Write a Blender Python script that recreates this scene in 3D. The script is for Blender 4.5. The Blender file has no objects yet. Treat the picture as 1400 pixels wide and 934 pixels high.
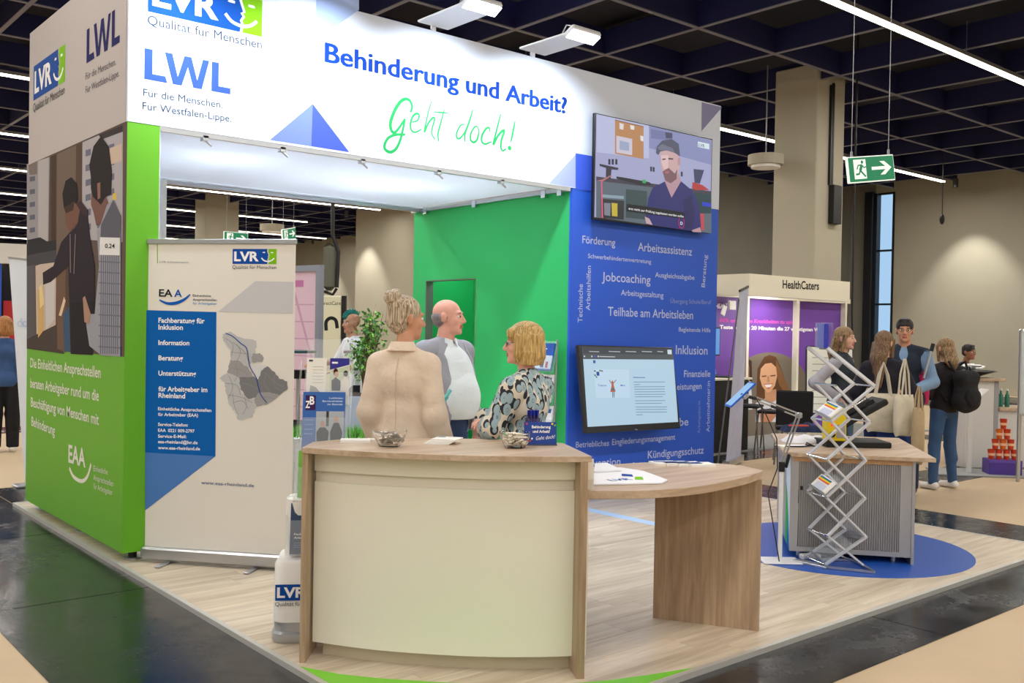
import bpy, bmesh, math, random
import numpy as np
from mathutils import Vector, Matrix, geometry
random.seed(7)
D = bpy.data
COL = bpy.context.scene.collection
SC = bpy.context.scene

# ---------------------------------------------------------------- camera
CAM_POS = Vector((-2.233, -6.678, 1.641))
F_PX = 1319.5
_yaw, _pi, _ro = 0.70430, -0.012893, -0.017438
FW = Vector((math.sin(_yaw)*math.cos(_pi), math.cos(_yaw)*math.cos(_pi), math.sin(_pi)))
_R = Vector((math.cos(_yaw), -math.sin(_yaw), 0.0))
_U = _R.cross(FW)
RT = _R*math.cos(_ro) - _U*math.sin(_ro)
UP = _U*math.cos(_ro) + _R*math.sin(_ro)
cam_data = D.cameras.new('camera')
cam_data.sensor_width = 36.0
cam_data.lens = 36.0*F_PX/1400.0
cam_data.clip_end = 300
cam = D.objects.new('camera', cam_data)
COL.objects.link(cam)
cam.matrix_world = Matrix(((RT.x, UP.x, -FW.x, CAM_POS.x), (RT.y, UP.y, -FW.y, CAM_POS.y),
                           (RT.z, UP.z, -FW.z, CAM_POS.z), (0, 0, 0, 1)))
SC.camera = cam
R2 = Vector((_R.x, _R.y, 0))            # horizontal right and away directions, for facing people and furniture
F2 = Vector((math.sin(_yaw), math.cos(_yaw), 0))

# ---------------------------------------------------------------- world, exposure
world = D.worlds.new('world'); SC.world = world; world.use_nodes = True
_bg = world.node_tree.nodes['Background']
_bg.inputs[0].default_value = (0.62, 0.78, 1.0, 1); _bg.inputs[1].default_value = 1.0
vs = SC.view_settings
vs.view_transform = 'Standard'; vs.look = 'None'; vs.gamma = 1.0; vs.exposure = 0.0; vs.use_curve_mapping = False
HALL_W = 830.0         # each ceiling line of luminaires
LAMP_W = 36.0           # each lamp arm above the fascia
CANOPY_W = 80.0         # each lamp above the stretched canopy
HALL_COL = (1.0, 0.965, 0.905)
COOL = (0.80, 0.90, 1.0)

# ---------------------------------------------------------------- world-space helpers (rays of the fitted camera on real planes)
def ray(px, py): return FW + RT*((px-700)/F_PX) + UP*((467-py)/F_PX)
def onz(px, py, z=0.0):
    d = ray(px, py); return CAM_POS + d*((z-CAM_POS.z)/d.z)
def dep(px, py, Z): return CAM_POS + ray(px, py)*Z
def grp(pts, ox, oy, s): return [(ox+x/s, oy+y/s) for x, y in pts]

# ---------------------------------------------------------------- materials
def s2l(c):
    c = c/255.0
    return c/12.92 if c <= 0.04045 else ((c+0.055)/1.055)**2.4
def rgb(*c): return tuple(s2l(x) for x in c)+(1,)
MATS = {}
def mat(name, col, rough=0.5, metal=0.0, spec=0.5, emit=None, estr=1.0, bump=0.0, bscale=60.0, var=0.0, vscale=6.0,
        alpha=1.0, trans=0.0, coat=0.0, stretch=None, ior=1.45, bdist=0.01):
    if name in MATS: return MATS[name]
    m = D.materials.new(name); m.use_nodes = True; MATS[name] = m
    nt = m.node_tree; b = nt.nodes['Principled BSDF']
    c = rgb(*col)
    b.inputs['Base Color'].default_value = c
    b.inputs['Roughness'].default_value = rough
    b.inputs['Metallic'].default_value = metal
    b.inputs['Specular IOR Level'].default_value = spec
    b.inputs['IOR'].default_value = ior
    b.inputs['Transmission Weight'].default_value = trans
    b.inputs['Coat Weight'].default_value = coat
    b.inputs['Alpha'].default_value = alpha
    if emit:
        b.inputs['Emission Color'].default_value = rgb(*emit); b.inputs['Emission Strength'].default_value = estr
    m.diffuse_color = c
    def coords(sc):
        tc = nt.nodes.new('ShaderNodeTexCoord'); mp = nt.nodes.new('ShaderNodeMapping')
        nt.links.new(tc.outputs['Object'], mp.inputs['Vector'])
        if stretch: mp.inputs['Scale'].default_value = stretch
        n = nt.nodes.new('ShaderNodeTexNoise'); n.inputs['Scale'].default_value = sc; n.inputs['Detail'].default_value = 4
        nt.links.new(mp.outputs[0], n.inputs['Vector']); return n
    if var > 0:
        n = coords(vscale); r = nt.nodes.new('ShaderNodeValToRGB')
        r.color_ramp.elements[0].position = 0.3; r.color_ramp.elements[1].position = 0.7
        r.color_ramp.elements[0].color = tuple(x*(1-var) for x in c[:3])+(1,)
        r.color_ramp.elements[1].color = tuple(min(1, x*(1+var)) for x in c[:3])+(1,)
        nt.links.new(n.outputs['Fac'], r.inputs[0]); nt.links.new(r.outputs[0], b.inputs['Base Color'])
    if bump > 0:
        n = coords(bscale); bp = nt.nodes.new('ShaderNodeBump'); bp.inputs['Strength'].default_value = bump
        bp.inputs['Distance'].default_value = bdist
        nt.links.new(n.outputs['Fac'], bp.inputs['Height']); nt.links.new(bp.outputs[0], b.inputs['Normal'])
    return m
def flat(col, rough=0.75, spec=0.15):
    return mat('print_%d_%d_%d' % tuple(col), col, rough=rough, spec=spec)
def glow(col, s=1.0):
    n = 'screen_%d_%d_%d' % tuple(col)
    return mat(n, (5, 5, 6), rough=0.3, emit=col, estr=s)

def wood(name, light, dark, scale=1.0, axis='x', rough=0.45, rnd=False):
    """streaked oak laminate; grain runs along the given object axis"""
    if name in MATS: return MATS[name]
    m = D.materials.new(name); m.use_nodes = True; MATS[name] = m
    nt = m.node_tree; b = nt.nodes['Principled BSDF']; N = nt.nodes.new; L = nt.links.new
    tc = N('ShaderNodeTexCoord'); mp = N('ShaderNodeMapping')
    st = {'x': (0.9, 14, 14), 'y': (14, 0.9, 14), 'z': (14, 14, 0.9)}[axis]
    mp.inputs['Scale'].default_value = tuple(v*scale for v in st)
    L(tc.outputs['Object'], mp.inputs['Vector'])
    if rnd:
        oi = N('ShaderNodeObjectInfo'); ml = N('ShaderNodeMath'); ml.operation = 'MULTIPLY'; ml.inputs[1].default_value = 37.0
        L(oi.outputs['Random'], ml.inputs[0]); cb = N('ShaderNodeCombineXYZ')
        for k in range(3): L(ml.outputs[0], cb.inputs[k])
        L(cb.outputs[0], mp.inputs['Location'])
    n1 = N('ShaderNodeTexNoise'); n1.inputs['Scale'].default_value = 1.1; n1.inputs['Detail'].default_value = 8; n1.inputs['Roughness'].default_value = 0.62
    n1.inputs['Distortion'].default_value = 0.6
    L(mp.outputs[0], n1.inputs['Vector'])
    r = N('ShaderNodeValToRGB'); e = r.color_ramp.elements
    e[0].position = 0.33; e[1].position = 0.66; e[0].color = rgb(*dark); e[1].color = rgb(*light)
    L(n1.outputs['Fac'], r.inputs[0])
    n2 = N('ShaderNodeTexNoise'); n2.inputs['Scale'].default_value = 6.0; n2.inputs['Detail'].default_value = 3
    L(mp.outputs[0], n2.inputs['Vector'])
    mx = N('ShaderNodeMix'); mx.data_type = 'RGBA'; mx.blend_type = 'MULTIPLY'; mx.inputs['Factor'].default_value = 0.35
    L(r.outputs[0], mx.inputs['A']); L(n2.outputs['Fac'], mx.inputs['B'])
    bc = N('ShaderNodeBrightContrast'); bc.inputs['Bright'].default_value = 0.04
    L(mx.outputs['Result'], bc.inputs[0]); L(bc.outputs[0], b.inputs['Base Color'])
    b.inputs['Roughness'].default_value = rough
    bp = N('ShaderNodeBump'); bp.inputs['Strength'].default_value = 0.08; bp.inputs['Distance'].default_value = 0.004
    L(n1.outputs['Fac'], bp.inputs['Height']); L(bp.outputs[0], b.inputs['Normal'])
    return m

# ---------------------------------------------------------------- objects
W = {}                                   # world matrices of what has been built
def tag(o, label=None, cat=None, group=None, kind=None):
    if label: o['label'] = label
    if cat: o['category'] = cat
    if group: o['group'] = group
    if kind: o['kind'] = kind
    return o
def thing(name, label, cat, loc, rz=0.0, group=None, kind=None):
    o = D.objects.new(name, None); COL.objects.link(o)
    o.empty_display_size = 0.1
    o.location = loc; o.rotation_euler = (0, 0, rz)
    W[o] = Matrix.Translation(Vector(loc)) @ Matrix.Rotation(rz, 4, 'Z')
    return tag(o, label, cat, group, kind)
def link_mesh(name, me, parent, M=None):
    """M = world matrix the mesh's coordinates are in (identity = world coordinates)"""
    o = D.objects.new(name, me); COL.objects.link(o)
    if parent is not None:
        o.parent = parent
        me.transform(W[parent].inverted() @ (M or Matrix.Identity(4))); W[o] = W[parent]
    else:
        if M is not None: me.transform(M)
        c = np.empty(len(me.vertices)*3); me.vertices.foreach_get('co', c); c = c.reshape(-1, 3)
        b = Vector(((c[:, 0].min()+c[:, 0].max())/2, (c[:, 1].min()+c[:, 1].max())/2, c[:, 2].min()))
        me.transform(Matrix.Translation(-b)); o.location = b; W[o] = Matrix.Translation(b)
    return o
def frame(origin, u, v=None):
    """matrix with x = u, z = up unless v gives y"""
    u = Vector(u).normalized()
    if v is None: y = Vector((0, 0, 1)).cross(u).normalized()
    else: y = (Vector(v) - u*Vector(v).dot(u)).normalized()
    z = u.cross(y)
    M = Matrix((u, y, z)).transposed().to_4x4(); M.translation = Vector(origin); return M

class MB:
    def __init__(s): s.v = []; s.f = []; s.m = []; s.mats = []
    def mi(s, m):
        if m not in s.mats: s.mats.append(m)
        return s.mats.index(m)
    def add(s, vs_, fs, m, M=None):
        k = len(s.v)
        for p in vs_:
            p = Vector(p); s.v.append(M @ p if M is not None else p)
        i = s.mi(m)
        for f in fs: s.f.append([k+a for a in f]); s.m.append(i)
        return s
    def box(s, lo, hi, m, M=None):
        x0, y0, z0 = lo; x1, y1, z1 = hi
        return s.add([(x0,y0,z0),(x1,y0,z0),(x1,y1,z0),(x0,y1,z0),(x0,y0,z1),(x1,y0,z1),(x1,y1,z1),(x0,y1,z1)],
                     [(0,3,2,1),(4,5,6,7),(0,1,5,4),(1,2,6,5),(2,3,7,6),(3,0,4,7)], m, M)
    def rbox(s, lo, hi, m, r=0.005, M=None):
        """box with chamfered edges"""
        x0, y0, z0 = lo; x1, y1, z1 = hi
        r = min(r, (x1-x0)/2.01, (y1-y0)/2.01, (z1-z0)/2.01)
        prof = [(x0+r,y0),(x1-r,y0),(x1,y0+r),(x1,y1-r),(x1-r,y1),(x0+r,y1),(x0,y1-r),(x0,y0+r)]
        cx, cy = (x0+x1)/2, (y0+y1)/2
        def ins(p): return (p[0]-math.copysign(r, p[0]-cx), p[1]-math.copysign(r, p[1]-cy))
        rings = [[(*ins(p), z0) for p in prof], [(*p, z0+r) for p in prof], [(*p, z1-r) for p in prof], [(*ins(p), z1) for p in prof]]
        return s.loft(rings, m, M)
    def loft(s, rings, m, M=None, caps=True, closed=True):
        n = len(rings[0]); v = [p for r in rings for p in r]; f = []
        for i in range(len(rings)-1):
            for j in range(n if closed else n-1):
                a = i*n+j; b = i*n+(j+1) % n; f.append((a, b, b+n, a+n))
        if caps: f.append(tuple(range(n-1, -1, -1))); f.append(tuple((len(rings)-1)*n+j for j in range(n)))
        return s.add(v, f, m, M)
    def cyl(s, p0, p1, r0, m, r1=None, seg=16, M=None):
        p0, p1 = Vector(p0), Vector(p1); d = (p1-p0).normalized()
        a = d.orthogonal().normalized(); b = d.cross(a); r1 = r0 if r1 is None else r1
        rings = [[p+(a*math.cos(t)+b*math.sin(t))*r for t in [2*math.pi*k/seg for k in range(seg)]] for p, r in ((p0, r0), (p1, r1))]
        return s.loft(rings, m, M)
    def tube(s, pts, r, m, seg=8, M=None):
        pts = [Vector(p) for p in pts]; rings = []; a = None
        for i, p in enumerate(pts):
            d = (pts[min(i+1, len(pts)-1)]-pts[max(i-1, 0)]).normalized()
            a = (a - d*a.dot(d)).normalized() if a is not None and (a-d*a.dot(d)).length > 1e-4 else d.orthogonal().normalized()
            b = d.cross(a); rr = r[i] if isinstance(r, (list, tuple)) else r
            rings.append([p+(a*math.cos(t)+b*math.sin(t))*rr for t in [2*math.pi*k/seg for k in range(seg)]])
        return s.loft(rings, m, M)
    def bar(s, p0, p1, w, h, m, up=(0, 0, 1), M=None):
        """rectangular bar from p0 to p1, w across, h along up"""
        p0, p1 = Vector(p0), Vector(p1); d = (p1-p0).normalized(); u = Vector(up)
        x = d.cross(u)
        x = x.normalized() if x.length > 1e-4 else d.orthogonal().normalized()
        y = x.cross(d).normalized()
        rings = [[p+x*a*w/2+y*b*h/2 for a, b in ((-1, -1), (1, -1), (1, 1), (-1, 1))] for p in (p0, p1)]
        return s.loft(rings, m, M)
    def lathe(s, prof, m, seg=20, M=None, caps=True):
        return s.loft([[(r*math.cos(t), r*math.sin(t), z) for t in [2*math.pi*k/seg for k in range(seg)]] for r, z in prof], m, M, caps)
    def prism(s, poly, z0, z1, m, M=None):
        n = len(poly); tri = geometry.tessellate_polygon([[Vector((x, y, 0)) for x, y in poly]])
        v = [(x, y, z0) for x, y in poly]+[(x, y, z1) for x, y in poly]
        f = [(a, b, c) for a, b, c in tri]+[(a+n, c+n, b+n) for a, b, c in tri]+[(i, (i+1) % n, (i+1) % n+n, i+n) for i in range(n)]
        return s.add(v, f, m, M)
    def ball(s, c, r, m, seg=12, M=None):
        c = Vector(c); r = Vector(r) if not isinstance(r, (int, float)) else Vector((r, r, r)); h = seg//2
        rings = [[(c.x+r.x*math.sin(a)*math.cos(t), c.y+r.y*math.sin(a)*math.sin(t), c.z-r.z*math.cos(a)) for t in [2*math.pi*k/seg for k in range(seg)]]
                 for a in [0.02]+[math.pi*i/h for i in range(1, h)]+[math.pi-0.02]]
        return s.loft(rings, m, M)
    def build(s, name, parent=None, M=None, smooth=False, bevel=0.0):
        me = D.meshes.new(name)
        me.from_pydata([tuple(p) for p in s.v], [], s.f)
        for m in s.mats: me.materials.append(m)
        me.polygons.foreach_set('material_index', s.m)
        bm = bmesh.new(); bm.from_mesh(me)
        bmesh.ops.recalc_face_normals(bm, faces=bm.faces)
        if bevel > 0:
            es = [e for e in bm.edges if len(e.link_faces) == 2 and e.calc_face_angle(0) > 0.6]
            bmesh.ops.bevel(bm, geom=es, offset=bevel, segments=2, affect='EDGES', profile=0.5)
        bm.to_mesh(me); bm.free()
        o = link_mesh(name, me, parent, M)
        if smooth:
            me.polygons.foreach_set('use_smooth', [True]*len(me.polygons))
            try: me.set_sharp_from_angle(angle=0.7)
            except Exception: pass
        return o
def struct(o, label=None): o['kind'] = 'structure'; return tag(o, label)

# ---------------------------------------------------------------- flat prints laid on a real surface
_tc = {}
def text_mesh(s, bold):
    k = (s, bold)
    if k in _tc: return _tc[k]
    cu = D.curves.new('t', 'FONT'); cu.body = s; cu.size = 1.0; cu.resolution_u = 3; cu.offset = bold; cu.fill_mode = 'FRONT'
    o = D.objects.new('t', cu); COL.objects.link(o)
    dg = bpy.context.evaluated_depsgraph_get()
    me = D.meshes.new_from_object(o.evaluated_get(dg))
    v = [(p.co.x, p.co.y) for p in me.vertices]; f = [tuple(p.vertices) for p in me.polygons]
    D.objects.remove(o); D.curves.remove(cu); D.meshes.remove(me)
    _tc[k] = (v, f); return _tc[k]
CAPH = None
class Print:
    def __init__(s, M):
        """M: world matrix, x = right, y = up on the surface, z = out of it"""
        s.M = M; s.Mi = M.inverted(); s.mb = MB(); s.n = 0
    def px(s, x, y):
        d = ray(x, y); n = s.M.col[2].to_3d(); o = s.M.translation
        p = CAM_POS + d*((o-CAM_POS).dot(n)/d.dot(n)); q = s.Mi @ p
        return (q.x, q.y)
    def pxs(s, pts): return [s.px(*p) for p in pts]
    def poly(s, pts, m, lay=1):
        tri = geometry.tessellate_polygon([[Vector((x, y, 0)) for x, y in pts]])
        s.n += 1
        s.mb.add([(x, y, lay*0.0007+s.n*0.000006) for x, y in pts], tri, m); return s
    def ppoly(s, pts, m, lay=1): return s.poly(s.pxs(pts), m, lay)
    def rect(s, x0, y0, x1, y1, m, lay=1): return s.poly([(x0,y0),(x1,y0),(x1,y1),(x0,y1)], m, lay)
    def disc(s, c, r, m, lay=1, ry=None, n=20):
        return s.poly([(c[0]+r*math.cos(2*math.pi*k/n), c[1]+(ry or r)*math.sin(2*math.pi*k/n)) for k in range(n)], m, lay)
    def stroke(s, pts, w, m, lay=2, sm=6):
        P = [Vector(p) for p in pts]
        if sm > 1 and len(P) > 2:
            Q = []
            for i in range(len(P)-1):
                a, b, c, d = P[max(i-1, 0)], P[i], P[i+1], P[min(i+2, len(P)-1)]
                for k in range(sm):
                    t = k/sm
                    Q.append(0.5*((2*b)+(c-a)*t+(2*a-5*b+4*c-d)*t*t+(3*b-a-3*c+d)*t*t*t))
            Q.append(P[-1]); P = Q
        vs_ = []; n = len(P)
        for i, p in enumerate(P):
            d = (P[min(i+1, n-1)]-P[max(i-1, 0)])
            if d.length < 1e-9: d = Vector((1, 0))
            d.normalize(); q = Vector((-d.y, d.x)); ww = (w(i/(n-1)) if callable(w) else w)/2
            z = (lay+0.1*i/n)*0.0007
            vs_ += [(p.x+q.x*ww, p.y+q.y*ww, z), (p.x-q.x*ww, p.y-q.y*ww, z)]
        s.mb.add(vs_, [(2*i, 2*i+1, 2*i+3, 2*i+2) for i in range(n-1)], m); return s
    def pstroke(s, pts, w, m, lay=2, sm=6): return s.stroke(s.pxs(pts), w, m, lay, sm)
    def text(s, txt, p0, p1, cap, m, bold=0.0, lay=2, slant=0.0):
        """baseline from p0 to p1, cap height cap, all in surface metres"""
        global CAPH
        if CAPH is None:
            v, _ = text_mesh('H', 0.0); CAPH = max(q[1] for q in v)
        v, f = text_mesh(txt, bold)
        x0 = min(q[0] for q in v); x1 = max(q[0] for q in v)
        p0, p1 = Vector(p0), Vector(p1); d = p1-p0; sx = d.length/(x1-x0); d.normalize(); n = Vector((-d.y, d.x)); sy = cap/CAPH
        out = []
        for x, y in v:
            q = p0+d*((x-x0)*sx+y*sy*slant)+n*(y*sy); out.append((q.x, q.y, lay*0.0007))
        s.mb.add(out, f, m); return s
    def ptext(s, txt, a, b, cap_px, m, bold=0.0, lay=2, slant=0.0, rot=False):
        p0, p1 = s.px(*a), s.px(*b)
        q = s.px(a[0]-cap_px, a[1]) if rot else s.px(a[0], a[1]-cap_px)
        cap = (Vector(q)-Vector(p0)).length
        return s.text(txt, p0, p1, cap, m, bold, lay, slant)
    def build(s, name, parent):
        o = _build_print(s, name, parent); s.mb = MB(); return o
def _build_print(s, name, parent):
    me = D.meshes.new(name); mb = s.mb
    me.from_pydata([tuple(p) for p in mb.v], [], mb.f)
    for m in mb.mats: me.materials.append(m)
    me.polygons.foreach_set('material_index', mb.m)
    bm = bmesh.new(); bm.from_mesh(me)
    bm.normal_update()
    fl = [f for f in bm.faces if f.normal.z < 0]
    bmesh.ops.reverse_faces(bm, faces=fl)
    bm.to_mesh(me); bm.free()
    return link_mesh(name, me, parent, s.M)

BLUE_P, GREEN_P, WHITE_P, GREY_P = flat((20, 75, 160)), flat((125, 190, 25)), flat((245, 245, 245)), flat((85, 85, 90))
def lvr_logo(p, a, w, sub=True, subcol=None, ang=None):
    """blue and green face logo; a = lower left corner, w = width, in surface metres"""
    ax, ay = a
    q = lambda pts: [(ax+x*w, ay+y*w) for x, y in pts]
    line = [(.80,.32),(.795,.27),(.83,.18),(.805,.165),(.825,.14),(.80,.10),(.815,.07),(.80,0)]
    p.poly(q([(0,0),(0,.32)]+[(x-.008, y) for x, y in line]), BLUE_P, 1)
    p.poly(q([(1,0),(1,.32)]+[(x+.016, y) for x, y in line]), GREEN_P, 1)
    p.text('LVR', q([(.035,.065)])[0], q([(.60,.065)])[0], .19*w, WHITE_P, bold=0.035, lay=2)
    p.poly(q([(.68,.24),(.70,.26),(.745,.255),(.745,.235),(.70,.235)]), WHITE_P, 2)
    p.poly(q([(.87,.235),(.87,.255),(.92,.255),(.935,.24),(.915,.232)]), WHITE_P, 2)
    p.stroke(q([(.66,.13),(.72,.075),(.81,.055),(.89,.075),(.95,.125)]), .028*w, WHITE_P, 2)
    if sub: p.text('Qualität für Menschen', q([(0,-.105)])[0], q([(1,-.105)])[0], .075*w, subcol or GREY_P, lay=2)
def lwl_logo(p, a, b, m):
    a = Vector(a); b = Vector(b); d = b-a; n = Vector((-d.y, d.x))
    q = lambda pts: [tuple(a+d*x+n*y) for x, y in pts]
    p.poly(q([(0,0),(0,.34),(.09,.34),(.09,.07),(.235,.07),(.255,0)]), m, 1)
    p.poly(q([(.225,.34),(.31,.34),(.375,.09),(.45,.34),(.53,.34),(.60,.09),(.665,.34),(.74,.34),(.655,0),(.555,0),(.49,.22),(.42,0),(.32,0)]), m, 1)
    p.poly(q([(.77,0),(.77,.34),(.855,.34),(.855,.07),(1,.07),(1,0)]), m, 1)
# ================================================================ THE SETTING
CARPET = mat('beige_carpet', (190, 167, 136), rough=0.75, var=0.06, vscale=1.5, bump=0.15, bscale=400)
def black_floor():
    m = mat('black_vinyl', (30, 32, 36), rough=0.22, spec=0.5, var=0.25, vscale=1.2, coat=0.0)
    nt = m.node_tree; b = nt.nodes['Principled BSDF']
    tc = nt.nodes.new('ShaderNodeTexCoord'); n = nt.nodes.new('ShaderNodeTexNoise'); n.inputs['Scale'].default_value = 2.4; n.inputs['Detail'].default_value = 9
    n.inputs['Roughness'].default_value = 0.7
    nt.links.new(tc.outputs['Object'], n.inputs['Vector'])
    r = nt.nodes.new('ShaderNodeMapRange'); r.inputs['From Min'].default_value = 0.4; r.inputs['From Max'].default_value = 0.75
    r.inputs['To Min'].default_value = 0.14; r.inputs['To Max'].default_value = 0.40
    nt.links.new(n.outputs['Fac'], r.inputs['Value']); nt.links.new(r.outputs[0], b.inputs['Roughness'])
    return m
BLACKV = black_floor()
HZ = -0.03                                  # hall floor level; the stand floor is at 0
fl = MB().box((-26, -26, HZ-0.3), (26.6, 62, HZ), CARPET).build('floor'); struct(fl, 'beige hall floor with black strips around the stands')
k = 0
for (x0, y0, x1, y1) in [(-0.97, -4.18, -0.01, -0.6), (-0.97, -0.59, -0.01, 1.4), (-0.97, 1.41, -0.01, 3.86), (0.0, 2.80, 5.2, 3.86),
                         (0.0, -4.18, 3.1, -3.72), (3.11, -4.18, 6.78, -3.72), (5.95, -3.70, 6.78, 2.79), (5.22, 2.80, 6.78, 3.86),
                         (7.0, 0.95, 12.0, 1.47), (8.6, -1.57, 16.0, -0.88), (13.0, -0.87, 13.7, 2.4), (17.5, -14, 18.6, 3), (-8, 9.0, 7.5, 9.9),
                         (20.5, -14, 26.0, 6)]:
    o = MB().box((x0, y0, HZ+0.0005), (x1, y1, HZ+0.004), BLACKV).build('vinyl_strip', fl)
ceil_m = mat('ceiling_deck', (20, 21, 38), rough=0.9, var=0.3, vscale=0.8)
beam_m = mat('beam_web', (20, 24, 72), rough=0.7)
flange_m = mat('beam_flange', (112, 112, 128), rough=0.6)
CZ = 6.2
ce = MB().box((-26, -26, 7.1), (26.6, 62, 7.3), ceil_m).build('ceiling'); struct(ce, 'dark open ceiling above a grid of beams')
def beam_mesh(L, along):
    mb = MB()
    if along == 'x':
        mb.box((0, -0.018, CZ+0.015), (L, 0.018, CZ+0.42), beam_m); mb.box((0, -0.035, CZ), (L, 0.035, CZ+0.015), flange_m)
    else:
        mb.box((-0.018, 0, CZ+0.012), (0.018, L, CZ+0.40), beam_m); mb.box((-0.035, 0, CZ-0.002), (0.035, L, CZ+0.011), flange_m)
    return mb
proto = {}
def beam(along, x, y, L):
    if along not in proto:
        o = beam_mesh(L, along).build('beam', ce, Matrix.Translation((x, y, 0))); proto[along] = (o, x, y); return
    p, px_, py_ = proto[along]
    c = p.copy(); COL.objects.link(c); c.parent = ce
    c.location = (x-px_, y-py_, 0)
y = 2.65-1.95*14
while y < 61: beam('x', -25.5, y, 51.5); y += 1.95
x = 9.25-1.95*17
while x < 26: beam('y', x, -25.5, 87); x += 1.95
duct_m = mat('duct_metal', (70, 70, 84), rough=0.5, metal=0.3)
for (x0, y0, x1, y1, r) in [(3.0, -8, 3.0, 20, 0.22), (10.2, -6, 10.2, 26, 0.16), (-13, 1.6, 20, 1.6, 0.12), (-13, 9.5, 24, 9.5, 0.2), (17.0, -8, 17.0, 40, 0.25)]:
    MB().cyl((x0, y0, 6.86), (x1, y1, 6.86), r, duct_m, seg=12).build('duct', ce, smooth=True)
vent_m = mat('vent_slats', (95, 98, 115), rough=0.5)
for (x, y) in [(4.6, 0.1), (6.9, 3.8), (12.0, -0.8), (15.5, 4.0), (12.5, 8)]:
    vm = MB()
    for i in range(9): vm.box((x-0.45, y-0.32+i*0.08, 6.60), (x+0.45, y-0.29+i*0.08, 6.66), vent_m)
    vm.box((x-0.5, y-0.36, 6.66), (x+0.5, y+0.42, 6.80), beam_m)
    vm.build('air_vent', ce)
# ceiling luminaires
strip_m = mat('lit_diffuser', (255, 245, 225), emit=(255, 240, 215), estr=9.0)
strip_h = mat('luminaire_rail', (150, 150, 150), rough=0.4, metal=0.5)
wire_m = mat('wire_grey', (150, 150, 155), rough=0.4, metal=0.6)
names_pos = ['added and unseen, farthest behind the photographer', 'added and unseen, far behind the photographer', 'added and unseen, third behind the photographer', 'just behind the photographer', 'nearest, crossing the top right corner', 'second, passing behind the exit sign', 'third, at the top left',
             'fourth down at the left', 'fifth down at the left', 'sixth down at the left', 'seventh down at the left', 'eighth down at the left', 'ninth and farthest']
ends = [26, 26, 26, 26, 26, 24.7, 20, 24.7, 17.4, 17.6, 22, 22, 22]
for i, yy in enumerate([-23.6, -17.6, -11.6, -5.6, 0.35, 6.3, 12.4, 18.4, 24.2, 30.2, 36.4, 43.0, 49.6]):  # rearmost three are unseen, added to brighten surfaces facing the camera
    xe = ends[i]
    t = thing('ceiling_light', 'long thin ceiling light line, '+names_pos[i], 'ceiling light', (xe-10, yy, 6.0), group='ceiling light lines')
    MB().box((-24, yy-0.06, 6.03), (xe, yy+0.06, 6.09), strip_h).build('housing', t)
    mb = MB(); xx = -24
    while xx < xe-0.1:
        mb.box((xx+0.01, yy-0.045, 6.0), (min(xx+1.55, xe)-0.01, yy+0.045, 6.03), strip_m); xx += 1.55
    mb.build('diffuser', t)
    mb = MB()
    for xx in range(-23, int(xe), 4): mb.cyl((xx, yy, 6.09), (xx, yy, 6.6), 0.004, wire_m, seg=5)
    mb.build('suspension_wire', t)
    if i < 11:
        ld = D.lights.new('hall_line', 'AREA'); ld.shape = 'RECTANGLE'; ld.size = xe+24; ld.size_y = 0.09
        ld.energy = HALL_W*(xe+24)/39; ld.color = HALL_COL
        lo = D.objects.new('hall_line', ld); COL.objects.link(lo); lo.location = ((xe-24)/2, yy, 5.995)
# walls
WALL = mat('wall_paint', (172, 166, 148), rough=0.8, var=0.04, vscale=0.7)
WALLG = mat('wall_grey', (128, 126, 118), rough=0.8, var=0.05, vscale=0.9)
wr = MB()
wr.box((26.5, -26, HZ), (26.8, 8.72, CZ+0.9), WALL); wr.box((26.5, 9.35, HZ), (26.8, 11.2, CZ+0.9), WALLG)
wr.box((26.5, 8.72, HZ), (26.8, 9.35, 1.0), WALL); wr.box((26.5, 8.72, 6.15), (26.8, 9.35, CZ+0.9), WALL)
wr = wr.build('wall_right'); struct(wr, 'beige painted hall wall with a tall narrow window')
for yy in (9.6, 10.2, 10.8): MB().box((26.46, yy, HZ), (26.5, yy+0.03, CZ), WALLG).build('panel_joint', wr)
fr_m = mat('dark_frame', (28, 30, 34), rough=0.4)
pane_m = mat('window_glass', (210, 230, 240), rough=0.02, trans=1.0, ior=1.05)
w1 = MB().box((26.46, 9.28, 1.0), (26.7, 9.36, 6.15), fr_m).box((26.46, 8.70, 1.0), (26.7, 8.76, 6.15), fr_m)
for zz in (1.0, 2.6, 4.3, 6.1): w1.box((26.5, 8.72, zz), (26.6, 9.3, zz+0.06), fr_m)
w1.box((26.3, 9.36, HZ), (26.5, 9.62, 6.2), fr_m)
w1 = w1.build('window_1'); struct(w1, 'tall narrow dark framed window letting in daylight')
MB().box((26.62, 8.74, 1.02), (26.63, 9.3, 6.12), pane_m).build('pane', w1)
struct(MB().box((17.0, 10.9, HZ), (26.5, 11.2, CZ+0.9), WALLG).build('wall_back'), 'grey rear wall between the stand and the pillar')
struct(MB().box((23.6, 11.2, HZ), (23.9, 62, CZ+0.9), WALL).build('wall_back_right'), 'beige wall far behind the open stand')
struct(MB().box((-26, 61.7, HZ), (23.6, 62, CZ+0.9), WALLG).build('wall_far'), 'grey far end wall of the hall')
struct(MB().box((-26.3, -26, HZ), (-26, 62, CZ+0.9), WALLG).build('wall_left'), 'grey left wall of the hall')
struct(MB().box((-26, -26.3, HZ), (26.5, -26, CZ+0.9), WALLG).build('wall_front'), 'grey wall behind the photographer')
bx = MB().box((18.3, 22.0, HZ), (23.6, 27.4, CZ+0.5), WALL)
bx = bx.build('wall_projection'); struct(bx, 'beige projecting wall block behind the bun haired woman')
struct(MB().box((23.5, 34.4, HZ), (23.62, 35.6, 2.9), fr_m).build('door_1'), 'dark door slot in the beige back wall')
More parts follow.
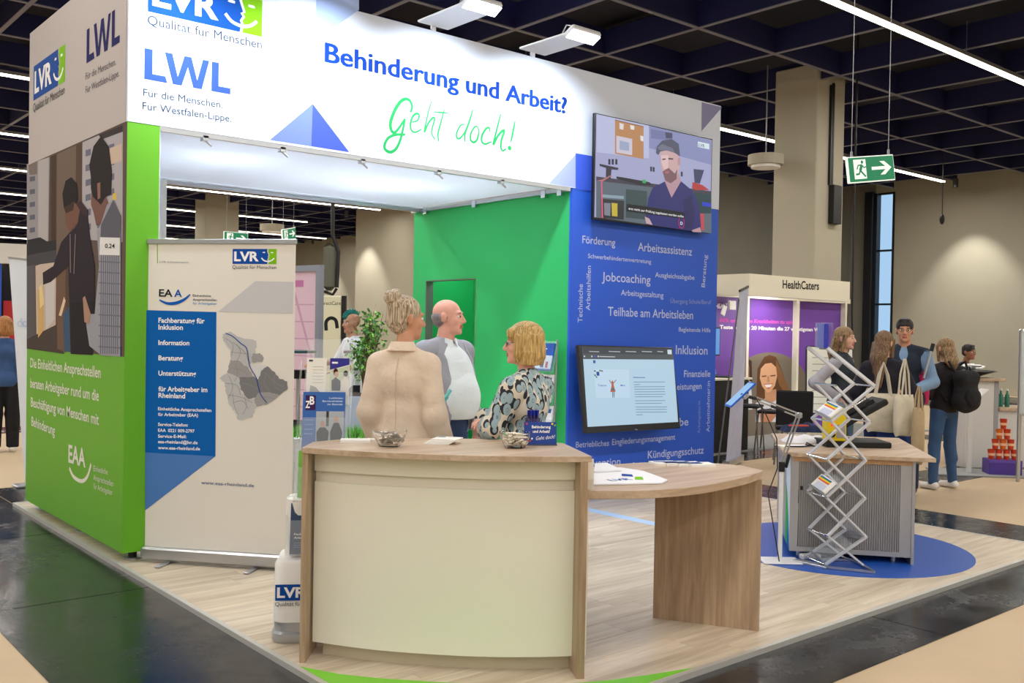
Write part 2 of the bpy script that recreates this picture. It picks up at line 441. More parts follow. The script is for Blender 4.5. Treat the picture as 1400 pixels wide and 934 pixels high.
# pillars
def pillar(x0, y0, x1, y1, label):
    p = MB().rbox((x0, y0, HZ), (x1, y1, CZ+0.3), WALL, 0.02).build('pillar'); struct(p, label); return p
p1 = pillar(13.05, 3.0, 13.95, 3.9, 'square beige pillar behind the purple walled booth')
blk = mat('black_plastic', (22, 22, 24), rough=0.4)
cb = thing('junction_box', 'black junction box with a cable run up the pillar face', 'box', (13.6, 2.97, 3.0))
q0 = dep(1140, 289, 19.0)
MB().rbox((13.45, 2.88, 3.65), (13.72, 2.995, 4.35), blk, 0.01).build('case', cb)
MB().box((13.42, 2.95, 4.35), (13.47, 2.995, 6.15), blk).box((13.50, 2.96, 4.35), (13.54, 2.995, 6.2), blk).build('cable', cb)
pillar(12.2, 27.9, 13.5, 28.9, 'far square grey pillar seen over the roll-up banner')
# spots washing the far walls
def spot(loc, tgt, w, ang, col=HALL_COL, blend=0.6, r=0.08):
    l = D.lights.new('spot', 'SPOT'); l.energy = w; l.spot_size = math.radians(ang); l.spot_blend = blend; l.color = col; l.shadow_soft_size = r
    o = D.objects.new('spot', l); COL.objects.link(o); o.location = loc
    o.rotation_euler = (Vector(tgt)-Vector(loc)).to_track_quat('-Z', 'Y').to_euler(); return o
sp_m = mat('spot_housing', (60, 60, 62), rough=0.4)
for (lx, ly, tx, ty, wh_) in [(25.2, 6.2, 26.3, 6.2, 'right of the window'), (25.2, 1.8, 26.3, 1.8, 'at the right picture edge'), (22.4, 38.5, 23.4, 38.5, 'left of the wall block'), (22.4, 43.5, 23.4, 43.5, 'above the roll-up banner'), (17.2, 26.3, 18.2, 26.5, 'over the projecting wall block')]:
    t = thing('wall_washer', 'small dark ceiling spotlight washing the hall wall '+wh_, 'spotlight', (lx, ly, 5.9), group='wall washing spotlights')
    MB().cyl((lx, ly, 5.9), (lx, ly, 6.15), 0.07, sp_m).build('housing', t)
    spot((lx, ly, 5.88), (tx, ty, 1.5), 600, 70)

# ---------------------------------------------------------------- stand floor
PX0, PX1, PY0, PY1 = 0.0, 5.92, -3.70, 2.78
OAKF = wood('oak_floor', (234, 218, 194), (190, 168, 138), 0.7, 'x', 0.35, rnd=True)
pf = MB().box((PX0, PY0, HZ), (PX1, PY1, -0.006), OAKF).build('floor_platform'); struct(pf, 'pale oak laminate stand floor with a metal edge')
rows = 33; pw = (PY1-PY0)/rows; first = {}
for r in range(rows):
    xx = PX0; off = random.uniform(0.3, 1.3); lens = [off]
    while sum(lens) < PX1-PX0-0.3: lens.append(1.30)
    lens[-1] -= sum(lens)-(PX1-PX0)
    for L in lens:
        if L < 0.05: continue
        MB().box((xx+0.0006, PY0+r*pw+0.0006, -0.006), (xx+L-0.0006, PY0+(r+1)*pw-0.0006, 0.0), OAKF).build('plank', pf); xx += L
alu = mat('aluminium', (190, 192, 196), rough=0.3, metal=0.9)
edge = mat('edge_profile', (200, 198, 192), rough=0.4, metal=0.4)
e = MB().box((PX0-0.03, PY0-0.03, HZ), (PX0, PY1+0.03, 0.003), edge).box((PX0, PY0-0.03, HZ), (PX1+0.03, PY0, 0.003), edge)
e.box((PX1, PY0, HZ), (PX1+0.03, PY1+0.03, 0.003), edge).box((PX0, PY1, HZ), (PX1, PY1+0.03, 0.003), edge)
struct(e.build('trim_1'), 'metal edge profile around the stand floor')
def decal(poly, m, name, z, label, cat='floor sticker'):
    return MB().prism(poly, z, z+0.0012, m)
grn = mat('green_floor_sticker', (120, 200, 50), rough=0.4)
def arcpts(c, r, a0, a1, n=40): return [(c[0]+r*math.cos(math.radians(a0+(a1-a0)*i/n)), c[1]+r*math.sin(math.radians(a0+(a1-a0)*i/n))) for i in range(n+1)]
# green disc under the counter, clipped by the stand edge
gp = [(0.005, -2.56), (0.25, -2.96), (0.62, -3.33), (1.0, -3.52), (1.55, -3.69), (0.005, -3.69)]
gp = [(0.004, -2.52), (0.10, -2.72), (0.22, -2.88), (0.4, -3.08), (0.62, -3.30), (0.85, -3.46), (1.05, -3.555), (1.25, -3.62), (1.5, -3.69), (0.004, -3.69)]
tag(MB().prism(gp, 0.0003, 0.0015, grn).build('floor_sticker'), 'bright green curved floor sticker in front of the curved counter', 'floor sticker')
bl = mat('blue_floor_sticker', (28, 82, 175), rough=0.35)
tag(MB().prism([(3.97, -0.3), (4.09, -0.3), (4.09, -1.9), (3.97, -1.9)], 0.0003, 0.0014, mat('pale_blue_sticker', (176, 204, 236), rough=0.4)).build('floor_sticker'), 'pale blue floor line from the blue wall to the round blue sticker', 'floor sticker')
cc, cr = (4.55, -2.66), 0.95
tag(MB().prism(arcpts(cc, cr, 0, 359, 64), 0.0003, 0.0015, bl).build('floor_sticker'), 'round blue floor sticker under the tambour cabinet', 'floor sticker')
# ================================================================ THE STAND: walls, fascia, canopy
BH, TH = 3.0, 4.14
XG, XW, YB, YL = 4.16, 6.40, 2.64, 2.50
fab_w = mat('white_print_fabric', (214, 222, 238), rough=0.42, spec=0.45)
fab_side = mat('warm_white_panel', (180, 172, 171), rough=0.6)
grn_o = mat('leaf_green_panel', (98, 172, 28), rough=0.5)
grn_i = mat('bright_green_panel', (40, 186, 100), rough=0.55)
blu_w = mat('royal_blue_print', (42, 92, 208), rough=0.5)
can_m = mat('canopy_fabric', (222, 225, 232), rough=0.7)
nt = can_m.node_tree; tb = nt.nodes.new('ShaderNodeBsdfTranslucent'); tb.inputs[0].default_value = (0.9, 0.93, 1, 1)
ms = nt.nodes.new('ShaderNodeMixShader'); ms.inputs[0].default_value = 0.5
nt.links.new(nt.nodes['Principled BSDF'].outputs[0], ms.inputs[1]); nt.links.new(tb.outputs[0], ms.inputs[2])
nt.links.new(ms.outputs[0], nt.nodes['Material Output'].inputs['Surface'])
chrome = mat('chrome', (215, 218, 222), rough=0.15, metal=1.0)
white_pl = mat('white_plastic', (235, 235, 235), rough=0.35)

booth = thing('exhibition_booth', 'large white, green and blue exhibition stand with a raised lettered fascia', 'exhibition stand', (3.2, 1.3, 0.0))
# left wall: green column with printed outer face
SW_ = MB().box((0.0, 0.0, 0.07), (0.22, YL, BH), grn_o).build('side_wall', booth)
MB().box((0.22, 0.012, 0.07), (0.228, YL, BH), white_pl).build('wall_lining', SW_)
for yy in (0.12, 1.2, 2.35): MB().cyl((0.11, yy, 0), (0.11, yy, 0.07), 0.03, blk).cyl((0.11, yy, 0), (0.11, yy, 0.012), 0.06, alu).build('levelling_foot', booth)
# fascia panels
FF_ = MB().box((0, -0.004, BH), (XG, 0.03, TH), fab_w).build('fascia_front', booth)
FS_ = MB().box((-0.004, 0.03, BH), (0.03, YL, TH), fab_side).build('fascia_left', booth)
MB().box((0.03, YL-0.03, BH), (XG, YL, TH), fab_w).build('fascia_back', booth)
MB().box((0.228, YL-0.03, 0.07), (1.2, YL, BH), white_pl).build('back_panel', booth)
# aluminium rails and their connectors under the fascia
rl = MB()
rl.box((0.22, 0.0, BH-0.035), (XG-0.02, 0.03, BH), alu).box((XG-0.045, 0.03, BH-0.035), (XG-0.012, YB, BH), alu).box((0.22, YB-0.16, BH-0.035), (XG, YB-0.13, BH), alu)
RL_ = rl.build('fascia_rail', booth)
for (x, y) in [(0.55, 0.06), (1.15, 0.06), (1.85, 0.06), (2.6, 0.06), (3.3, 0.06)]:
    MB().box((x-0.02, 0.0, BH-0.055), (x+0.02, 0.05, BH-0.02), alu).cyl((x, 0.02, BH-0.05), (x+0.05, 0.02, BH-0.085), 0.008, alu, seg=8).build('rail_clamp', RL_)
for y in (0.12, 0.35, 1.45, 2.35): MB().box((XG-0.06, y-0.03, BH-0.07), (XG-0.01, y+0.03, BH+0.0), chrome).build('rail_clamp', RL_)
# canopy
MB().box((0.05, 0.03, BH+0.02), (XG-0.02, YL-0.04, BH+0.024), can_m).build('canopy', booth)
# green cabin wall with doorway and blue front wall
DY0, DY1, DZ = 1.46, 2.39, 2.18
g = MB().box((XG, 0.03, 0), (XG+0.05, DY0, BH), grn_i).box((XG, DY1, 0), (XG+0.05, YB, BH), grn_i).box((XG, DY0, DZ), (XG+0.05, DY1, BH), grn_i)
GW_ = g.build('cabin_wall_green', booth)
gj = mat('door_jamb', (120, 120, 112), rough=0.5, metal=0.3)
MB().box((XG+0.002, DY1-0.012, 0), (XG+0.10, DY1, DZ), gj).box((XG+0.002, DY0, DZ-0.012), (XG+0.10, DY1, DZ), gj).box((XG+0.002, DY0, 0), (XG+0.10, DY0+0.012, DZ), gj).build('door_frame', GW_)
grn_d = mat('dark_green_panel', (22, 150, 66), rough=0.55)
MB().box((XG+0.85, 0.9, 0), (XG+0.9, YB, BH), grn_i).box((XG+0.05, DY0-0.06, 0), (XG+0.85, DY0-0.02, BH), grn_i).box((XG+0.05, YB-0.05, 0), (XG+0.85, YB, BH), grn_i).box((XG+0.05, DY0, BH-0.3), (XG+0.85, YB, BH-0.26), grn_i).build('cabin_lining', booth)
BW_ = MB().box((XG, 0.0, 0.04), (XW, 0.03, BH), blu_w).build('cabin_wall_blue', booth)
MB().box((XG, -0.004, BH), (XW, 0.03, TH), fab_w).build('cabin_fascia', booth)
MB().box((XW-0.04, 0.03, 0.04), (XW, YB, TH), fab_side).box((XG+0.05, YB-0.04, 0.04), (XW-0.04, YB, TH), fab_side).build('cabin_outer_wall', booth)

# ---------------------------------------------------------------- print on the front fascia and the blue wall
PF = Print(frame((0, -0.0045, 0), (1, 0, 0), (0, 0, 1)))
K5 = lambda pts: grp(pts, 190, 0, 5.189)
ink = flat((8, 52, 140)); lil = flat((150, 165, 225)); lil2 = flat((160, 172, 232)); pale = flat((165, 185, 228)); deep = flat((62, 92, 210)); gtx = flat((48, 62, 92))
a = PF.px(*K5([(62, 80)])[0]); b = PF.px(*K5([(872, 255)])[0]); wl = b[0]-a[0]
lvr_logo(PF, (a[0], a[1]), wl, subcol=gtx); PF.build('face_logo', FF_)
a = PF.px(*K5([(37, 560)])[0]); b = PF.px(*K5([(648, 662)])[0])
lwl_logo(PF, a, (b[0], a[1]), flat((55, 85, 205)))
PF.ptext('Für die Menschen.', *K5([(30, 680), (592, 768)]), 10, gtx)
PF.ptext('Für Westfalen-Lippe.', *K5([(25, 775), (655, 866)]), 10, gtx); PF.build('letter_logo', FF_)
K4 = lambda pts: grp(pts, 380, 0, 3.114)
for ox in (-1.2, 0, 1.2): PF.ptext('Behinderung und Arbeit?', *K4([(200+ox*1.6, 262), (1228+ox*1.6, 484)]), 26, ink, bold=0.012, lay=2+ox*0.1)
if True: pass; PF.build('lettering', FF_)
PF.ppoly(K4([(162, -20), (162, 172), (345, 42), (345, 0), (290, -40)]), pale); PF.build('triangle', FF_)
PF.ppoly(K4([(-35, 596), (148, 442), (142, 623)]), flat((108, 124, 215))); PF.build('triangle', FF_)
PF.ppoly(K4([(142, 623), (148, 442), (304, 648)]), flat((66, 84, 205))); PF.build('triangle', FF_)
PF.ppoly(K4([(1155, 781), (1270, 655), (1268, 799)]), lil2); PF.build('triangle', FF_)
PF.ppoly([(786.9, 209.5), (816, 214.5), (816, 263), (786.9, 258.5)], deep, 1); PF.build('triangle', FF_)
PF.ppoly(grp([(690, 34), (786, 58), (688, 172)], 760, 130, 3.46), flat((140, 140, 178))); PF.build('triangle', FF_)
# handwriting
HG = flat((38, 150, 78)); KH = lambda pts: grp(pts, 510, 120, 6.364)
wv = lambda a_, b_: (lambda t: a_+(b_-a_)*math.sin(math.pi*min(1, max(0, t))))
for pts, w0, w1_ in [([(325, 215), (340, 165), (320, 115), (285, 98), (240, 120), (195, 185), (160, 270), (150, 330), (165, 380), (190, 388), (225, 350), (278, 270)], .018, .03),
                   ([(278, 270), (262, 350), (238, 450), (200, 530), (150, 560), (105, 535), (102, 490), (135, 435), (200, 408), (280, 408)], .018, .026),
                   ([(340, 300), (385, 285), (400, 240), (375, 225), (340, 260), (325, 330), (340, 378), (375, 385), (420, 360)], .010, .020),
                   ([(510, 115), (480, 215), (445, 385), (480, 310), (520, 262), (535, 275), (515, 350), (510, 400), (540, 450)], .010, .018),
                   ([(525, 210), (590, 215), (650, 220)], .008, .014), ([(620, 190), (590, 300), (565, 400), (572, 470)], .010, .018),
                   ([(800, 320), (765, 325), (730, 385), (728, 432), (755, 440), (795, 390), (830, 310)], .009, .017),
                   ([(868, 190), (835, 300), (800, 400), (800, 470)], .012, .020),
                   ([(905, 335), (880, 345), (850, 400), (850, 455), (875, 475), (905, 450), (920, 380), (905, 335)], .012, .020),
                   ([(1015, 385), (1012, 350), (985, 355), (950, 410), (945, 465), (975, 490), (1030, 470)], .012, .022),
                   ([(1110, 230), (1085, 330), (1045, 495), (1085, 420), (1130, 372), (1140, 385), (1118, 450), (1112, 520), (1130, 548), (1155, 530)], .014, .024),
                   ([(1235, 290), (1218, 380), (1198, 475)], .012, .024)]:
    PF.pstroke(KH(pts), wv(w0, w1_), HG, 2)
PF.disc(PF.px(*KH([(1188, 525)])[0]), 0.022, HG)
PF.build('handwriting', FF_)

PB = Print(frame((0, -0.0005, 0), (1, 0, 0), (0, 0, 1)))
WC = flat((190, 200, 235)); WD = flat((140, 158, 215))
KB = lambda pts: grp(pts, 780, 310, 5.495)
for t, a, b, c, m in [('Förderung', (88, 122), (335, 146), 56, WC), ('Arbeitsassistenz', (505, 180), (912, 218), 62, WC), ('Schwerbehindertenvertretung', (130, 235), (605, 278), 33, WC),
                ('Jobcoaching', (235, 406), (600, 430), 66, WC), ('Ausgleichsabgabe', (635, 378), (930, 400), 36, WC), ('Arbeitsgestaltung', (378, 515), (697, 535), 42, WC),
                ('Übergang Schule/Beruf', (750, 573), (1055, 583), 32, WD), ('Teilhabe am Arbeitsleben', (280, 668), (920, 695), 66, WC), ('Begleitende Hilfe', (812, 787), (1050, 794), 32, WC)]:
    PB.ptext(t, *KB([a, b]), c/5.495, m, bold=0.008); PB.build('word', BW_)
for t, a, b, c in [('Technische', (88, 720), (92, 432), 34), ('Arbeitshilfen', (146, 630), (153, 295), 32), ('Beratung', (1008, 457), (1026, 213), 26)]:
    PB.ptext(t, *KB([a, b]), c/5.495, WC, bold=0.006, rot=True); PB.build('word', BW_)
KC = lambda pts: grp(pts, 740, 380, 3.334)
for t, a, b, c, m in [('Inklusion', (612, 347), (757, 350), 40, WC), ('Finanzielle', (650, 452), (770, 451), 30, WC), ('Leistungen', (604, 511), (730, 506), 28, WC), ('Teilhabe', (510, 680), (670, 672), 36, WC),
                ('Betriebliches', (157, 774), (308, 765), 26, WC), ('Eingliederungsmanagement', (322, 762), (610, 737), 27, WC), ('Kündigungsschutz', (485, 823), (740, 800), 34, WC),
                ('Prävention', (180, 866), (360, 852), 34, WC), ('Budget', (415, 864), (483, 860), 22, WC)]:
    PB.ptext(t, *KC([a, b]), c/3.334, m, bold=0.008); PB.build('word', BW_)
for t, a, b, c in [('Arbeitnehmer:in', (767, 702), (769, 470), 15), ('Arbeitgeber:in', (724, 708), (725, 560), 12)]:
    PB.ptext(t, *KC([a, b]), c/3.334, WC if 'neh' in t else WD, rot=True); PB.build('word', BW_)

# ---------------------------------------------------------------- print on the left side
PS = Print(frame((-0.0045, 0, 0), (0, -1, 0), (0, 0, 1)))
K1 = lambda pts: grp(pts, 0, 0, 3.891)
navy = flat((32, 34, 92))
a, b = PS.px(*K1([(178, 537)])[0]), PS.px(*K1([(345, 443)])[0]); lvr_logo(PS, a, b[0]-a[0], subcol=flat((60, 60, 66))); PS.build('face_logo', FS_)
a, b = PS.px(*K1([(460, 338)])[0]), PS.px(*K1([(637, 238)])[0]); lwl_logo(PS, a, (b[0], a[1]), navy)
PS.ptext('Für die Menschen.', *K1([(456, 425), (617, 345)]), 9, flat((95, 92, 100)))
PS.ptext('Für Westfalen-Lippe.', *K1([(456, 497), (635, 405)]), 9, flat((95, 92, 100)))
PS.build('letter_logo', FS_)
PP = Print(frame((-0.0005, 0, 0), (0, -1, 0), (0, 0, 1)))
KP = lambda pts: grp(pts, 30, 160, 2.747)
def P_(m_, pts, lay): PP.ppoly(KP(pts), flat(m_), lay)
zt, zb = BH, 1.407
PP.rect(-YL, zb, 0, zt, flat((96, 82, 76)), 1)
def py_(x):  # top edge of the photo in crop px
    return 0
P_((150, 148, 155), [(19, 177), (105, 150), (100, 470), (19, 480)], 2)                     # pale facade left
P_((176, 172, 176), [(62, 165), (102, 152), (98, 470), (62, 475)], 3)
for i in range(5): P_((96, 98, 116), [(30, 225+i*48), (50, 222+i*48), (50, 240+i*48), (30, 243+i*48)], 3)
P_((122, 112, 106), [(24, 175), (58, 165), (58, 215), (30, 218)], 3)
P_((86, 68, 58), [(105, 150), (226, 96), (222, 620), (160, 880), (100, 860), (104, 470)], 2)   # brown panelling
P_((70, 54, 46), [(110, 148), (130, 140), (128, 560), (112, 540)], 3)
P_((112, 96, 86), [(132, 140), (205, 106), (200, 520), (130, 560)], 3)
P_((172, 168, 175), [(228, 95), (380, 30), (378, 470), (226, 460)], 2)                     # facade right
for i in range(6):
    for j in range(3):
        x = 240+j*44; yv = 125+i*56-j*10
        P_((108, 110, 130), [(x, yv), (x+20, yv-6), (x+20, yv+18), (x, yv+24)], 3)
P_((200, 180, 165), [(330, 118), (376, 100), (376, 165), (332, 180)], 3)
P_((214, 190, 90), [(342, 288), (356, 284), (356, 310), (342, 314)], 3)
P_((58, 52, 54), [(290, 68), (380, 30), (380, 55), (300, 85)], 3)
P_((45, 44, 48), [(19, 478), (130, 462), (130, 500), (19, 520)], 3)                        # dark machine
P_((70, 68, 74), [(19, 520), (130, 500), (132, 545), (19, 560)], 4)
P_((40, 42, 46), [(22, 462), (70, 452), (100, 470), (22, 482)], 4)
P_((92, 88, 92), [(19, 560), (50, 555), (50, 870), (19, 868)], 3)
P_((196, 180, 168), [(52, 560), (130, 530), (128, 780), (56, 838)], 3)                     # open white cabinet
P_((206, 170, 110), [(60, 650), (80, 640), (84, 800), (62, 830)], 4)
P_((225, 205, 150), [(66, 640), (76, 625), (86, 700), (70, 720)], 5)
P_((200, 196, 196), [(88, 620), (125, 560), (122, 760), (92, 800)], 4)
P_((72, 62, 58), [(19, 835), (130, 780), (160, 890), (19, 870)], 3)
P_((110, 86, 70), [(130, 560), (165, 520), (165, 885), (134, 870)], 3)
P_((222, 196, 170), [(140, 745), (160, 675), (166, 690), (150, 748)], 5)
P_((60, 84, 112), [(155, 740), (190, 700), (200, 885), (160, 880)], 4)
P_((50, 48, 70), [(350, 880), (376, 860), (374, 900), (345, 898)], 4)
# student in the dark hoodie
P_((30, 26, 28), [(160, 345), (154, 290), (166, 240), (188, 226), (208, 250), (212, 310), (196, 345)], 6)
P_((116, 82, 70), [(166, 345), (196, 318), (222, 340), (212, 400), (180, 432), (166, 400)], 7)
P_((66, 46, 40), [(160, 340), (200, 318), (196, 350), (168, 362)], 8)
P_((42, 34, 44), [(150, 470), (176, 440), (208, 410), (216, 330), (250, 350), (250, 380), (262, 480), (276, 560), (276, 720), (268, 894), (185, 890), (176, 560), (110, 620), (82, 630), (80, 585), (120, 560)], 6)
P_((62, 44, 50), [(208, 330), (222, 312), (252, 352), (246, 378), (228, 362)], 8)
P_((130, 112, 118), [(183, 440), (186, 440), (187, 585), (184, 585)], 9); P_((130, 112, 118), [(203, 440), (206, 440), (200, 590), (197, 588)], 9)
P_((34, 28, 36), [(186, 700), (272, 690), (262, 894), (190, 888)], 7)
# student in the checked shirt
P_((40, 34, 36), [(262, 230), (256, 180), (272, 110), (300, 72), (328, 110), (340, 200), (336, 290), (318, 300), (300, 330), (270, 300), (262, 270)], 8)
P_((118, 86, 78), [(264, 262), (300, 240), (318, 300), (330, 330), (300, 400), (282, 408), (272, 360), (262, 330)], 7)
P_((140, 104, 92), [(286, 250), (298, 245), (298, 305), (288, 310)], 9)
P_((150, 152, 164), [(284, 430), (300, 400), (322, 330), (346, 310), (375, 370), (372, 900), (300, 895), (256, 860), (244, 780), (250, 740), (276, 740), (292, 560)], 7)
P_((92, 92, 104), [(300, 405), (346, 312), (375, 372), (372, 470), (298, 450)], 8)
for i in range(9): P_((98, 98, 118), [(300+i*8, 520), (303+i*8, 520), (300+i*8, 890), (297+i*8, 890)], 8)
for i in range(9): P_((112, 112, 130), [(292, 540+i*40), (372, 545+i*40), (372, 550+i*40), (292, 545+i*40)], 9)
P_((168, 132, 116), [(232, 680), (240, 672), (262, 740), (256, 780), (238, 770)], 9)
P_((222, 222, 226), [(297, 452), (372, 454), (371, 520), (295, 518)], 10)
PP.ptext('0.24', *KP([(316, 492), (353, 493)]), 5.6, flat((20, 20, 20)), bold=0.02, lay=12)
PP.build('photo_print', SW_)
# green part
WT = flat((225, 226, 215)); K2 = lambda pts: grp(pts, 0, 300, 2.831); K3 = lambda pts: grp(pts, 0, 600, 2.795)
for t, a, b in [('Die Einheitlichen Ansprechstellen', (118, 572), (390, 614)), ('beraten Arbeitgeber rund um die', (118, 650), (383, 703)), ('Beschäftigung von Menschen mit', (120, 724), (383, 796)), ('Behinderung', (122, 798), (213, 836))]:
    PP.ptext(t, *K2([a, b]), 12.5, WT, bold=0.014, lay=2); PP.build('lettering', SW_)
PP.ptext('EAA', *K3([(262, 88), (327, 108)]), 23, WT, bold=0.025, lay=2)
PP.pstroke(K3([(266, 112), (282, 145), (312, 162), (334, 145), (349, 97)]), 0.03, WT, 2)
for t, a, b in [('Einheitliche', (358, 123), (412, 137)), ('Ansprechstellen', (358, 157), (434, 183)), ('für Arbeitgeber', (358, 190), (430, 216))]:
    PP.ptext(t, *K3([a, b]), 7.5, WT, lay=2)
PP.build('lettering', SW_)

# ---------------------------------------------------------------- lamps on arms above the fascia
lamp_h = mat('lamp_white', (225, 228, 235), rough=0.3, metal=0.2)
led_m = mat('lamp_led', (255, 255, 255), emit=(225, 235, 255), estr=18)
lp = ['above the face logo', 'between the logo and the word Behinderung', 'above the word und', 'farthest right above the word Arbeit']
for i, x in enumerate((0.28, 1.40, 2.52, 3.64)):
    t = thing('arm_lamp', 'white floodlight on an arm over the fascia, '+lp[i], 'lamp', (x, 0.0, TH), group='arm lamps along the fascia')
    MB().rbox((x-0.16, -0.58, TH+0.045), (x+0.16, 0.02, TH+0.065), lamp_h, 0.006).box((x-0.02, 0.0, TH), (x+0.02, 0.025, TH+0.05), lamp_h).build('arm_plate', t)
    Mh = Matrix.Translation((x, -0.64, TH+0.06)) @ Matrix.Rotation(math.radians(-28), 4, 'X')
    MB().rbox((-0.17, -0.07, -0.02), (0.17, 0.07, 0.03), lamp_h, 0.012, Mh).build('lamp_head', t)
    MB().box((-0.16, -0.05, -0.028), (0.16, 0.05, -0.0205), led_m, Mh).build('led_bar', t)
    MB().tube([(x-0.12, -0.50, TH+0.065), (x-0.12, -0.56, TH+0.14), (x-0.12, -0.62, TH+0.12)], 0.006, wire_m).build('cable_loop', t)
    l = D.lights.new('arm_lamp_light', 'AREA'); l.shape = 'RECTANGLE'; l.size = 0.30; l.size_y = 0.08; l.energy = LAMP_W; l.color = COOL
    l.spread = math.radians(125)
    o = D.objects.new('arm_lamp_light', l); COL.objects.link(o); o.location = (x, -0.66, TH+0.02)
    o.rotation_euler = (Vector((0, 0.55, -0.85))).to_track_quat('-Z', 'X').to_euler()
for i, (x, y) in enumerate([(1.15, 1.05), (2.95, 1.3)]):
    t = thing('canopy_lamp', 'hidden lamp above the '+['left', 'right'][i]+' half of the stretched canopy', 'lamp', (x, y, BH+0.45), group='canopy lamps')
    MB().rbox((x-0.2, y-0.2, BH+0.48), (x+0.2, y+0.2, BH+0.52), lamp_h, 0.006).box((x-0.01, y-0.01, BH+0.52), (x+0.01, y+0.01, TH), lamp_h).build('lamp_head', t)
    l = D.lights.new('canopy_light', 'AREA'); l.size = 0.35; l.energy = CANOPY_W; l.color = (0.86, 0.93, 1.0)
    o = D.objects.new('canopy_light', l); COL.objects.link(o); o.location = (x, y, BH+0.47)
for i, x in enumerate((1.0, 3.0)):
    t = thing('arm_lamp', 'floodlight on an arm over the rear fascia', 'lamp', (x, YL, TH), group='rear arm lamps')
    MB().rbox((x-0.16, YL, TH+0.045), (x+0.16, YL+0.6, TH+0.065), lamp_h, 0.006).build('arm_plate', t)
    MB().rbox((x-0.17, YL+0.56, TH+0.02), (x+0.17, YL+0.70, TH+0.07), lamp_h, 0.01).build('lamp_head', t)
    l = D.lights.new('rear_lamp_light', 'AREA'); l.shape = 'RECTANGLE'; l.size = 0.30; l.size_y = 0.08; l.energy = LAMP_W; l.color = COOL
    o = D.objects.new('rear_lamp_light', l); COL.objects.link(o); o.location = (x, YL+0.63, TH+0.01)
    o.rotation_euler = (Vector((0, -0.5, -0.85))).to_track_quat('-Z', 'X').to_euler()

# ---------------------------------------------------------------- wall television
def tv_frame(cs):  # cs = four corners TL TR BR BL world -> frame centred at lower left
    o = cs[3]; u = cs[2]-cs[3]; v = cs[0]-cs[3]; return frame(o, u, v), u.length, v.length
TVx0, TVx1, TVz0, TVz1, TVy = 4.35, 6.145, 2.71, 3.73, -0.10
tv = thing('wall_television', 'large thin wall screen showing a man in a grey cap and navy shirt', 'television', ((TVx0+TVx1)/2, 0, TVz0))
TVH = MB().rbox((TVx0, TVy, TVz0), (TVx1, TVy+0.035, TVz1), blk, 0.004).build('screen_housing', tv)
MB().box((TVx0+0.5, TVy+0.035, TVz0+0.3), (TVx1-0.5, -0.0, TVz1-0.3), blk).build('wall_bracket', tv)
S = Print(frame((0, TVy-0.0005, 0), (1, 0, 0), (0, 0, 1)))
KT = lambda pts: grp(pts, 760, 130, 3.46)
def T_(c, pts, lay): S.ppoly(KT(pts), glow(c), lay)
S.rect(TVx0+0.015, TVz0+0.02, TVx1-0.015, TVz1-0.015, glow((158, 160, 196)), 1)
T_((178, 182, 214), [(192, 90), (440, 145), (440, 300), (192, 270)], 2)
T_((128, 134, 178), [(440, 145), (735, 215), (735, 330), (440, 250)], 2)
T_((176, 126, 82), [(279, 116), (414, 148), (414, 303), (279, 277)], 3)          # pin board
T_((196, 190, 205), [(285, 192), (360, 208), (360, 285), (285, 272)], 4)
T_((150, 160, 190), [(300, 215), (345, 225), (345, 265), (300, 258)], 5)
T_((214, 206, 210), [(300, 132), (320, 137), (318, 165), (300, 160)], 4); T_((220, 214, 214), [(350, 142), (370, 146), (370, 165), (352, 162)], 4); T_((220, 214, 214), [(398, 192), (413, 195), (413, 220), (400, 216)], 4)
T_((120, 86, 66), [(279, 116), (414, 148), (414, 152), (279, 120)], 5)
T_((108, 112, 158), [(448, 160), (550, 180), (548, 215), (450, 205)], 3); T_((60, 60, 90), [(515, 175), (550, 180), (550, 205), (520, 205)], 4)
for x in (247, 263, 280): T_((38, 38, 56), [(x, 302), (x+10, 304), (x+10, 330), (x, 328)], 4)
for x, yv in ((445, 338), (457, 340), (590, 362)): T_((38, 38, 56), [(x, yv), (x+9, yv+2), (x+9, yv+24), (x, yv+22)], 4)
T_((62, 56, 72), [(190, 385), (735, 455), (735, 470), (190, 405)], 3)             # bench
T_((88, 100, 112), [(190, 405), (735, 470), (735, 655), (190, 578)], 3)
T_((52, 70, 74), [(330, 445), (430, 455), (430, 590), (330, 580)], 4)
T_((132, 156, 168), [(215, 470), (320, 478), (320, 492), (215, 484)], 5)
T_((40, 42, 48), [(212, 490), (322, 500), (320, 590), (214, 582)], 4); T_((190, 170, 60), [(262, 510), (290, 513), (290, 575), (264, 572)], 5); T_((120, 126, 140), [(226, 510), (258, 512), (256, 572), (228, 568)], 5)
T_((48, 44, 60), [(205, 325), (295, 345), (292, 355), (262, 352), (258, 395), (235, 392), (236, 345), (206, 336)], 5)   # vice
T_((30, 28, 40), [(285, 385), (330, 392), (440, 412), (455, 425), (400, 428), (330, 408), (285, 396)], 6)
T_((170, 110, 110), [(190, 405), (216, 400), (260, 378), (262, 383), (222, 408)], 7); T_((214, 90, 120), [(211, 405), (217, 405), (222, 582), (215, 582)], 7)
T_((40, 160, 90), [(408, 400), (424, 402), (424, 418), (408, 416)], 7)
T_((172, 52, 54), [(645, 412), (690, 425), (725, 450), (660, 450), (642, 440)], 6); T_((52, 60, 92), [(650, 350), (700, 355), (680, 420), (655, 415)], 4)
T_((30, 60, 66), [(650, 460), (733, 470), (733, 560), (660, 560)], 5); T_((40, 60, 190), [(690, 505), (733, 512), (733, 530), (692, 525)], 6); T_((180, 70, 80), [(680, 560), (700, 562), (700, 640), (684, 640)], 6)
T_((38, 40, 104), [(425, 565), (435, 490), (455, 440), (515, 408), (560, 440), (590, 408), (640, 450), (668, 495), (680, 560), (686, 650), (425, 612)], 8)   # shirt
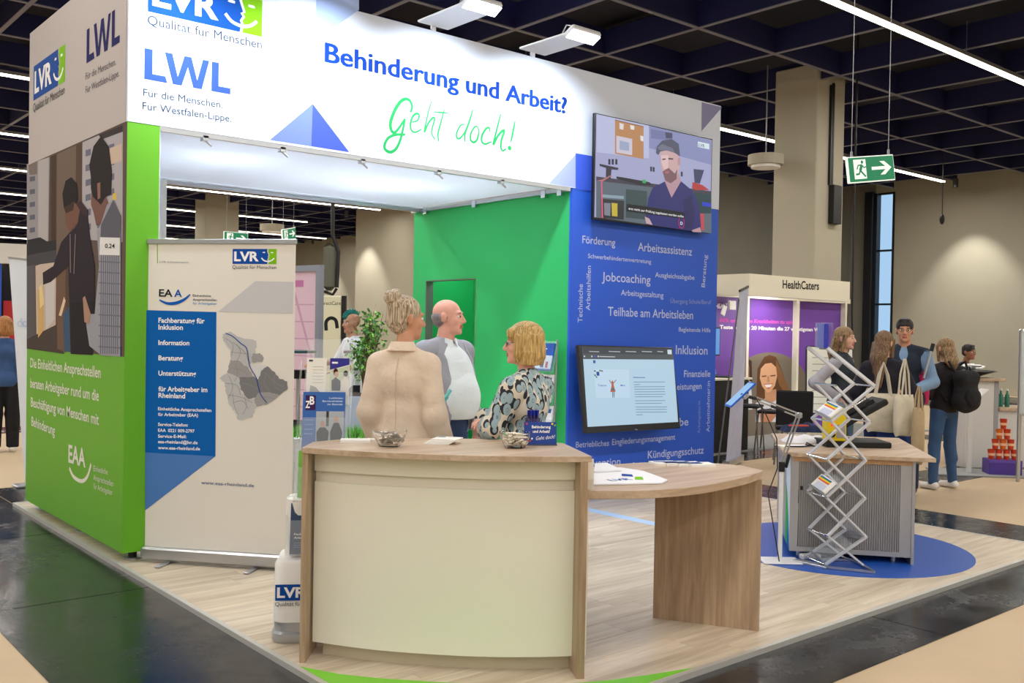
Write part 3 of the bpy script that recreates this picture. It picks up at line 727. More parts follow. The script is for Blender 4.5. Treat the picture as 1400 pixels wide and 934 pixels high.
T_((30, 30, 84), [(600, 500), (640, 470), (655, 560), (640, 640), (610, 636)], 9)
T_((176, 140, 150), [(514, 412), (520, 385), (575, 365), (590, 408), (545, 486)], 9)      # neck
T_((196, 160, 162), [(490, 280), (500, 262), (560, 268), (586, 300), (582, 350), (566, 398), (540, 416), (515, 402), (500, 360), (492, 320)], 10)
T_((214, 182, 184), [(495, 285), (530, 285), (528, 350), (508, 350), (497, 320)], 11)
T_((118, 86, 92), [(502, 362), (530, 345), (560, 372), (572, 350), (568, 398), (540, 418), (514, 404)], 11)
T_((170, 100, 110), [(513, 362), (532, 360), (532, 370), (515, 372)], 12)
T_((60, 46, 58), [(500, 302), (516, 300), (516, 306), (500, 308)], 12); T_((60, 46, 58), [(528, 298), (552, 300), (552, 306), (530, 305)], 12)
T_((180, 140, 146), [(572, 300), (586, 296), (586, 330), (574, 335)], 12)
T_((74, 76, 98), [(470, 275), (474, 245), (500, 216), (545, 208), (578, 232), (584, 290), (560, 275), (520, 262), (490, 268), (482, 285)], 13)  # cap
T_((104, 106, 128), [(474, 250), (500, 232), (548, 252), (560, 275), (520, 262), (490, 262)], 14)
T_((188, 160, 166), [(418, 575), (440, 585), (455, 615), (425, 608)], 9); T_((176, 140, 146), [(640, 640), (680, 625), (686, 650), (645, 648)], 10)
T_((14, 14, 22), [(333, 515), (420, 527), (604, 556), (604, 586), (333, 550)], 15)
S.ptext('erst nicht zur Prüfung zugelassen werden sollte', *KT([(340, 542), (600, 580)]), 3.2, glow((235, 235, 240)), bold=0.01, lay=16)
T_((206, 222, 226), [(668, 220), (722, 232), (722, 258), (668, 246)], 14)
S.ptext('LVR', *KT([(672, 243), (700, 249)]), 4.2, glow((90, 110, 150)), bold=0.02, lay=15)
S.stroke([(S.px(*KT([(590, 603)])[0])[0]+0.045*math.cos(t), S.px(*KT([(590, 603)])[0])[1]+0.06*math.sin(t)) for t in [k*math.pi/8 for k in range(17)]], 0.008, glow((190, 40, 80)), 15)
S.ptext('D', *KT([(585, 613), (596, 615)]), 4, glow((230, 230, 240)), bold=0.02, lay=15)
S.build('screen_picture', TVH)

# ---------------------------------------------------------------- tilted monitor on the blue wall
mo = thing('monitor', 'dark framed tilted monitor on the blue wall showing a web page', 'monitor', (4.95, -0.2, 0.66))
BLc = Vector((4.27, -0.26, 0.655)); 
def onpl(px, py, y): d = ray(px, py); return CAM_POS + d*((y-CAM_POS.y)/d.y)
c_tl, c_tr = onpl(794, 472, -0.13), onpl(923, 475, -0.13)
c_bl, c_br = onpl(802, 592, -0.27), onpl(930.5, 586, -0.27)
u = ((c_br-c_bl)+(c_tr-c_tl))/2; v = ((c_tl-c_bl)+(c_tr-c_br))/2
cen = (c_tl+c_tr+c_bl+c_br)/4; MM = frame(cen-u/2-v/2, u, v); mw, mh = u.length, v.length
MB().rbox((0, 0, -0.05), (mw, mh, 0), mat('monitor_bezel', (38, 38, 40), rough=0.35), 0.006, MM).build('monitor_housing', mo)
cm = cen
MB().cyl((cm.x, cm.y+0.03, cm.z), (cm.x, -0.0, cm.z), 0.05, blk).box((cm.x-0.2, -0.03, cm.z-0.2), (cm.x+0.2, 0, cm.z+0.2), blk).build('wall_bracket', mo)
S = Print(MM @ Matrix.Translation((0, 0, 0.0006)))
KM = lambda pts: grp(pts, 790, 465, 6.92)
def M_(c, pts, lay): S.ppoly(KM(pts), glow(c), lay)
M_((176, 204, 222), [(42, 62), (898, 85), (948, 775), (92, 822)], 1)
M_((52, 58, 66), [(42, 62), (898, 85), (904, 186), (50, 180)], 2)
M_((70, 76, 82), [(46, 128), (900, 140), (904, 186), (50, 180)], 3)
for x0_, x1_ in ((105, 200), (290, 400), (450, 550), (602, 700), (750, 805)): M_((170, 178, 186), [(x0_, 104), (x1_, 108), (x1_, 116), (x0_, 112)], 4)
M_((200, 214, 222), [(845, 92), (885, 93), (887, 136), (848, 134)], 4); M_((190, 198, 205), [(202, 152), (350, 156), (350, 163), (202, 160)], 4)
for x in (55, 125, 185): M_((200, 210, 215), [(x, 148), (x+12, 148), (x+12, 162), (x, 162)], 4)
M_((60, 90, 190), [(155, 148), (170, 148), (170, 163), (155, 163)], 4)
M_((36, 86, 150), [(142, 192), (165, 192), (166, 220), (144, 220)], 3)
M_((186, 212, 230), [(150, 275), (480, 278), (494, 545), (172, 548)], 3)
for q_, c in [((175, 300), (30, 70, 140)), ((150, 285), (60, 50, 40)), ((200, 282), (60, 70, 40)), ((218, 285), (90, 60, 60)), ((152, 325), (40, 60, 70)), ((165, 342), (40, 120, 90))]:
    x, yv = q_; M_(c, [(x, yv), (x+14, yv+2), (x+18, yv+16), (x+4, yv+14)], 4)
M_((30, 70, 140), [(172, 300), (200, 300), (202, 338), (176, 338)], 5)
M_((176, 92, 60), [(316, 395), (324, 380), (334, 395), (338, 430), (356, 490), (304, 492), (318, 430)], 4); M_((60, 110, 120), [(318, 455), (340, 455), (344, 475), (318, 476)], 5)
M_((60, 80, 90), [(324, 492), (331, 492), (332, 545), (326, 545)], 4); M_((60, 80, 90), [(338, 492), (345, 492), (344, 545), (339, 545)], 4)
M_((120, 60, 50), [(292, 380), (298, 378), (318, 408), (314, 412)], 4); M_((120, 60, 50), [(360, 375), (364, 379), (336, 412), (332, 408)], 4)
S.ptext('Talente', *KM([(188, 438), (270, 438)]), 2.4, glow((50, 100, 180)), bold=0.01, lay=5); S.ptext('Mut', *KM([(402, 438), (446, 437)]), 2.4, glow((50, 100, 180)), bold=0.01, lay=5)
M_((90, 120, 170), [(522, 350), (636, 352), (636, 359), (522, 358)], 3)
for i, (ln, yy) in enumerate([(295, 395), (60, 420), (292, 440), (290, 463), (290, 488), (290, 512), (265, 535), (285, 572), (250, 597), (300, 632), (292, 655), (295, 680), (62, 706)]):
    x = 526+i*2; M_((112, 138, 168), [(x, yy), (x+ln, yy-2), (x+ln, yy+4), (x, yy+6)], 3)
S.ptext('hp', (868.5, 588), (871.5, 588), 1.8, glow((150, 170, 230)), lay=3)
S.build('screen_picture', mo)
t = thing('added_cabin_lamp', 'unseen lamp added to brighten the cabin behind the doorway', 'lamp', (4.6, 2.0, 2.64))  # unseen lamp, added so the doorway interior is not dark
MB().rbox((4.45, 1.8, 2.64), (4.75, 2.2, 2.69), lamp_h, 0.005).build('lamp_head', t)
l = D.lights.new('cabin_fill_light', 'AREA'); l.size = 0.28; l.energy = 7; l.color = COOL
o = D.objects.new('cabin_fill_light', l); COL.objects.link(o); o.location = (4.6, 2.0, 2.63)
# ================================================================ FURNITURE OF THE STAND
OAK_T = wood('oak_top', (214, 188, 160), (176, 146, 116), 0.9, 'x', 0.4)
OAK_V = wood('oak_vertical', (204, 174, 140), (152, 120, 90), 1.0, 'z', 0.45)
OAK_E = mat('oak_edge', (190, 150, 108), rough=0.5, var=0.1, vscale=20)
cream = mat('cream_laminate', (236, 231, 218), rough=0.35)
paper = mat('paper_white', (238, 236, 232), rough=0.6)
def cr_(pts, n=8):
    P = [Vector(p) for p in pts]; Q = []
    for i in range(len(P)-1):
        a, b, c, d = P[max(i-1, 0)], P[i], P[i+1], P[min(i+2, len(P)-1)]
        for k in range(n):
            t = k/n; Q.append(0.5*((2*b)+(c-a)*t+(2*a-5*b+4*c-d)*t*t+(3*b-a-3*c+d)*t*t*t))
    return [tuple(q) for q in Q+[P[-1]]]
# curved counter
CF = cr_([(0.02, -2.47), (0.22, -2.80), (0.50, -3.12), (0.75, -3.33), (0.99, -3.48)])
CBk = cr_([(1.24, -3.02), (1.14, -2.80), (0.99, -2.64), (0.70, -2.42), (0.41, -2.28), (0.17, -2.30)])
ct = thing('counter', 'curved cream fronted reception counter with oak sides and top', 'counter', (0.55, -2.85, 0), group=None)
MB().prism(CF+CBk, 1.022, 1.05, OAK_T).build('counter_top', ct, bevel=0.002)
fd = Vector((-0.755, -0.655))
def inset(pts, d): return [(x-fd.x*d, y-fd.y*d) for x, y in pts]
def front(d, z0, z1, m, t0=0.0, t1=1.0, th=0.02):
    P = inset(CF, d); n = len(P); i0, i1 = int(t0*(n-1)), int(t1*(n-1)); A = P[i0:i1+1]; B = [(x-fd.x*th, y-fd.y*th) for x, y in A]
    return MB().prism(A+B[::-1], z0, z1, m)
front(0.105, 0.925, 1.022, cream, 0.06, 1.0).build('upper_board', ct, smooth=True)
front(0.128, 0.86, 0.925, mat('cream_shadow_gap', (226, 220, 206), rough=0.5), 0.06, 1.0).build('recess_strip', ct, smooth=True)
front(0.110, 0.075, 0.872, cream, 0.05, 0.97).build('front_panel', ct, smooth=True)
front(0.165, 0.0, 0.08, mat('cream_plinth', (196, 184, 160), rough=0.5), 0.08, 0.96).build('plinth', ct, smooth=True)
def slab(a, b, th, z0, z1, m, side=1):
    a, b = Vector(a), Vector(b); d = (b-a).normalized(); n = Vector((-d.y, d.x))*th*side
    return MB().prism([tuple(a), tuple(b), tuple(b+n), tuple(a+n)], z0, z1, m)
slab((0.045, -2.485), (0.21, -2.30), 0.028, 0.0, 1.022, OAK_V, 1).build('side_panel', ct)
slab((0.975, -3.47), (1.225, -3.03), 0.036, 0.0, 1.022, OAK_V, 1).build('side_panel', ct)
slab((0.20, -2.33), (1.20, -2.98), 0.02, 0.55, 0.57, OAK_T, 1).build('inner_rail', ct)
# low table
TF = cr_([(1.02, -3.40), (1.20, -3.53), (1.37, -3.60), (1.60, -3.635), (1.82, -3.62), (2.10, -3.57), (2.335, -3.49)])
TB = cr_([(2.40, -3.30), (2.32, -3.12), (2.09, -2.93), (1.85, -2.86), (1.62, -2.86), (1.27, -2.98)])
lt = thing('table', 'low curved oak side table joined to the right of the counter', 'table', (1.7, -3.25, 0))
MB().prism(TF+TB, 0.835, 0.875, OAK_T).build('table_top', lt, bevel=0.002)
slab((2.25, -3.54), (1.97, -3.02), 0.035, 0.0, 0.835, OAK_V, -1).build('leg_panel', lt)

def booklet(name, loc, rz, w, h, th, label, cat, mats=None, group=None, tilt=0.0):
    t = thing(name, label, cat, loc, rz, group); M = W[t]
    pgs = MB().box((-w/2, -h/2, 0), (w/2, h/2, th), paper, M).build('pages', t)
    if mats:
        p = Print(M @ Matrix.Translation((0, 0, th)))
        for (x0, y0, x1, y1, c) in mats: p.rect(x0*w-w/2, y0*h-h/2, x1*w-w/2, y1*h-h/2, flat(c), 1)
        p.build('cover_print', pgs)
    return t
RZ = math.atan2(R2.y, R2.x)
# glass bowls with wrapped sweets
glass = mat('clear_glass', (255, 255, 255), rough=0.02, trans=1.0, ior=1.35)
acryl = mat('clear_acrylic', (235, 242, 246), rough=0.12, alpha=0.12)
foil = mat('silver_wrapper', (205, 200, 190), rough=0.25, metal=0.75)
foilw = mat('cream_wrapper', (226, 218, 200), rough=0.5)
def bowl(px, py, r, label, wm, n):
    p = onz(px, py, 1.05); t = thing('sweet_bowl', label, 'bowl', (p.x, p.y, 1.05), RZ, 'bowls on the counter'); M = W[t]
    def sq(r_, z, q=0.75):
        out = []
        for k in range(24):
            a = 2*math.pi*k/24; c, s_ = math.cos(a), math.sin(a)
            f = (abs(c)**4+abs(s_)**4)**(-0.25); out.append((r_*c*f, r_*s_*f, z))
        return out
    MB().loft([sq(r*0.55, 0.0), sq(r*0.62, 0.004), sq(r*0.90, 0.045), sq(r, 0.078), sq(r*0.965, 0.078), sq(r*0.85, 0.045), sq(r*0.5, 0.008)], glass, M).build('glass_bowl', t, smooth=True)
    for i in range(n):
        a = random.random()*6.28; rr = r*0.62*math.sqrt(random.random()); z = 0.018+0.062*random.random()*(1-0.35*rr/r); rz = random.random()*6.28; tl = random.uniform(-.6, .6)
        Mi = Matrix.Translation((p.x, p.y, 1.05)) @ Matrix.Translation((rr*math.cos(a), rr*math.sin(a), z)) @ Matrix.Rotation(rz, 4, 'Z') @ Matrix.Rotation(tl, 4, 'X')
        mb = MB().rbox((-0.016, -0.008, -0.005), (0.016, 0.008, 0.005), wm, 0.003, Mi)
        mb.loft([[(0.016, -.003, -.002), (0.016, .003, -.002), (0.016, .003, .002), (0.016, -.003, .002)], [(0.026, -.009, -.001), (0.026, .009, -.001), (0.026, .009, .001), (0.026, -.009, .001)]], wm, Mi)
        mb.loft([[(-0.016, -.003, -.002), (-0.016, .003, -.002), (-0.016, .003, .002), (-0.016, -.003, .002)], [(-0.026, -.009, -.001), (-0.026, .009, -.001), (-0.026, .009, .001), (-0.026, -.009, .001)]], wm, Mi)
        tag(mb.build('wrapped_sweet'), 'small wrapped sweet in the '+('left' if wm is foil else 'right')+' glass bowl', 'sweet', 'wrapped sweets in the '+('left' if wm is foil else 'right')+' bowl')
bowl(533, 610, 0.083, 'square glass bowl with silver wrapped sweets left on the counter', foil, 40)
bowl(704, 612, 0.080, 'square glass bowl with cream wrapped sweets right on the counter', foilw, 40)
# brochures on the counter
p = onz(486, 604, 1.05)
booklet('brochure', (p.x, p.y, 1.05), RZ+0.15, 0.15, 0.10, 0.012, 'flat white brochure pile at the left end of the counter', 'brochure')
p = onz(510, 601, 1.05)
booklet('leaflet', (p.x, p.y, 1.05), RZ-0.3, 0.08, 0.05, 0.004, 'small white leaflet lying behind the left glass bowl', 'leaflet')
p = onz(600, 606, 1.05)
for i in range(5):
    q = p + R2*(i*0.011)+F2*0.0
    booklet('leaflet', (q.x, q.y, 1.05+i*0.0055), RZ-0.12-0.03*i, 0.13, 0.12, 0.0055, 'white leaflet in the fanned pile in the middle of the counter', 'leaflet',
            [(0.05, 0.62, 0.35, 0.85, (90, 130, 150)), (0.45, 0.70, 0.8, 0.76, (120, 120, 125))], 'fanned leaflets in the middle of the counter')
# pen cup and blue sign
p = onz(728, 602.5, 1.05)
pc = thing('pen_cup', 'clear cup full of blue capped pens behind the little blue sign', 'pen cup', (p.x, p.y, 1.05)); M = W[pc]
MB().lathe([(0.030, 0), (0.033, 0.002), (0.042, 0.12), (0.039, 0.12), (0.028, 0.006)], mat('smoky_acrylic', (90, 80, 130), rough=0.1, alpha=0.55), 20, M).build('cup', pc, smooth=True)
pen_b, pen_c = mat('pen_barrel', (70, 62, 110), rough=0.4), mat('pen_cap_blue', (22, 40, 150), rough=0.3)
for i in range(14):
    a = i*2.4; rr = 0.030*math.sqrt((i+0.5)/14)
    x, y = p.x+rr*math.cos(a), p.y+rr*math.sin(a)
    t = thing('pen', 'blue capped pen standing in the clear cup', 'pen', (x, y, 1.057), 0, 'pens in the cup')
    bb_ = MB().cyl((x, y, 1.057), (x, y, 1.19), 0.005, pen_b, seg=8).build('barrel', t); MB().cyl((x, y, 1.185), (x, y, 1.212), 0.0068, pen_c, seg=8).build('cap', bb_)
p = onz(739, 609, 1.05)
sg = thing('counter_sign', 'small deep blue sign with white lettering at the right of the counter', 'sign', (p.x, p.y, 1.05), RZ+0.10); M = W[sg]
MB().rbox((-0.085, -0.012, 0), (0.085, 0.045, 0.006), mat('sign_base', (60, 70, 100), rough=0.4), 0.002, M).build('base', sg)
Ms = M @ Matrix.Translation((0, 0, 0.004)) @ Matrix.Rotation(math.radians(82), 4, 'X')
sgp = MB().rbox((-0.083, 0, -0.02), (0.083, 0.115, 0.0), mat('sign_blue', (18, 62, 150), rough=0.4), 0.002, Ms).build('panel', sg)
pr = Print(Ms @ Matrix.Translation((0, 0, 0.0005)))
pr.text('Behinderung', (-0.045, 0.083), (0.052, 0.083), 0.014, WHITE_P, bold=0.03); pr.text('und Arbeit?', (-0.040, 0.060), (0.048, 0.060), 0.014, WHITE_P, bold=0.03)
pr.text('Geht doch!', (-0.025, 0.022), (0.072, 0.032), 0.018, WHITE_P, slant=0.25)
for i, c in enumerate([(240, 200, 40), (220, 70, 60), (120, 190, 60), (240, 240, 240), (230, 120, 160), (240, 200, 40), (120, 190, 60), (220, 70, 60)]):
    x, y = [(-0.07, 0.03), (-0.055, 0.018), (-0.062, 0.045), (-0.045, 0.03), (-0.075, 0.012), (0.06, 0.105), (0.074, 0.098), (-0.072, 0.105)][i]
    pr.poly([(x-0.005, y-0.003), (x+0.004, y-0.005), (x+0.006, y+0.004), (x-0.003, y+0.005)], flat(c), 2)
pr.build('sign_print', sgp)
# tote bags and leaflets on the table
tote = mat('white_tote', (232, 232, 238), rough=0.8, bump=0.3, bscale=30)
p = onz(862, 652, 0.875); tt = thing('tote_bag', 'white printed cloth bag lying flat on the low oak table', 'bag', (p.x-0.12, p.y-0.0, 0.875))
def blob_sheet(poly, z, th, m, n=1): return MB().prism(poly, z, z+th, m)
A = [onz(*q, 0.88) for q in [(812, 642), (848, 640), (880, 645), (913, 657), (905, 661), (811, 663)]]
MB().prism([(a.x, a.y) for a in A], 0.8755, 0.885, tote).build('bag_cloth', tt, bevel=0.003)
A2 = [onz(*q, 0.892) for q in [(813, 635), (830, 634), (843, 640), (850, 643), (812, 645)]]
MB().prism([(a.x, a.y) for a in A2], 0.886, 0.898, tote).build('bag_fold', tt, bevel=0.003)
pb = Print(frame((0, 0, 0.8853), (1, 0, 0), (0, 1, 0)))
def onb(x, y): q = onz(x, y, 0.8853); return (q.x, q.y)
pb.text('LVR', onb(836, 658), onb(866, 656), 0.05, BLUE_P, bold=0.03, lay=1); pb.poly([onb(868, 656), onb(868, 652), onb(878, 652), onb(880, 656)], GREEN_P, 1)
pb.poly([onb(850, 651), onb(850, 648), onb(864, 649), onb(866, 652)], BLUE_P, 1)
pb.build('bag_print', tt)
for i, (x, y) in enumerate([(908, 634), (924, 634.5), (940, 635), (957, 636)]):
    q = onz(x, y, 0.879); nm = ['leftmost', 'second from the left', 'third from the left', 'rightmost'][i]
    booklet('booklet', (q.x, q.y, 0.875+0.0), RZ+0.25, 0.15, 0.105, 0.014, 'white booklet on the low table, '+nm+' of the four in a row', 'booklet', [(0.1, 0.5, 0.6, 0.8, (60, 90, 160))], 'row of booklets on the low table')

# ---------------------------------------------------------------- roll-up banner
def planar_px(M, x, y): return None
b0, b1 = Vector((0.145, 0.0, 0)), Vector((0.83, -0.845, 0)); bu = (b1-b0).normalized(); BW = (b1-b0).length
ru = thing('rollup_banner', 'white roll-up banner with a blue text column and a grey map', 'roll-up banner', ((b0.x+b1.x)/2, (b0.y+b1.y)/2, 0))
MBn = frame(b0, bu, (0, 0, 1))
MB().rbox((0, 0.02, -0.08), (BW, 0.105, 0.05), alu, 0.012, MBn).build('cassette', ru)
for x in (0.2, BW-0.25): MB().rbox((x-0.02, 0.0, -0.10), (x+0.02, 0.014, 0.17), alu, 0.005, MBn).build('foot', ru)
ban = mat('banner_fabric', (226, 221, 212), rough=0.7)
bsh = MB().box((0.008, 0.10, -0.003), (BW-0.008, 2.19, 0.0), ban, MBn).build('banner_sheet', ru)
MB().rbox((0.0, 2.18, -0.014), (BW, 2.215, 0.010), alu, 0.004, MBn).build('top_rail', ru)
MB().cyl((BW/2, 0.1, -0.03), (BW/2, 2.18, -0.03), 0.01, alu, M=MBn).build('support_pole', ru)
B = Print(MBn @ Matrix.Translation((0, 0, 0.0005)))
Kb = lambda pts: grp(pts, 190, 310, 3.736); Kc = lambda pts: grp(pts, 190, 540, 3.736)
bb = flat((10, 95, 175)); bb2 = flat((78, 124, 190)); gg = flat((198, 198, 200)); dk = flat((35, 38, 45))
B.ppoly(Kb([(32, 426), (396, 436)])+Kc([(391, 314), (32, 294)]), bb, 1)
B.ppoly(Kc([(32, 294), (391, 314), (32, 590)]), bb2, 1)
B.ppoly(Kb([(405, 434), (595, 278), (790, 282), (786, 444)]), gg, 1)
B.ppoly(Kb([(92, 85), (96, 85), (97, 187), (93, 187)]), flat((120, 180, 50)), 2)
B.ptext('LVR-Inklusionsamt', *Kb([(106, 185), (255, 187)]), 2.8, flat((140, 140, 140)))
a, b_ = B.px(*Kb([(478, 190)])[0]), B.px(*Kb([(702, 194)])[0]); lvr_logo(B, a, b_[0]-a[0], subcol=flat((60, 60, 70)))
B.ptext('EA', *Kb([(102, 356), (172, 358)]), 9.6, dk, bold=0.02); B.ptext('A', *Kb([(180, 358), (220, 359)]), 9.6, flat((20, 80, 170)), bold=0.02)
B.pstroke(Kb([(104, 374), (145, 392), (190, 390), (232, 372), (262, 346)]), lambda t: 0.008+0.014*math.sin(math.pi*t), flat((20, 90, 180)), 2)
for t, y, c in [('Einheitliche', 359, dk), ('Ansprechstellen', 380, dk), ('für Arbeitgeber', 399, flat((90, 150, 200)))]:
    B.ptext(t, *Kb([(275, y-2), (368 if y < 370 else 398, y)]), 3.0, c, bold=0.01)
for t, x1, y, y1, h in [('Fachberatung für', 336, 490, 494, 6.6), ('Inklusion', 225, 525, 527, 6.6), ('Information', 258, 604, 606, 6.4), ('Beratung', 225, 682, 684, 6.4), ('Unterstützung', 292, 760, 763, 6.4), ('für Arbeitgeber im', 350, 840, 845, 6.4), ('Rheinland', 236, 873, 877, 6.4)]:
    B.ptext(t, *Kb([(100, y), (x1, y1)]), h, WHITE_P, bold=0.02)
for t, x1, y, y1, h in [('Einheitliche Ansprechstellen', 370, 78, 87, 4.2), ('für Arbeitgeber (EAA)', 302, 107, 112, 4.2), ('Service-Telefon:', 250, 158, 162, 4.2), ('EAA  0221 809-2797', 284, 188, 193, 4.2), ('Service-E-Mail:', 243, 218, 221, 4.2), ('eaa-rheinland@lvr.de', 300, 246, 252, 4.2), ('www.eaa-rheinland.de', 312, 277, 283, 4.2)]:
    B.ptext(t, *Kc([(98, y), (x1, y1)]), h, WHITE_P, bold=0.018)
B.ptext('www.eaa-rheinland.de', *Kc([(318, 456), (588, 472)]), 4.6, flat((70, 90, 130)), bold=0.006)
B.build('banner_print', bsh)
# map: regions
def jag(pts, n=4, a=1.1):
    rj = random.Random(len(pts)); out = []
    for k in range(len(pts)):
        (x0, y0), (x1, y1) = pts[k], pts[(k+1) % len(pts)]
        for q_ in range(n):
            t_ = q_/n; e_ = 0 if q_ == 0 else a; out.append((x0+(x1-x0)*t_+rj.uniform(-e_, e_), y0+(y1-y0)*t_+rj.uniform(-e_, e_)))
    return out
mp_l, mp_m, mp_d = flat((190, 190, 191)), flat((158, 156, 157)), flat((125, 124, 126)); mp_x = flat((212, 212, 212))
B.ppoly(jag(Kb([(430, 550), (465, 535), (520, 565), (600, 585), (595, 640), (578, 690), (560, 720), (520, 690), (470, 680), (470, 630), (440, 590), (428, 570)])), mp_l, 2)
B.ppoly(jag(Kb([(580, 650), (620, 645), (638, 668), (630, 690), (590, 695), (575, 690)])), mp_m, 3)
B.ppoly(jag(Kb([(470, 680), (520, 690), (560, 720), (590, 770), (560, 800), (510, 795), (450, 740), (462, 705)])), mp_m, 3)
B.ppoly(jag(Kb([(570, 705), (620, 700), (660, 715), (620, 760), (610, 780), (590, 765)])), mp_x, 3)
B.ppoly(jag(Kb([(515, 770), (590, 765), (610, 780), (615, 870), (560, 880), (520, 830)])), mp_d, 4)
B.ppoly(jag(Kb([(610, 780), (625, 735), (655, 712), (690, 740), (715, 775), (758, 790), (760, 830), (720, 860), (660, 850), (612, 850)])), mp_d, 4)
B.ppoly(jag(Kb([(612, 850), (660, 845), (720, 860), (690, 885), (650, 910), (600, 918), (590, 880)])), mp_m, 5)
B.ppoly(jag(Kb([(412, 775), (450, 745), (510, 770), (525, 850), (560, 880), (592, 878), (600, 930)])+Kc([(590, 70), (580, 115), (510, 128), (490, 80), (462, 50), (455, 10)])+Kb([(445, 850), (440, 800)])), mp_l, 3)
for i, pts in enumerate([[(440, 800), (500, 810), (520, 860)], [(455, 860), (520, 870), (580, 900)], [(470, 640), (560, 650)], [(480, 590), (540, 640), (560, 690)], [(640, 740), (690, 790), (740, 820)], [(470, 720), (540, 740), (560, 790)], [(480, 900), (530, 890), (560, 930)], [(500, 600), (520, 640), (500, 690)], [(460, 760), (480, 820), (455, 880)], [(540, 870), (550, 920), (530, 960)], [(480, 850), (490, 920), (510, 960)], [(650, 760), (640, 800), (670, 840)], [(690, 760), (700, 820), (740, 840)], [(530, 800), (570, 810), (610, 830)], [(620, 870), (660, 870), (690, 880)], [(495, 700), (505, 750), (490, 790)], [(440, 570), (480, 600), (475, 660)]]):
    B.pstroke(Kb(pts), 0.003, flat((140, 140, 142)), 6)
B.pstroke(Kb([(445, 545), (480, 560), (520, 595), (550, 620), (560, 670), (570, 720), (600, 770), (612, 820), (625, 860), (655, 900)]), 0.006, flat((45, 75, 150)), 7)
B.build('region_map', bsh)

# ---------------------------------------------------------------- brochure tower beside the counter
gc = dep(424, 870, 5.15); gc.z = 0
bt = thing('brochure_stand', 'tall white brochure tower with clear trays left of the counter', 'brochure stand', (gc.x, gc.y, 0), RZ+0.12); M = W[bt]
wp = mat('white_gloss_body', (232, 230, 226), rough=0.3)
silv = mat('silver_plastic', (176, 178, 182), rough=0.3, metal=0.6)
def rrect(w, d, z, y0=0.0, n=6, r=0.07):
    out = []
    for cx, cy, a0 in ((w/2-r, -d/2+r, -90), (w/2-r, d/2-r, 0), (-w/2+r, d/2-r, 90), (-w/2+r, -d/2+r, 180)):
        for k in range(n+1):
            a = math.radians(a0+90*k/n); out.append((cx+r*math.cos(a), cy+y0+r*math.sin(a), z))
    return out
MB().loft([rrect(0.36, 0.34, 0.0), rrect(0.375, 0.355, 0.015), rrect(0.375, 0.355, 0.05), rrect(0.35, 0.33, 0.06), rrect(0.36, 0.34, 0.11)], silv, M).build('base', bt, smooth=True)
MB().loft([rrect(0.365, 0.345, 0.11), rrect(0.355, 0.33, 0.40), rrect(0.33, 0.30, 0.425)], wp, M).build('body', bt, smooth=True)
MB().loft([rrect(0.28, 0.20, 0.425, 0.03), rrect(0.27, 0.19, 0.72, 0.045), rrect(0.25, 0.17, 0.73, 0.045)], wp, M).build('upper_body', bt, smooth=True)
pr = Print(M @ frame((0, -0.345/2-0.002, 0), (1, 0, 0), (0, 0, 1)))
lvr_logo(pr, (-0.165, 0.225), 0.26, subcol=flat((60, 60, 66)))
pr.build('logo_print', bt)
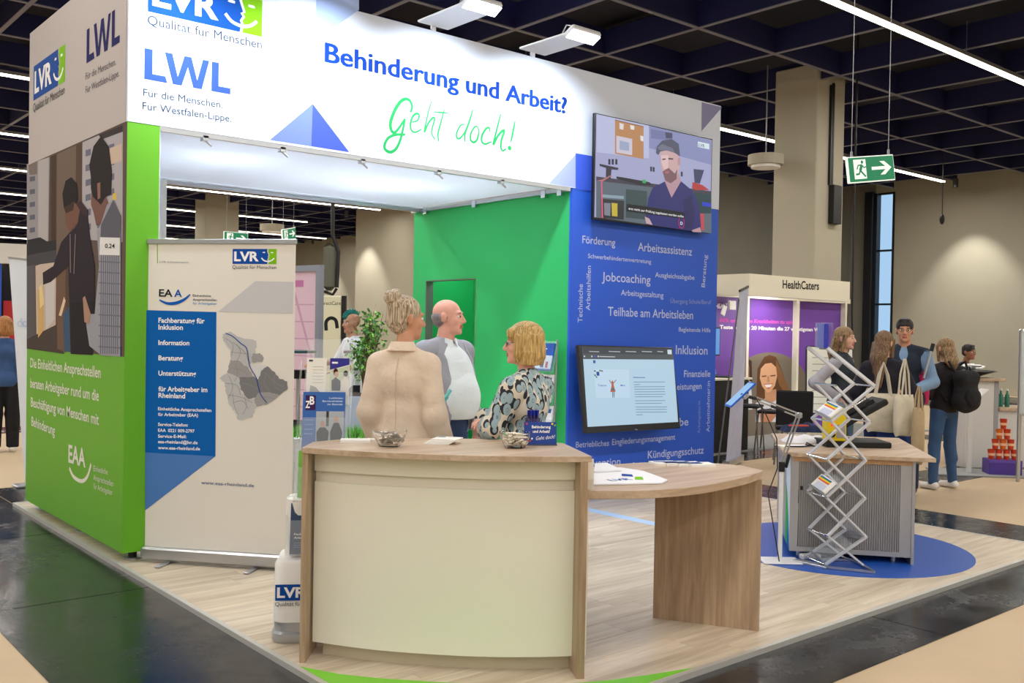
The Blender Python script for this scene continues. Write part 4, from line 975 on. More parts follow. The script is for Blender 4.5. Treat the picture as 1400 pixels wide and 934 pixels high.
# four tiers: (z, y, colour)
tiers = [(0.45, -0.10, (28, 58, 98)), (0.72, -0.04, (110, 180, 40)), (0.98, 0.02, (28, 90, 170)), (1.22, 0.10, (232, 228, 220))]
for i, (z, y, c) in enumerate(tiers):
    Mt = M @ Matrix.Translation((0.0, y, z)) @ Matrix.Rotation(math.radians(78), 4, 'X')
    wd = 0.25 if i < 3 else 0.25
    xo = (0.0, 0.03, 0.05, 0.07)[i]
    Mt = Mt @ Matrix.Translation((xo, 0, 0))
    MB().rbox((-wd/2, -0.01, 0.006), (wd/2, 0.17, 0.009), acryl, 0.001, Mt).rbox((-wd/2, -0.01, -0.035), (wd/2, 0.30 if i < 3 else 0.36, -0.032), acryl, 0.001, Mt) \
        .rbox((-wd/2, -0.012, -0.035), (wd/2, -0.008, 0.009), acryl, 0.001, Mt).box((-wd/2-0.003, -0.01, -0.035), (-wd/2, 0.2, 0.009), acryl, Mt).box((wd/2, -0.01, -0.035), (wd/2+0.003, 0.2, 0.009), acryl, Mt).build('acrylic_tray', bt)
    lab = ['navy brochure in the lowest tray of the brochure tower', 'green brochure with a white smile in the second tray', 'blue brochure with a photo of two men in the third tray', None][i]
    def flyer(x0, w, h, col, lab, draw):
        t = thing('brochure', lab, 'brochure', (M @ Vector((x0+xo, y, z))), 0, 'brochures in the tower')
        MB().box((x0-w/2, -0.004, -0.022), (x0+w/2, h, -0.004), mat('cover_%d_%d_%d' % tuple(col), col, rough=0.35), Mt).build('cover', t)
        p = Print(Mt @ Matrix.Translation((x0-w/2, 0, -0.0035))); draw(p, w, h); p.build('cover_print', t)
    if i == 0:
        def dr(p, w, h):
            p.poly([(w*.45, h*.45), (w*.45, h*.8), (w*.9, h*.8)], flat((60, 110, 150)), 1); p.poly([(w*.45, h*.45), (w*.9, h*.8), (w*.9, h*.4)], flat((40, 80, 120)), 1)
            p.text('Fachberatung für', (w*.1, h*.36), (w*.8, h*.36), 0.011, WHITE_P, bold=.02); p.text('Arbeitgeber', (w*.1, h*.29), (w*.6, h*.29), 0.011, WHITE_P, bold=.02)
            for k in range(3): p.rect(w*.1, h*(.20-k*.04), w*.7, h*(.21-k*.04), flat((120, 140, 165)), 1)
        flyer(0, 0.21, 0.26, c, lab, dr)
    elif i == 1:
        def dr(p, w, h):
            p.rect(w*.12, h*.84, w*.6, h*.86, WHITE_P, 1); p.rect(w*.12, h*.78, w*.6, h*.80, WHITE_P, 1)
            p.disc((w*.35, h*.52), w*.13, WHITE_P, 1); p.disc((w*.75, h*.52), w*.13, WHITE_P, 1); p.stroke([(w*.25, h*.28), (w*.5, h*.16), (w*.85, h*.3)], .018, WHITE_P, 1)
        flyer(0, 0.21, 0.26, c, lab, dr)
    elif i == 2:
        def dr(p, w, h):
            p.rect(w*.32, h*.04, w*.98, h*.66, flat((170, 176, 184)), 1); p.rect(w*.32, 0, w*.98, h*.12, flat((220, 214, 202)), 2)
            p.rect(w*.56, h*.4, w*.62, h*.66, flat((60, 60, 66)), 2)
            for (xx, hd) in ((.48, .44), (.80, .52)):
                p.poly([(w*(xx-.13), h*.14), (w*(xx-.14), h*.3), (w*(xx-.06), h*(hd-.06)), (w*(xx+.06), h*(hd-.06)), (w*(xx+.15), h*.3), (w*(xx+.13), h*.14)], flat((34, 36, 48)), 3)
                p.disc((w*xx, h*hd), w*.055, flat((190, 150, 130)), 4, ry=w*.075)
            p.rect(w*.06, h*.68, w*.30, h*.94, flat((60, 36, 90)), 2)
            p.text('Z', (w*.06, h*.72), (w*.17, h*.72), 0.036, WHITE_P, bold=.03, lay=3); p.text('B', (w*.16, h*.78), (w*.27, h*.78), 0.042, WHITE_P, bold=.03, lay=3)
            for k, (t_, x_) in enumerate((('Leitfaden', .62), ('Barrierefreiheit', .46), ('im Betrieb', .58))): p.text(t_, (w*x_, h*(.88-k*.055)), (w*.94, h*(.88-k*.055)), 0.009, flat((200, 215, 240)), bold=.02, lay=2)
            for k in range(4): p.rect(w*.05, h*(.5-k*.08), w*.26, h*(.515-k*.08), flat((120, 160, 210)), 2)
        flyer(0, 0.225, 0.31, c, lab, dr)
    else:
        def dr(p, w, h):
            for k in range(6): p.rect(w*.3, h*(.8-k*.07), w*.85, h*(.81-k*.07), flat((170, 165, 160)), 1)
            p.rect(w*.1, h*.92, w*.3, h*.96, flat((70, 70, 80)), 1); p.poly([(w*.15, h*.1), (w*.2, h*.4), (w*.5, h*.35), (w*.8, h*.2), (w*.7, h*.08), (w*.4, h*.05)], flat((160, 158, 155)), 1)
        flyer(-0.068, 0.105, 0.25, c, 'pale leaflet with a grey map in the top left tray', dr)
        def dr(p, w, h):
            p.poly([(0, h), (w, h), (w, h*.86), (0, h*.74)], flat((58, 56, 140)), 1); p.rect(w*.1, h*.88, w*.4, h*.92, WHITE_P, 2)
            p.poly([(0, h*.28), (0, h*.72), (w, h*.84), (w, h*.28)], flat((196, 206, 180)), 1)
            p.poly([(w*.12, h*.28), (w*.1, h*.5), (w*.3, h*.58), (w*.55, h*.5), (w*.6, h*.28)], flat((32, 36, 62)), 2); p.disc((w*.35, h*.64), w*.11, flat((206, 160, 138)), 3, ry=w*.15); p.disc((w*.30, h*.69), w*.12, flat((70, 34, 28)), 2, ry=w*.2)
            p.poly([(w*.55, h*.28), (w*.6, h*.5), (w*.8, h*.6), (w, h*.5), (w, h*.28)], flat((226, 220, 214)), 3); p.disc((w*.82, h*.66), w*.12, flat((40, 30, 30)), 4, ry=w*.16)
        flyer(0.056, 0.105, 0.25, c, 'leaflet with a photo of two people in the top right tray', dr)
pl_ = MB()
for s_ in (-1, 1): pl_.tube([(s_*0.14+0.04, 0.04, 0.62), (s_*0.14+0.05, 0.07, 0.9), (s_*0.14+0.05, 0.10, 1.2), (s_*0.14+0.06, 0.16, 1.45)], 0.006, acryl, M=M)
pl_.build('acrylic_spine', bt)

# ---------------------------------------------------------------- clear literature stand by the green wall
q = dep(762, 600, 8.6); q.z = 0
q = Vector((3.98, 0.17, 0))
ls = thing('literature_stand', 'tall clear acrylic leaflet stand against the green wall', 'leaflet stand', q, math.radians(-82)); M = W[ls]
MB().rbox((-0.13, -0.13, 0), (0.13, 0.13, 0.02), alu, 0.006, M).build('base', ls)
MB().cyl((-0.12, 0.03, 0.02), (-0.12, 0.06, 1.55), 0.009, alu, M=M).cyl((0.12, 0.03, 0.02), (0.12, 0.06, 1.55), 0.009, alu, M=M).build('pole', ls)
for i, z in enumerate((0.65, 0.95, 1.25)):
    Mt = M @ Matrix.Translation((0, -0.02, z)) @ Matrix.Rotation(math.radians(76), 4, 'X')
    MB().rbox((-0.12, 0, 0.004), (0.12, 0.14, 0.007), acryl, .001, Mt).rbox((-0.12, 0, -0.035), (0.12, 0.30, -0.032), acryl, .001, Mt).box((-0.12, -0.004, -0.035), (0.12, 0, 0.007), acryl, Mt).build('acrylic_tray', ls)
    c = [(235, 235, 238), (236, 238, 240), (40, 84, 165)][i]; lb = ['white leaflet in the lowest tray of the clear stand', 'white leaflet in the middle tray of the clear stand', 'blue topped leaflet in the upper tray of the clear stand'][i]
    t = thing('leaflet', lb, 'leaflet', M @ Vector((0, -0.02, z)), 0, 'leaflets in the clear stand')
    MB().box((-0.1, 0.002, -0.025), (0.1, 0.27, -0.005), mat('cover_%d_%d_%d' % c, c, rough=0.4), Mt).build('cover', t)
    p = Print(Mt @ Matrix.Translation((-0.1, 0, -0.0045)))
    if i == 2: p.rect(0.0, 0.02, 0.2, 0.15, flat((205, 215, 228)), 1); p.rect(0.07, 0.03, 0.11, 0.11, flat((60, 70, 90)), 2); p.rect(0.13, 0.03, 0.16, 0.09, flat((170, 60, 60)), 2); p.rect(0.02, 0.21, 0.12, 0.22, WHITE_P, 1)
    else: p.rect(0.02, 0.2, 0.18, 0.24, flat((60, 96, 170)), 1)
    p.build('cover_print', t)
# ================================================================ RIGHT OF THE COUNTER
# tambour cabinet with a deep oak top
cf0, cf1 = Vector((3.91, -2.63, 0)), Vector((4.43, -3.29, 0)); cu = (cf1-cf0).normalized()
cab = thing('tambour_cabinet', 'grey tambour door cabinet with an oak top on the blue floor circle', 'cabinet', (4.9, -2.6, 0)); Mc = frame(cf0, cu, (0, 0, 1))   # x along front, y up, z toward camera
CWd = 0.86; CD = 1.28
cab_m = mat('cabinet_silver', (168, 168, 170), rough=0.4, metal=0.2); cab_d = mat('cabinet_grey_slat', (150, 148, 148), rough=0.45)
MB().box((0, 0.05, -CD), (0.02, 0.745, 0.0), cab_m, Mc).build('side_panel', cab)
MB().box((CWd-0.02, 0.0, -0.42), (CWd, 0.745, 0.004), cab_m, Mc).build('side_panel', cab)
MB().box((CWd-0.02, 0.05, -CD), (CWd, 0.745, -0.43), cab_m, Mc).build('side_panel', cab)
MB().box((0.02, 0.05, -0.03), (CWd-0.02, 0.085, -0.002), cab_m, Mc).box((0.02, 0.71, -0.03), (CWd-0.02, 0.745, -0.002), OAK_E, Mc).box((CWd-0.10, 0.085, -0.02), (CWd-0.02, 0.71, -0.004), cab_m, Mc).box((0.02, 0.085, -0.02), (0.055, 0.71, -0.004), cab_m, Mc).build('front_frame', cab)
MB().box((0.02, 0.05, -CD), (CWd-0.02, 0.07, -0.03), cab_m, Mc).build('bottom', cab)
n = 44; x0 = 0.06; dx = (CWd-0.10-x0)/n
for i in range(n): MB().rbox((x0+i*dx+0.0012, 0.085, -0.022), (x0+(i+1)*dx-0.0012, 0.71, -0.008), cab_d, 0.0035, Mc).build('tambour_slat', cab)
MB().box((x0, 0.085, -0.026), (CWd-0.10, 0.71, -0.022), mat('slat_shadow', (70, 70, 72), rough=0.7), Mc).build('tambour_backing', cab)
MB().rbox((0.068, 0.50, -0.008), (0.088, 0.53, 0.0), blk, 0.003, Mc).build('lock', cab)
for x in (0.08, CWd-0.12):
    for z in (-0.1, -CD+0.1): MB().cyl((x, 0.0, z), (x, 0.05, z), 0.022, alu, M=Mc).build('levelling_foot', cab)
MB().rbox((-0.06, 0.745, -CD-0.05), (CWd+0.13, 0.775, 0.03), OAK_T, 0.003, Mc).build('cabinet_top', cab)
ps = Print(Mc @ Matrix.Translation((-0.0006, 0, 0)) @ Matrix(((0, 0, -1, 0), (0, 1, 0, 0), (1, 0, 0, 0), (0, 0, 0, 1))))
ps.poly([(-0.36, 0.06), (0, 0.06), (0, 0.735), (-0.36, 0.735)], flat((214, 226, 238)), 1)
ps.poly([(-0.36, 0.06), (-0.02, 0.06), (-0.10, 0.25), (-0.22, 0.42), (-0.36, 0.52)], flat((60, 180, 90)), 2)
ps.poly([(-0.2, 0.06), (-0.0, 0.06), (-0.05, 0.16), (-0.1, 0.24), (-0.17, 0.34), (-0.14, 0.2)], flat((30, 110, 190)), 3)
ps.build('side_print', cab)
TZ = 0.775
def ctop(px, py, z=TZ): p = onz(px, py, z); return p
# heat press
hp = ctop(1130, 612); tp_ = thing('heat_press', 'yellow and black heat press with a raised black plate on the cabinet', 'heat press', (hp.x, hp.y, TZ), RZ); M = W[tp_]
yel = mat('yellow_enamel', (222, 196, 18), rough=0.4); blkr = mat('black_rubber', (18, 18, 20), rough=0.6)
MB().rbox((0.0, 0.0, 0.0), (0.50, 0.34, 0.045), blkr, 0.006, M).build('base_plate', tp_)
MB().rbox((0.0, 0.0, 0.05), (0.15, 0.12, 0.30), yel, 0.006, M).build('control_box', tp_)
MB().rbox((0.02, -0.004, 0.235), (0.075, 0.0, 0.285), mat('label_grey', (190, 190, 185), rough=0.5), 0.001, M).rbox((0.075, -0.004, 0.075), (0.14, 0.0, 0.175), mat('grey_plate', (160, 160, 162), rough=0.4, metal=0.4), 0.001, M).build('control_plate', tp_)
MB().rbox((0.03, -0.008, 0.165), (0.055, 0.0, 0.20), mat('red_lit_switch', (160, 10, 10), rough=0.3, emit=(255, 30, 20), estr=1.5), 0.002, M).build('power_switch', tp_)
MB().cyl((0.04, 0, 0.10), (0.04, -0.02, 0.10), 0.02, blkr, M=M).build('plug', tp_)
MB().cyl((0.06, 0.06, 0.30), (0.06, 0.06, 0.325), 0.01, blkr, M=M).rbox((0.03, 0.03, 0.325), (0.09, 0.09, 0.335), mat('pink_knob', (190, 100, 90), rough=0.5), 0.003, M).build('knob', tp_)
MB().tube([(0.15, 0.2, 0.05), (0.16, 0.22, 0.16), (0.24, 0.24, 0.24)], 0.03, blkr, M=M).bar((0.16, 0.2, 0.2), (0.40, 0.12, 0.36), 0.04, 0.03, blkr, M=M).build('swing_arm', tp_)
Mp = M @ Matrix.Translation((0.13, 0.0, 0.13)) @ Matrix.Rotation(math.radians(-30), 4, 'Y')
MB().rbox((0.0, 0.04, 0.0), (0.42, 0.34, 0.05), blkr, 0.01, Mp).build('upper_plate', tp_)
MB().rbox((0.05, 0.12, 0.05), (0.33, 0.22, 0.10), mat('dark_grey_metal', (62, 62, 66), rough=0.4, metal=0.5), 0.01, Mp).cyl((0.02, 0.07, 0.11), (0.28, 0.07, 0.12), 0.012, chrome, M=Mp).build('pressure_bar', tp_)
MB().tube([M @ Vector(p_) for p_ in [(0.04, -0.02, 0.10), (-0.02, -0.05, 0.04), (-0.10, -0.04, 0.012), (-0.16, 0.0, 0.02), (-0.14, 0.05, 0.03), (-0.10, 0.0, 0.012), (-0.2, -0.02, 0.006), (-0.32, -0.03, 0.006)]], 0.005, blkr).build('power_cable', tp_)
# cloth and papers on the cabinet
def heap(name, px, py, z, w, d, h, m, label, cat, seed=1, rz=0.0):
    p = onz(px, py, z); rnd = random.Random(seed); N = 14
    v = []; f = []
    for j in range(N):
        for i in range(N):
            a, b = i/(N-1)*2-1, j/(N-1)*2-1
            e = max(0, 1-abs(a)**4)*max(0, 1-abs(b)**4)
            v.append((a*w/2*(1+0.06*math.sin(5*b+seed)), b*d/2*(1+0.08*math.sin(4*a+seed)), h*(e**0.5)*(0.72+0.28*math.sin(7*a+3*b+seed)*math.cos(5*b-2*a))))
    nn = len(v); v += [(x, y, 0) for x, y, _ in v]
    for j in range(N-1):
        for i in range(N-1):
            k_ = j*N+i; f.append((k_, k_+1, k_+N+1, k_+N)); f.append((k_+nn, k_+N+nn, k_+N+1+nn, k_+1+nn))
    for i in range(N-1):
        for (a, b) in ((i, i+1), (N*(N-1)+i+1, N*(N-1)+i), (i*N+N, i*N), (i*N+N-1, (i+1)*N+N-1)): f.append((b, a, a+nn, b+nn))
    M = Matrix.Translation((p.x, p.y, z)) @ Matrix.Rotation(RZ+rz, 4, 'Z')
    o = MB().add(v, f, m, M).build(name, None, smooth=True); return tag(o, label, cat)
navyc = mat('navy_cloth', (28, 40, 72), rough=0.85, var=0.3, vscale=30)
heap('cloth_bag', 1101, 604, TZ+0.002, 0.36, 0.24, 0.06, tote, 'white cloth bag heaped at the left of the heat press', 'bag', 2)
heap('folded_shirt', 1096, 590, TZ+0.064, 0.32, 0.16, 0.085, navyc, 'navy folded shirt with a red stripe on the white cloth bag', 'shirt', 5)
p = onz(1092, 583, TZ+0.125)
MB().rbox((-0.08, -0.01, 0), (0.08, 0.012, 0.012), mat('red_orange_cloth', (206, 70, 50), rough=0.7), 0.004, Matrix.Translation((p.x, p.y, TZ+0.125)) @ Matrix.Rotation(RZ, 4, 'Z')).build('stripe', D.objects['folded_shirt'])
heap('cloth_bag', 1122, 597, TZ+0.002, 0.2, 0.2, 0.10, mat('cream_cloth', (205, 192, 170), rough=0.85), 'cream crumpled cloth bag behind the heat press', 'bag', 9)
p = ctop(1085, 610); tg = booklet('paper_sheet', (p.x, p.y, TZ), RZ+0.2, 0.24, 0.15, 0.003, 'white paper sheets lying on the front left corner of the cabinet', 'paper', [(0.3, 0.2, 0.9, 0.5, (200, 195, 225))])
# zigzag leaflet rack
g0 = onz(1128, 778); ud = R2; dd = (F2*0.24 - R2*0.06)
rk = thing('zigzag_rack', 'tall folding zigzag aluminium leaflet rack standing before the cabinet', 'leaflet rack', (g0.x, g0.y, 0))
Wd = 0.27; ralu = mat('brushed_light_aluminium', (214, 216, 222), rough=0.35, metal=0.45)
levels_px = [(784, 0), (737, 1), (684, 2), (632, 3), (580, 4), (531, 5), (492, 6)]
hs = [0.03]; 
Zr = (g0-CAM_POS).dot(FW)
for y, _ in levels_px[1:]: hs.append(dep(1150, y, Zr).z+0.02)
def xo(i): return [0.0, 0.015, 0.0, 0.0, 0.025, 0.045, 0.06][i]
def node(i, side, back): return Vector((g0.x, g0.y, 0)) + ud*(xo(i) + (Wd if side else 0.0)) + (dd if back else Vector()) + Vector((0, 0, hs[i]))
for i in range(5):
    for back in (0, 1):
        MB().bar(node(i, 0, back), node(i+1, 1, back), 0.013, 0.026, ralu, up=dd).build('scissor_bar', rk)
        MB().bar(node(i, 1, back)+dd*0.04, node(i+1, 0, back)+dd*0.04, 0.013, 0.026, ralu, up=dd).build('scissor_bar', rk)
for i in range(6):
    for side in (0, 1): MB().cyl(node(i, side, 0)-dd*0.03, node(i, side, 1)+dd*0.07, 0.007, chrome, seg=8).build('cross_rod', rk)
MB().rbox((-0.02, -0.02, 0), (0.05, 0.25, 0.02), alu, 0.004, Matrix.Translation(g0)).build('foot', rk)
MB().bar(g0+ud*0.02+Vector((0, 0, .012)), g0+ud*0.30-F2*0.12+Vector((0, 0, .012)), 0.02, 0.015, alu).bar(g0+dd+ud*0.02+Vector((0, 0, .012)), g0+dd+ud*0.34-F2*0.0+Vector((0, 0, .012)), 0.02, 0.015, alu).bar(g0+ud*0.30-F2*0.12+Vector((0, 0, .012)), g0+dd+ud*0.34+Vector((0, 0, .012)), 0.02, 0.015, alu).build('base_frame', rk)
def rtray(a, b, lab, i):
    """acrylic leaf tray between two nodes with a leaflet on it"""
    x = (b-a); L = x.length; Mx = frame(a, x, dd)
    MB().box((0, 0, 0.012), (L*0.86, dd.length, 0.015), acryl, Mx).bar((0, 0, 0.02), (0, dd.length, 0.02), 0.01, 0.03, alu, up=(0, 0, 1), M=Mx).build('tray', rk)
    if lab:
        t = thing('leaflet', lab, 'leaflet', a, 0, 'leaflets in the zigzag rack')
        nrm = Mx.col[2].to_3d(); s_ = 1
        MB().box((0.01, 0.01, 0.016), (L*0.62, dd.length-0.01, 0.028), paper, Mx).build('pages', t)
        p = Print(Mx @ Matrix.Translation((0, 0, 0.0285)))
        w = L*0.62; h = dd.length
        for k, c in enumerate([(220, 40, 60), (250, 160, 40), (250, 220, 60), (60, 160, 90), (50, 90, 200)]): p.rect(w*(.62+.06*k), h*.2, w*(.68+.06*k), h*.9, flat(c), 1)
        p.rect(w*.1, h*.2, w*.5, h*.8, flat((205, 208, 225)), 1); p.build('leaflet_print', t)
        # near edge
        p = Print(frame(a-dd.normalized()*0.0, x, x.cross(dd) if x.cross(dd).z > 0 else -x.cross(dd)))
for i, (lv, lab) in enumerate([(4, 'white leaflet with a rainbow stripe in the upper tray of the zigzag rack'), (2, 'white leaflet with a rainbow stripe in the lower tray of the zigzag rack')]):
    rtray(node(lv, 0, 0), node(lv, 0, 0)+(node(lv+1, 1, 0)-node(lv, 0, 0))*0.5, lab, i)
rtray(node(1, 0, 0)*0.0+node(0, 0, 0), node(0, 0, 0)+(node(1, 1, 0)-node(0, 0, 0))*0.8, None, 0)
rtray(node(5, 0, 0)*0+node(1, 1, 0)-(node(2, 0, 0)-node(1, 1, 0))*0.0, node(1, 1, 0)+(node(2, 0, 0)-node(1, 1, 0))*0.5, None, 0)
# top arm with the blue brochure holder
ta = node(6, 0, 0)+Vector((0, 0, 0.0)); tb_ = ta-ud*0.06+Vector((0, 0, 0.085))
tpz = node(5, 1, 0); 
MB().bar(node(5, 1, 0), node(6, 0, 0)-ud*0.08+Vector((0, 0, .06)), 0.02, 0.03, ralu, up=dd).bar(node(5, 1, 1), node(6, 0, 1)-ud*0.08+Vector((0, 0, .06)), 0.02, 0.03, ralu, up=dd).build('top_arm', rk)
hb = node(6, 0, 0)-ud*0.10+Vector((0, 0, .06))
t = thing('leaflet', 'deep blue leaflet standing upright at the very top of the zigzag rack', 'leaflet', hb)
MB().rbox((0, 0, 0), (0.03, 0.16, 0.17), mat('leaflet_blue', (50, 60, 175), rough=0.4), 0.002, frame(hb, ud, dd)).build('pages', t)
MB().box((-0.01, -0.01, -0.01), (0.055, 0.17, 0.0), acryl, frame(hb, ud, dd)).box((-0.012, -0.01, 0), (-0.008, 0.17, 0.18), acryl, frame(hb, ud, dd)).box((0.05, -0.01, 0), (0.054, 0.17, 0.18), acryl, frame(hb, ud, dd)).build('tray', rk)

# tablet on a floor stand with a jointed arm
lb = onz(1066, 768); la = thing('tablet_stand', 'white floor stand whose jointed arm carries a blue tablet holder', 'tablet stand', (lb.x, lb.y, 0))
wh = mat('white_enamel', (228, 228, 228), rough=0.3)
MB().rbox((-0.14, -0.10, 0.002), (0.14, 0.10, 0.012), wh, 0.004, Matrix.Translation(lb) @ Matrix.Rotation(RZ, 4, 'Z')).build('base_plate', la)
Zl = (lb-CAM_POS).dot(FW)
e0, e1, e2, e3 = Vector((lb.x, lb.y, 0.68)), dep(1092, 568, Zl-0.1), dep(1033, 545, Zl-0.25), dep(1014, 540, Zl-0.3)
MB().cyl((lb.x, lb.y, 0.012), e0, 0.016, wh).build('pole', la, smooth=True)
MB().cyl(e0-Vector((0, 0, .03)), e0+Vector((0, 0, .04)), 0.022, blk).build('swivel', la)
sd = R2*0.012+F2*0.0
for s_ in (-1, 1):
    o_ = Vector((0, 0, 0)) + (UP*0.012*s_)
    MB().bar(e0+RT*0.012*s_+Vector((0, 0, .04)), e1+RT*0.012*s_, 0.008, 0.01, alu).build('arm_bar', la)
    MB().bar(e1+o_, e2+o_, 0.008, 0.01, alu).build('arm_bar', la)
MB().rbox((-0.02, -0.02, -0.02), (0.02, 0.02, 0.02), alu, 0.005, Matrix.Translation(e1)).build('elbow_joint', la)
MB().tube([e0+RT*0.03, e0+(e1-e0)*0.25+RT*0.025], 0.012, blkr).tube([e1+(e2-e1)*0.35-UP*0.01, e1+(e2-e1)*0.65-UP*0.01], 0.010, blkr).build('spring', la)
MB().cyl(e2, e3, 0.012, blk).build('tablet_bracket', la)
c1, c2 = dep(998, 557, Zl-0.3), dep(1033, 524, Zl-0.3); xx = (c2-c1); Mt = frame(c1, xx, FW)
MB().rbox((0, -0.02, -0.006), (xx.length, 0.17, 0.006), mat('tablet_blue_case', (20, 90, 200), rough=0.3), 0.004, Mt).build('tablet_case', la)
MB().rbox((0.012, -0.012, 0.006), (xx.length-0.012, 0.16, 0.008), glow((150, 190, 225)), 0.001, Mt).build('tablet_screen', la)
MB().rbox((xx.length*0.45, -0.03, -0.03), (xx.length*0.62, 0.05, -0.006), alu, 0.004, Mt).build('clamp', la)
MB().tube([e2, e2+Vector((0, 0, -.08))+RT*0.06, dep(1062, 600, Zl-0.1), dep(1063, 640, Zl-0.05), dep(1050, 675, Zl-0.02), Vector((lb.x-0.05, lb.y-0.03, 0.014))], 0.004, blk, seg=6).build('cable', la)
ps_ = onz(1110, 764); t = thing('power_strip', 'white power strip with a dark lead on the blue circle left of the cabinet', 'power strip', (ps_.x, ps_.y, 0.0015), RZ+0.2)
MB().rbox((-0.09, -0.03, 0), (0.06, 0.03, 0.035), wh, 0.006, W[t]).build('body', t)
MB().tube([W[t] @ Vector(q_) for q_ in [(0.06, 0, 0.02), (0.14, 0.04, 0.008), (0.24, 0.0, 0.008), (0.36, 0.05, 0.008), (0.5, 0.2, 0.008)]], 0.006, blk, seg=6).build('power_lead', t)

# second roll-up banner seen edge-on
r0 = Vector((7.35, 0.52, 0)); rr_ = thing('rollup_banner', 'thin pale roll-up banner seen nearly edge-on before the purple booth', 'roll-up banner', r0)
Zb = (r0-CAM_POS).dot(FW); q0, q1 = dep(1002, 645, Zb), dep(1018, 398, Zb-0.2)
dw = (FW*0.78+RT*0.0).normalized()
A_, B_ = dep(992, 650, Zb), dep(1012, 650, Zb+0.75); A2_, B2_ = dep(1011, 398, Zb), dep(1023, 392, Zb+0.75)
A_.z = B_.z = 0.08
MB().add([A_, B_, B2_, A2_]+[p_+R2*0.004 for p_ in (A_, B_, B2_, A2_)], [(0, 1, 2, 3), (7, 6, 5, 4), (0, 4, 5, 1), (1, 5, 6, 2), (2, 6, 7, 3), (3, 7, 4, 0)], mat('pale_lilac_banner', (188, 190, 214), rough=0.6, var=0.06)).build('banner_sheet', rr_)
MB().bar(A2_, B2_, 0.02, 0.03, blk).build('top_rail', rr_)
MB().bar(Vector((A_.x, A_.y, 0.04)), Vector((B_.x, B_.y, 0.04)), 0.09, 0.08, alu).build('cassette', rr_)
MB().cyl((A_-R2*0.10)-Vector((0, 0, 0.07)), A2_-R2*0.004-Vector((0, 0, .1)), 0.01, mat('pole_grey', (120, 122, 130), rough=0.4, metal=0.6)).build('support_pole', rr_)

# ---------------------------------------------------------------- exit signs
sig_g = mat('exit_green', (0, 120, 80), rough=0.4, emit=(0, 120, 80), estr=0.35); sig_w = mat('exit_white', (235, 240, 235), rough=0.4, emit=(230, 240, 232), estr=0.5)
def exit_sign(corners, label, zc, wires=True):
    tl, tr, br, bl_ = corners; M = frame(bl_, tr-tl, tl-bl_); w, h = (tr-tl).length, (tl-bl_).length
    t = thing('exit_sign', label, 'exit sign', bl_, 0, 'green exit signs')
    MB().rbox((0, 0, -0.03), (w, h, 0), sig_w, 0.004, M).build('sign_body', t)
    p = Print(M @ Matrix.Translation((0, 0, 0.0004)))
    p.rect(w*.015, h*.04, w*.985, h*.96, sig_g, 1)
    p.rect(w*.12, h*.14, w*.38, h*.88, sig_w, 2)
    q = lambda pts: [(w*(.12+.26*x), h*(.14+.74*y)) for x, y in pts]
    p.disc(q([(.70, .86)])[0], h*.065, sig_g, 3)
    p.stroke(q([(.66, .72), (.50, .42)]), h*.13, sig_g, 3, 1); p.stroke(q([(.50, .44), (.72, .26), (.92, .10)]), h*.075, sig_g, 3, 1)
    p.stroke(q([(.50, .44), (.40, .26), (.12, .24)]), h*.075, sig_g, 3, 1); p.stroke(q([(.66, .72), (.36, .70), (.24, .50)]), h*.055, sig_g, 3, 1); p.stroke(q([(.66, .72), (.84, .56), (.98, .62)]), h*.055, sig_g, 3, 1)
    p.poly([(w*.50, h*.45), (w*.80, h*.45), (w*.68, h*.25), (w*.78, h*.25), (w*.93, h*.51), (w*.78, h*.77), (w*.68, h*.77), (w*.80, h*.57), (w*.50, h*.57)], sig_w, 2)
    p.build('sign_print', t)
    for f_ in (0.12, 0.92):
        a = M @ Vector((w*f_, h, -0.015)); MB().cyl(a, (a.x, a.y, 7.1), 0.004, wire_m, seg=5).cyl(a, a+Vector((0, 0, .05)), 0.012, wire_m, seg=6).build('suspension_wire', t)
Ze = 9.0; Mx = [dep(1161, 215, Ze), dep(1224, 211, Ze+0.25), dep(1223.5, 246, Ze+0.25), dep(1161.5, 251, Ze)]
exit_sign(Mx, 'large green exit sign with runner and arrow hanging before the pillar', CZ)
exit_sign([dep(306, 316, 18), dep(339, 319, 18.3), dep(339, 336, 18.3), dep(306, 333, 18)], 'green exit sign with arrow peeking over the left of the roll-up banner', CZ)
exit_sign([dep(387, 314, 18), dep(405, 311, 18.6), dep(405, 328, 18.6), dep(387, 330, 18)], 'narrow green exit sign with arrow above the top right corner of the roll-up banner', CZ)
# round ceiling devices
for i, (x, y, Z, lb_) in enumerate([(1047, 217, 17.5, 'flat round white ceiling speaker left of the beige pillar'), (372, 310, 26, 'flat round white ceiling speaker above the roll-up banner')]):
    p = dep(x, y, Z); t = thing('ceiling_speaker', lb_, 'speaker', p)
    MB().cyl(p-Vector((0, 0, .12)), p+Vector((0, 0, .06)), 0.32, WALL, seg=24).cyl(p-Vector((0, 0, .17)), p-Vector((0, 0, .12)), 0.26, wh, seg=24).build('speaker_body', t)
    MB().cyl(p+Vector((0, 0, .06)), (p.x, p.y, CZ+0.3), 0.012, wire_m, seg=6).build('drop_rod', t)
p = dep(1288, 300, 24); t = thing('hanging_hook', 'small dark hook hanging on a cable before the right wall', 'hook', p)
MB().cyl(p, (p.x, p.y, 7.1), 0.012, blk, seg=6).build('cable', t); MB().ball(p, (0.06, 0.06, 0.13), blk).build('hook', t)
for px, y1, Z in ((1164, 475, 17.0),):
    p = dep(px, y1-15, Z); t = thing('hanging_cable', 'long dark cable hanging left of the window, curled at its end', 'cable', p)
    MB().tube([(p.x, p.y, 7.1), (p.x, p.y, p.z+0.4), (p.x+0.02, p.y, p.z+0.1), (p.x-0.06, p.y, p.z)], 0.018, blk, seg=6).build('cable_run', t)

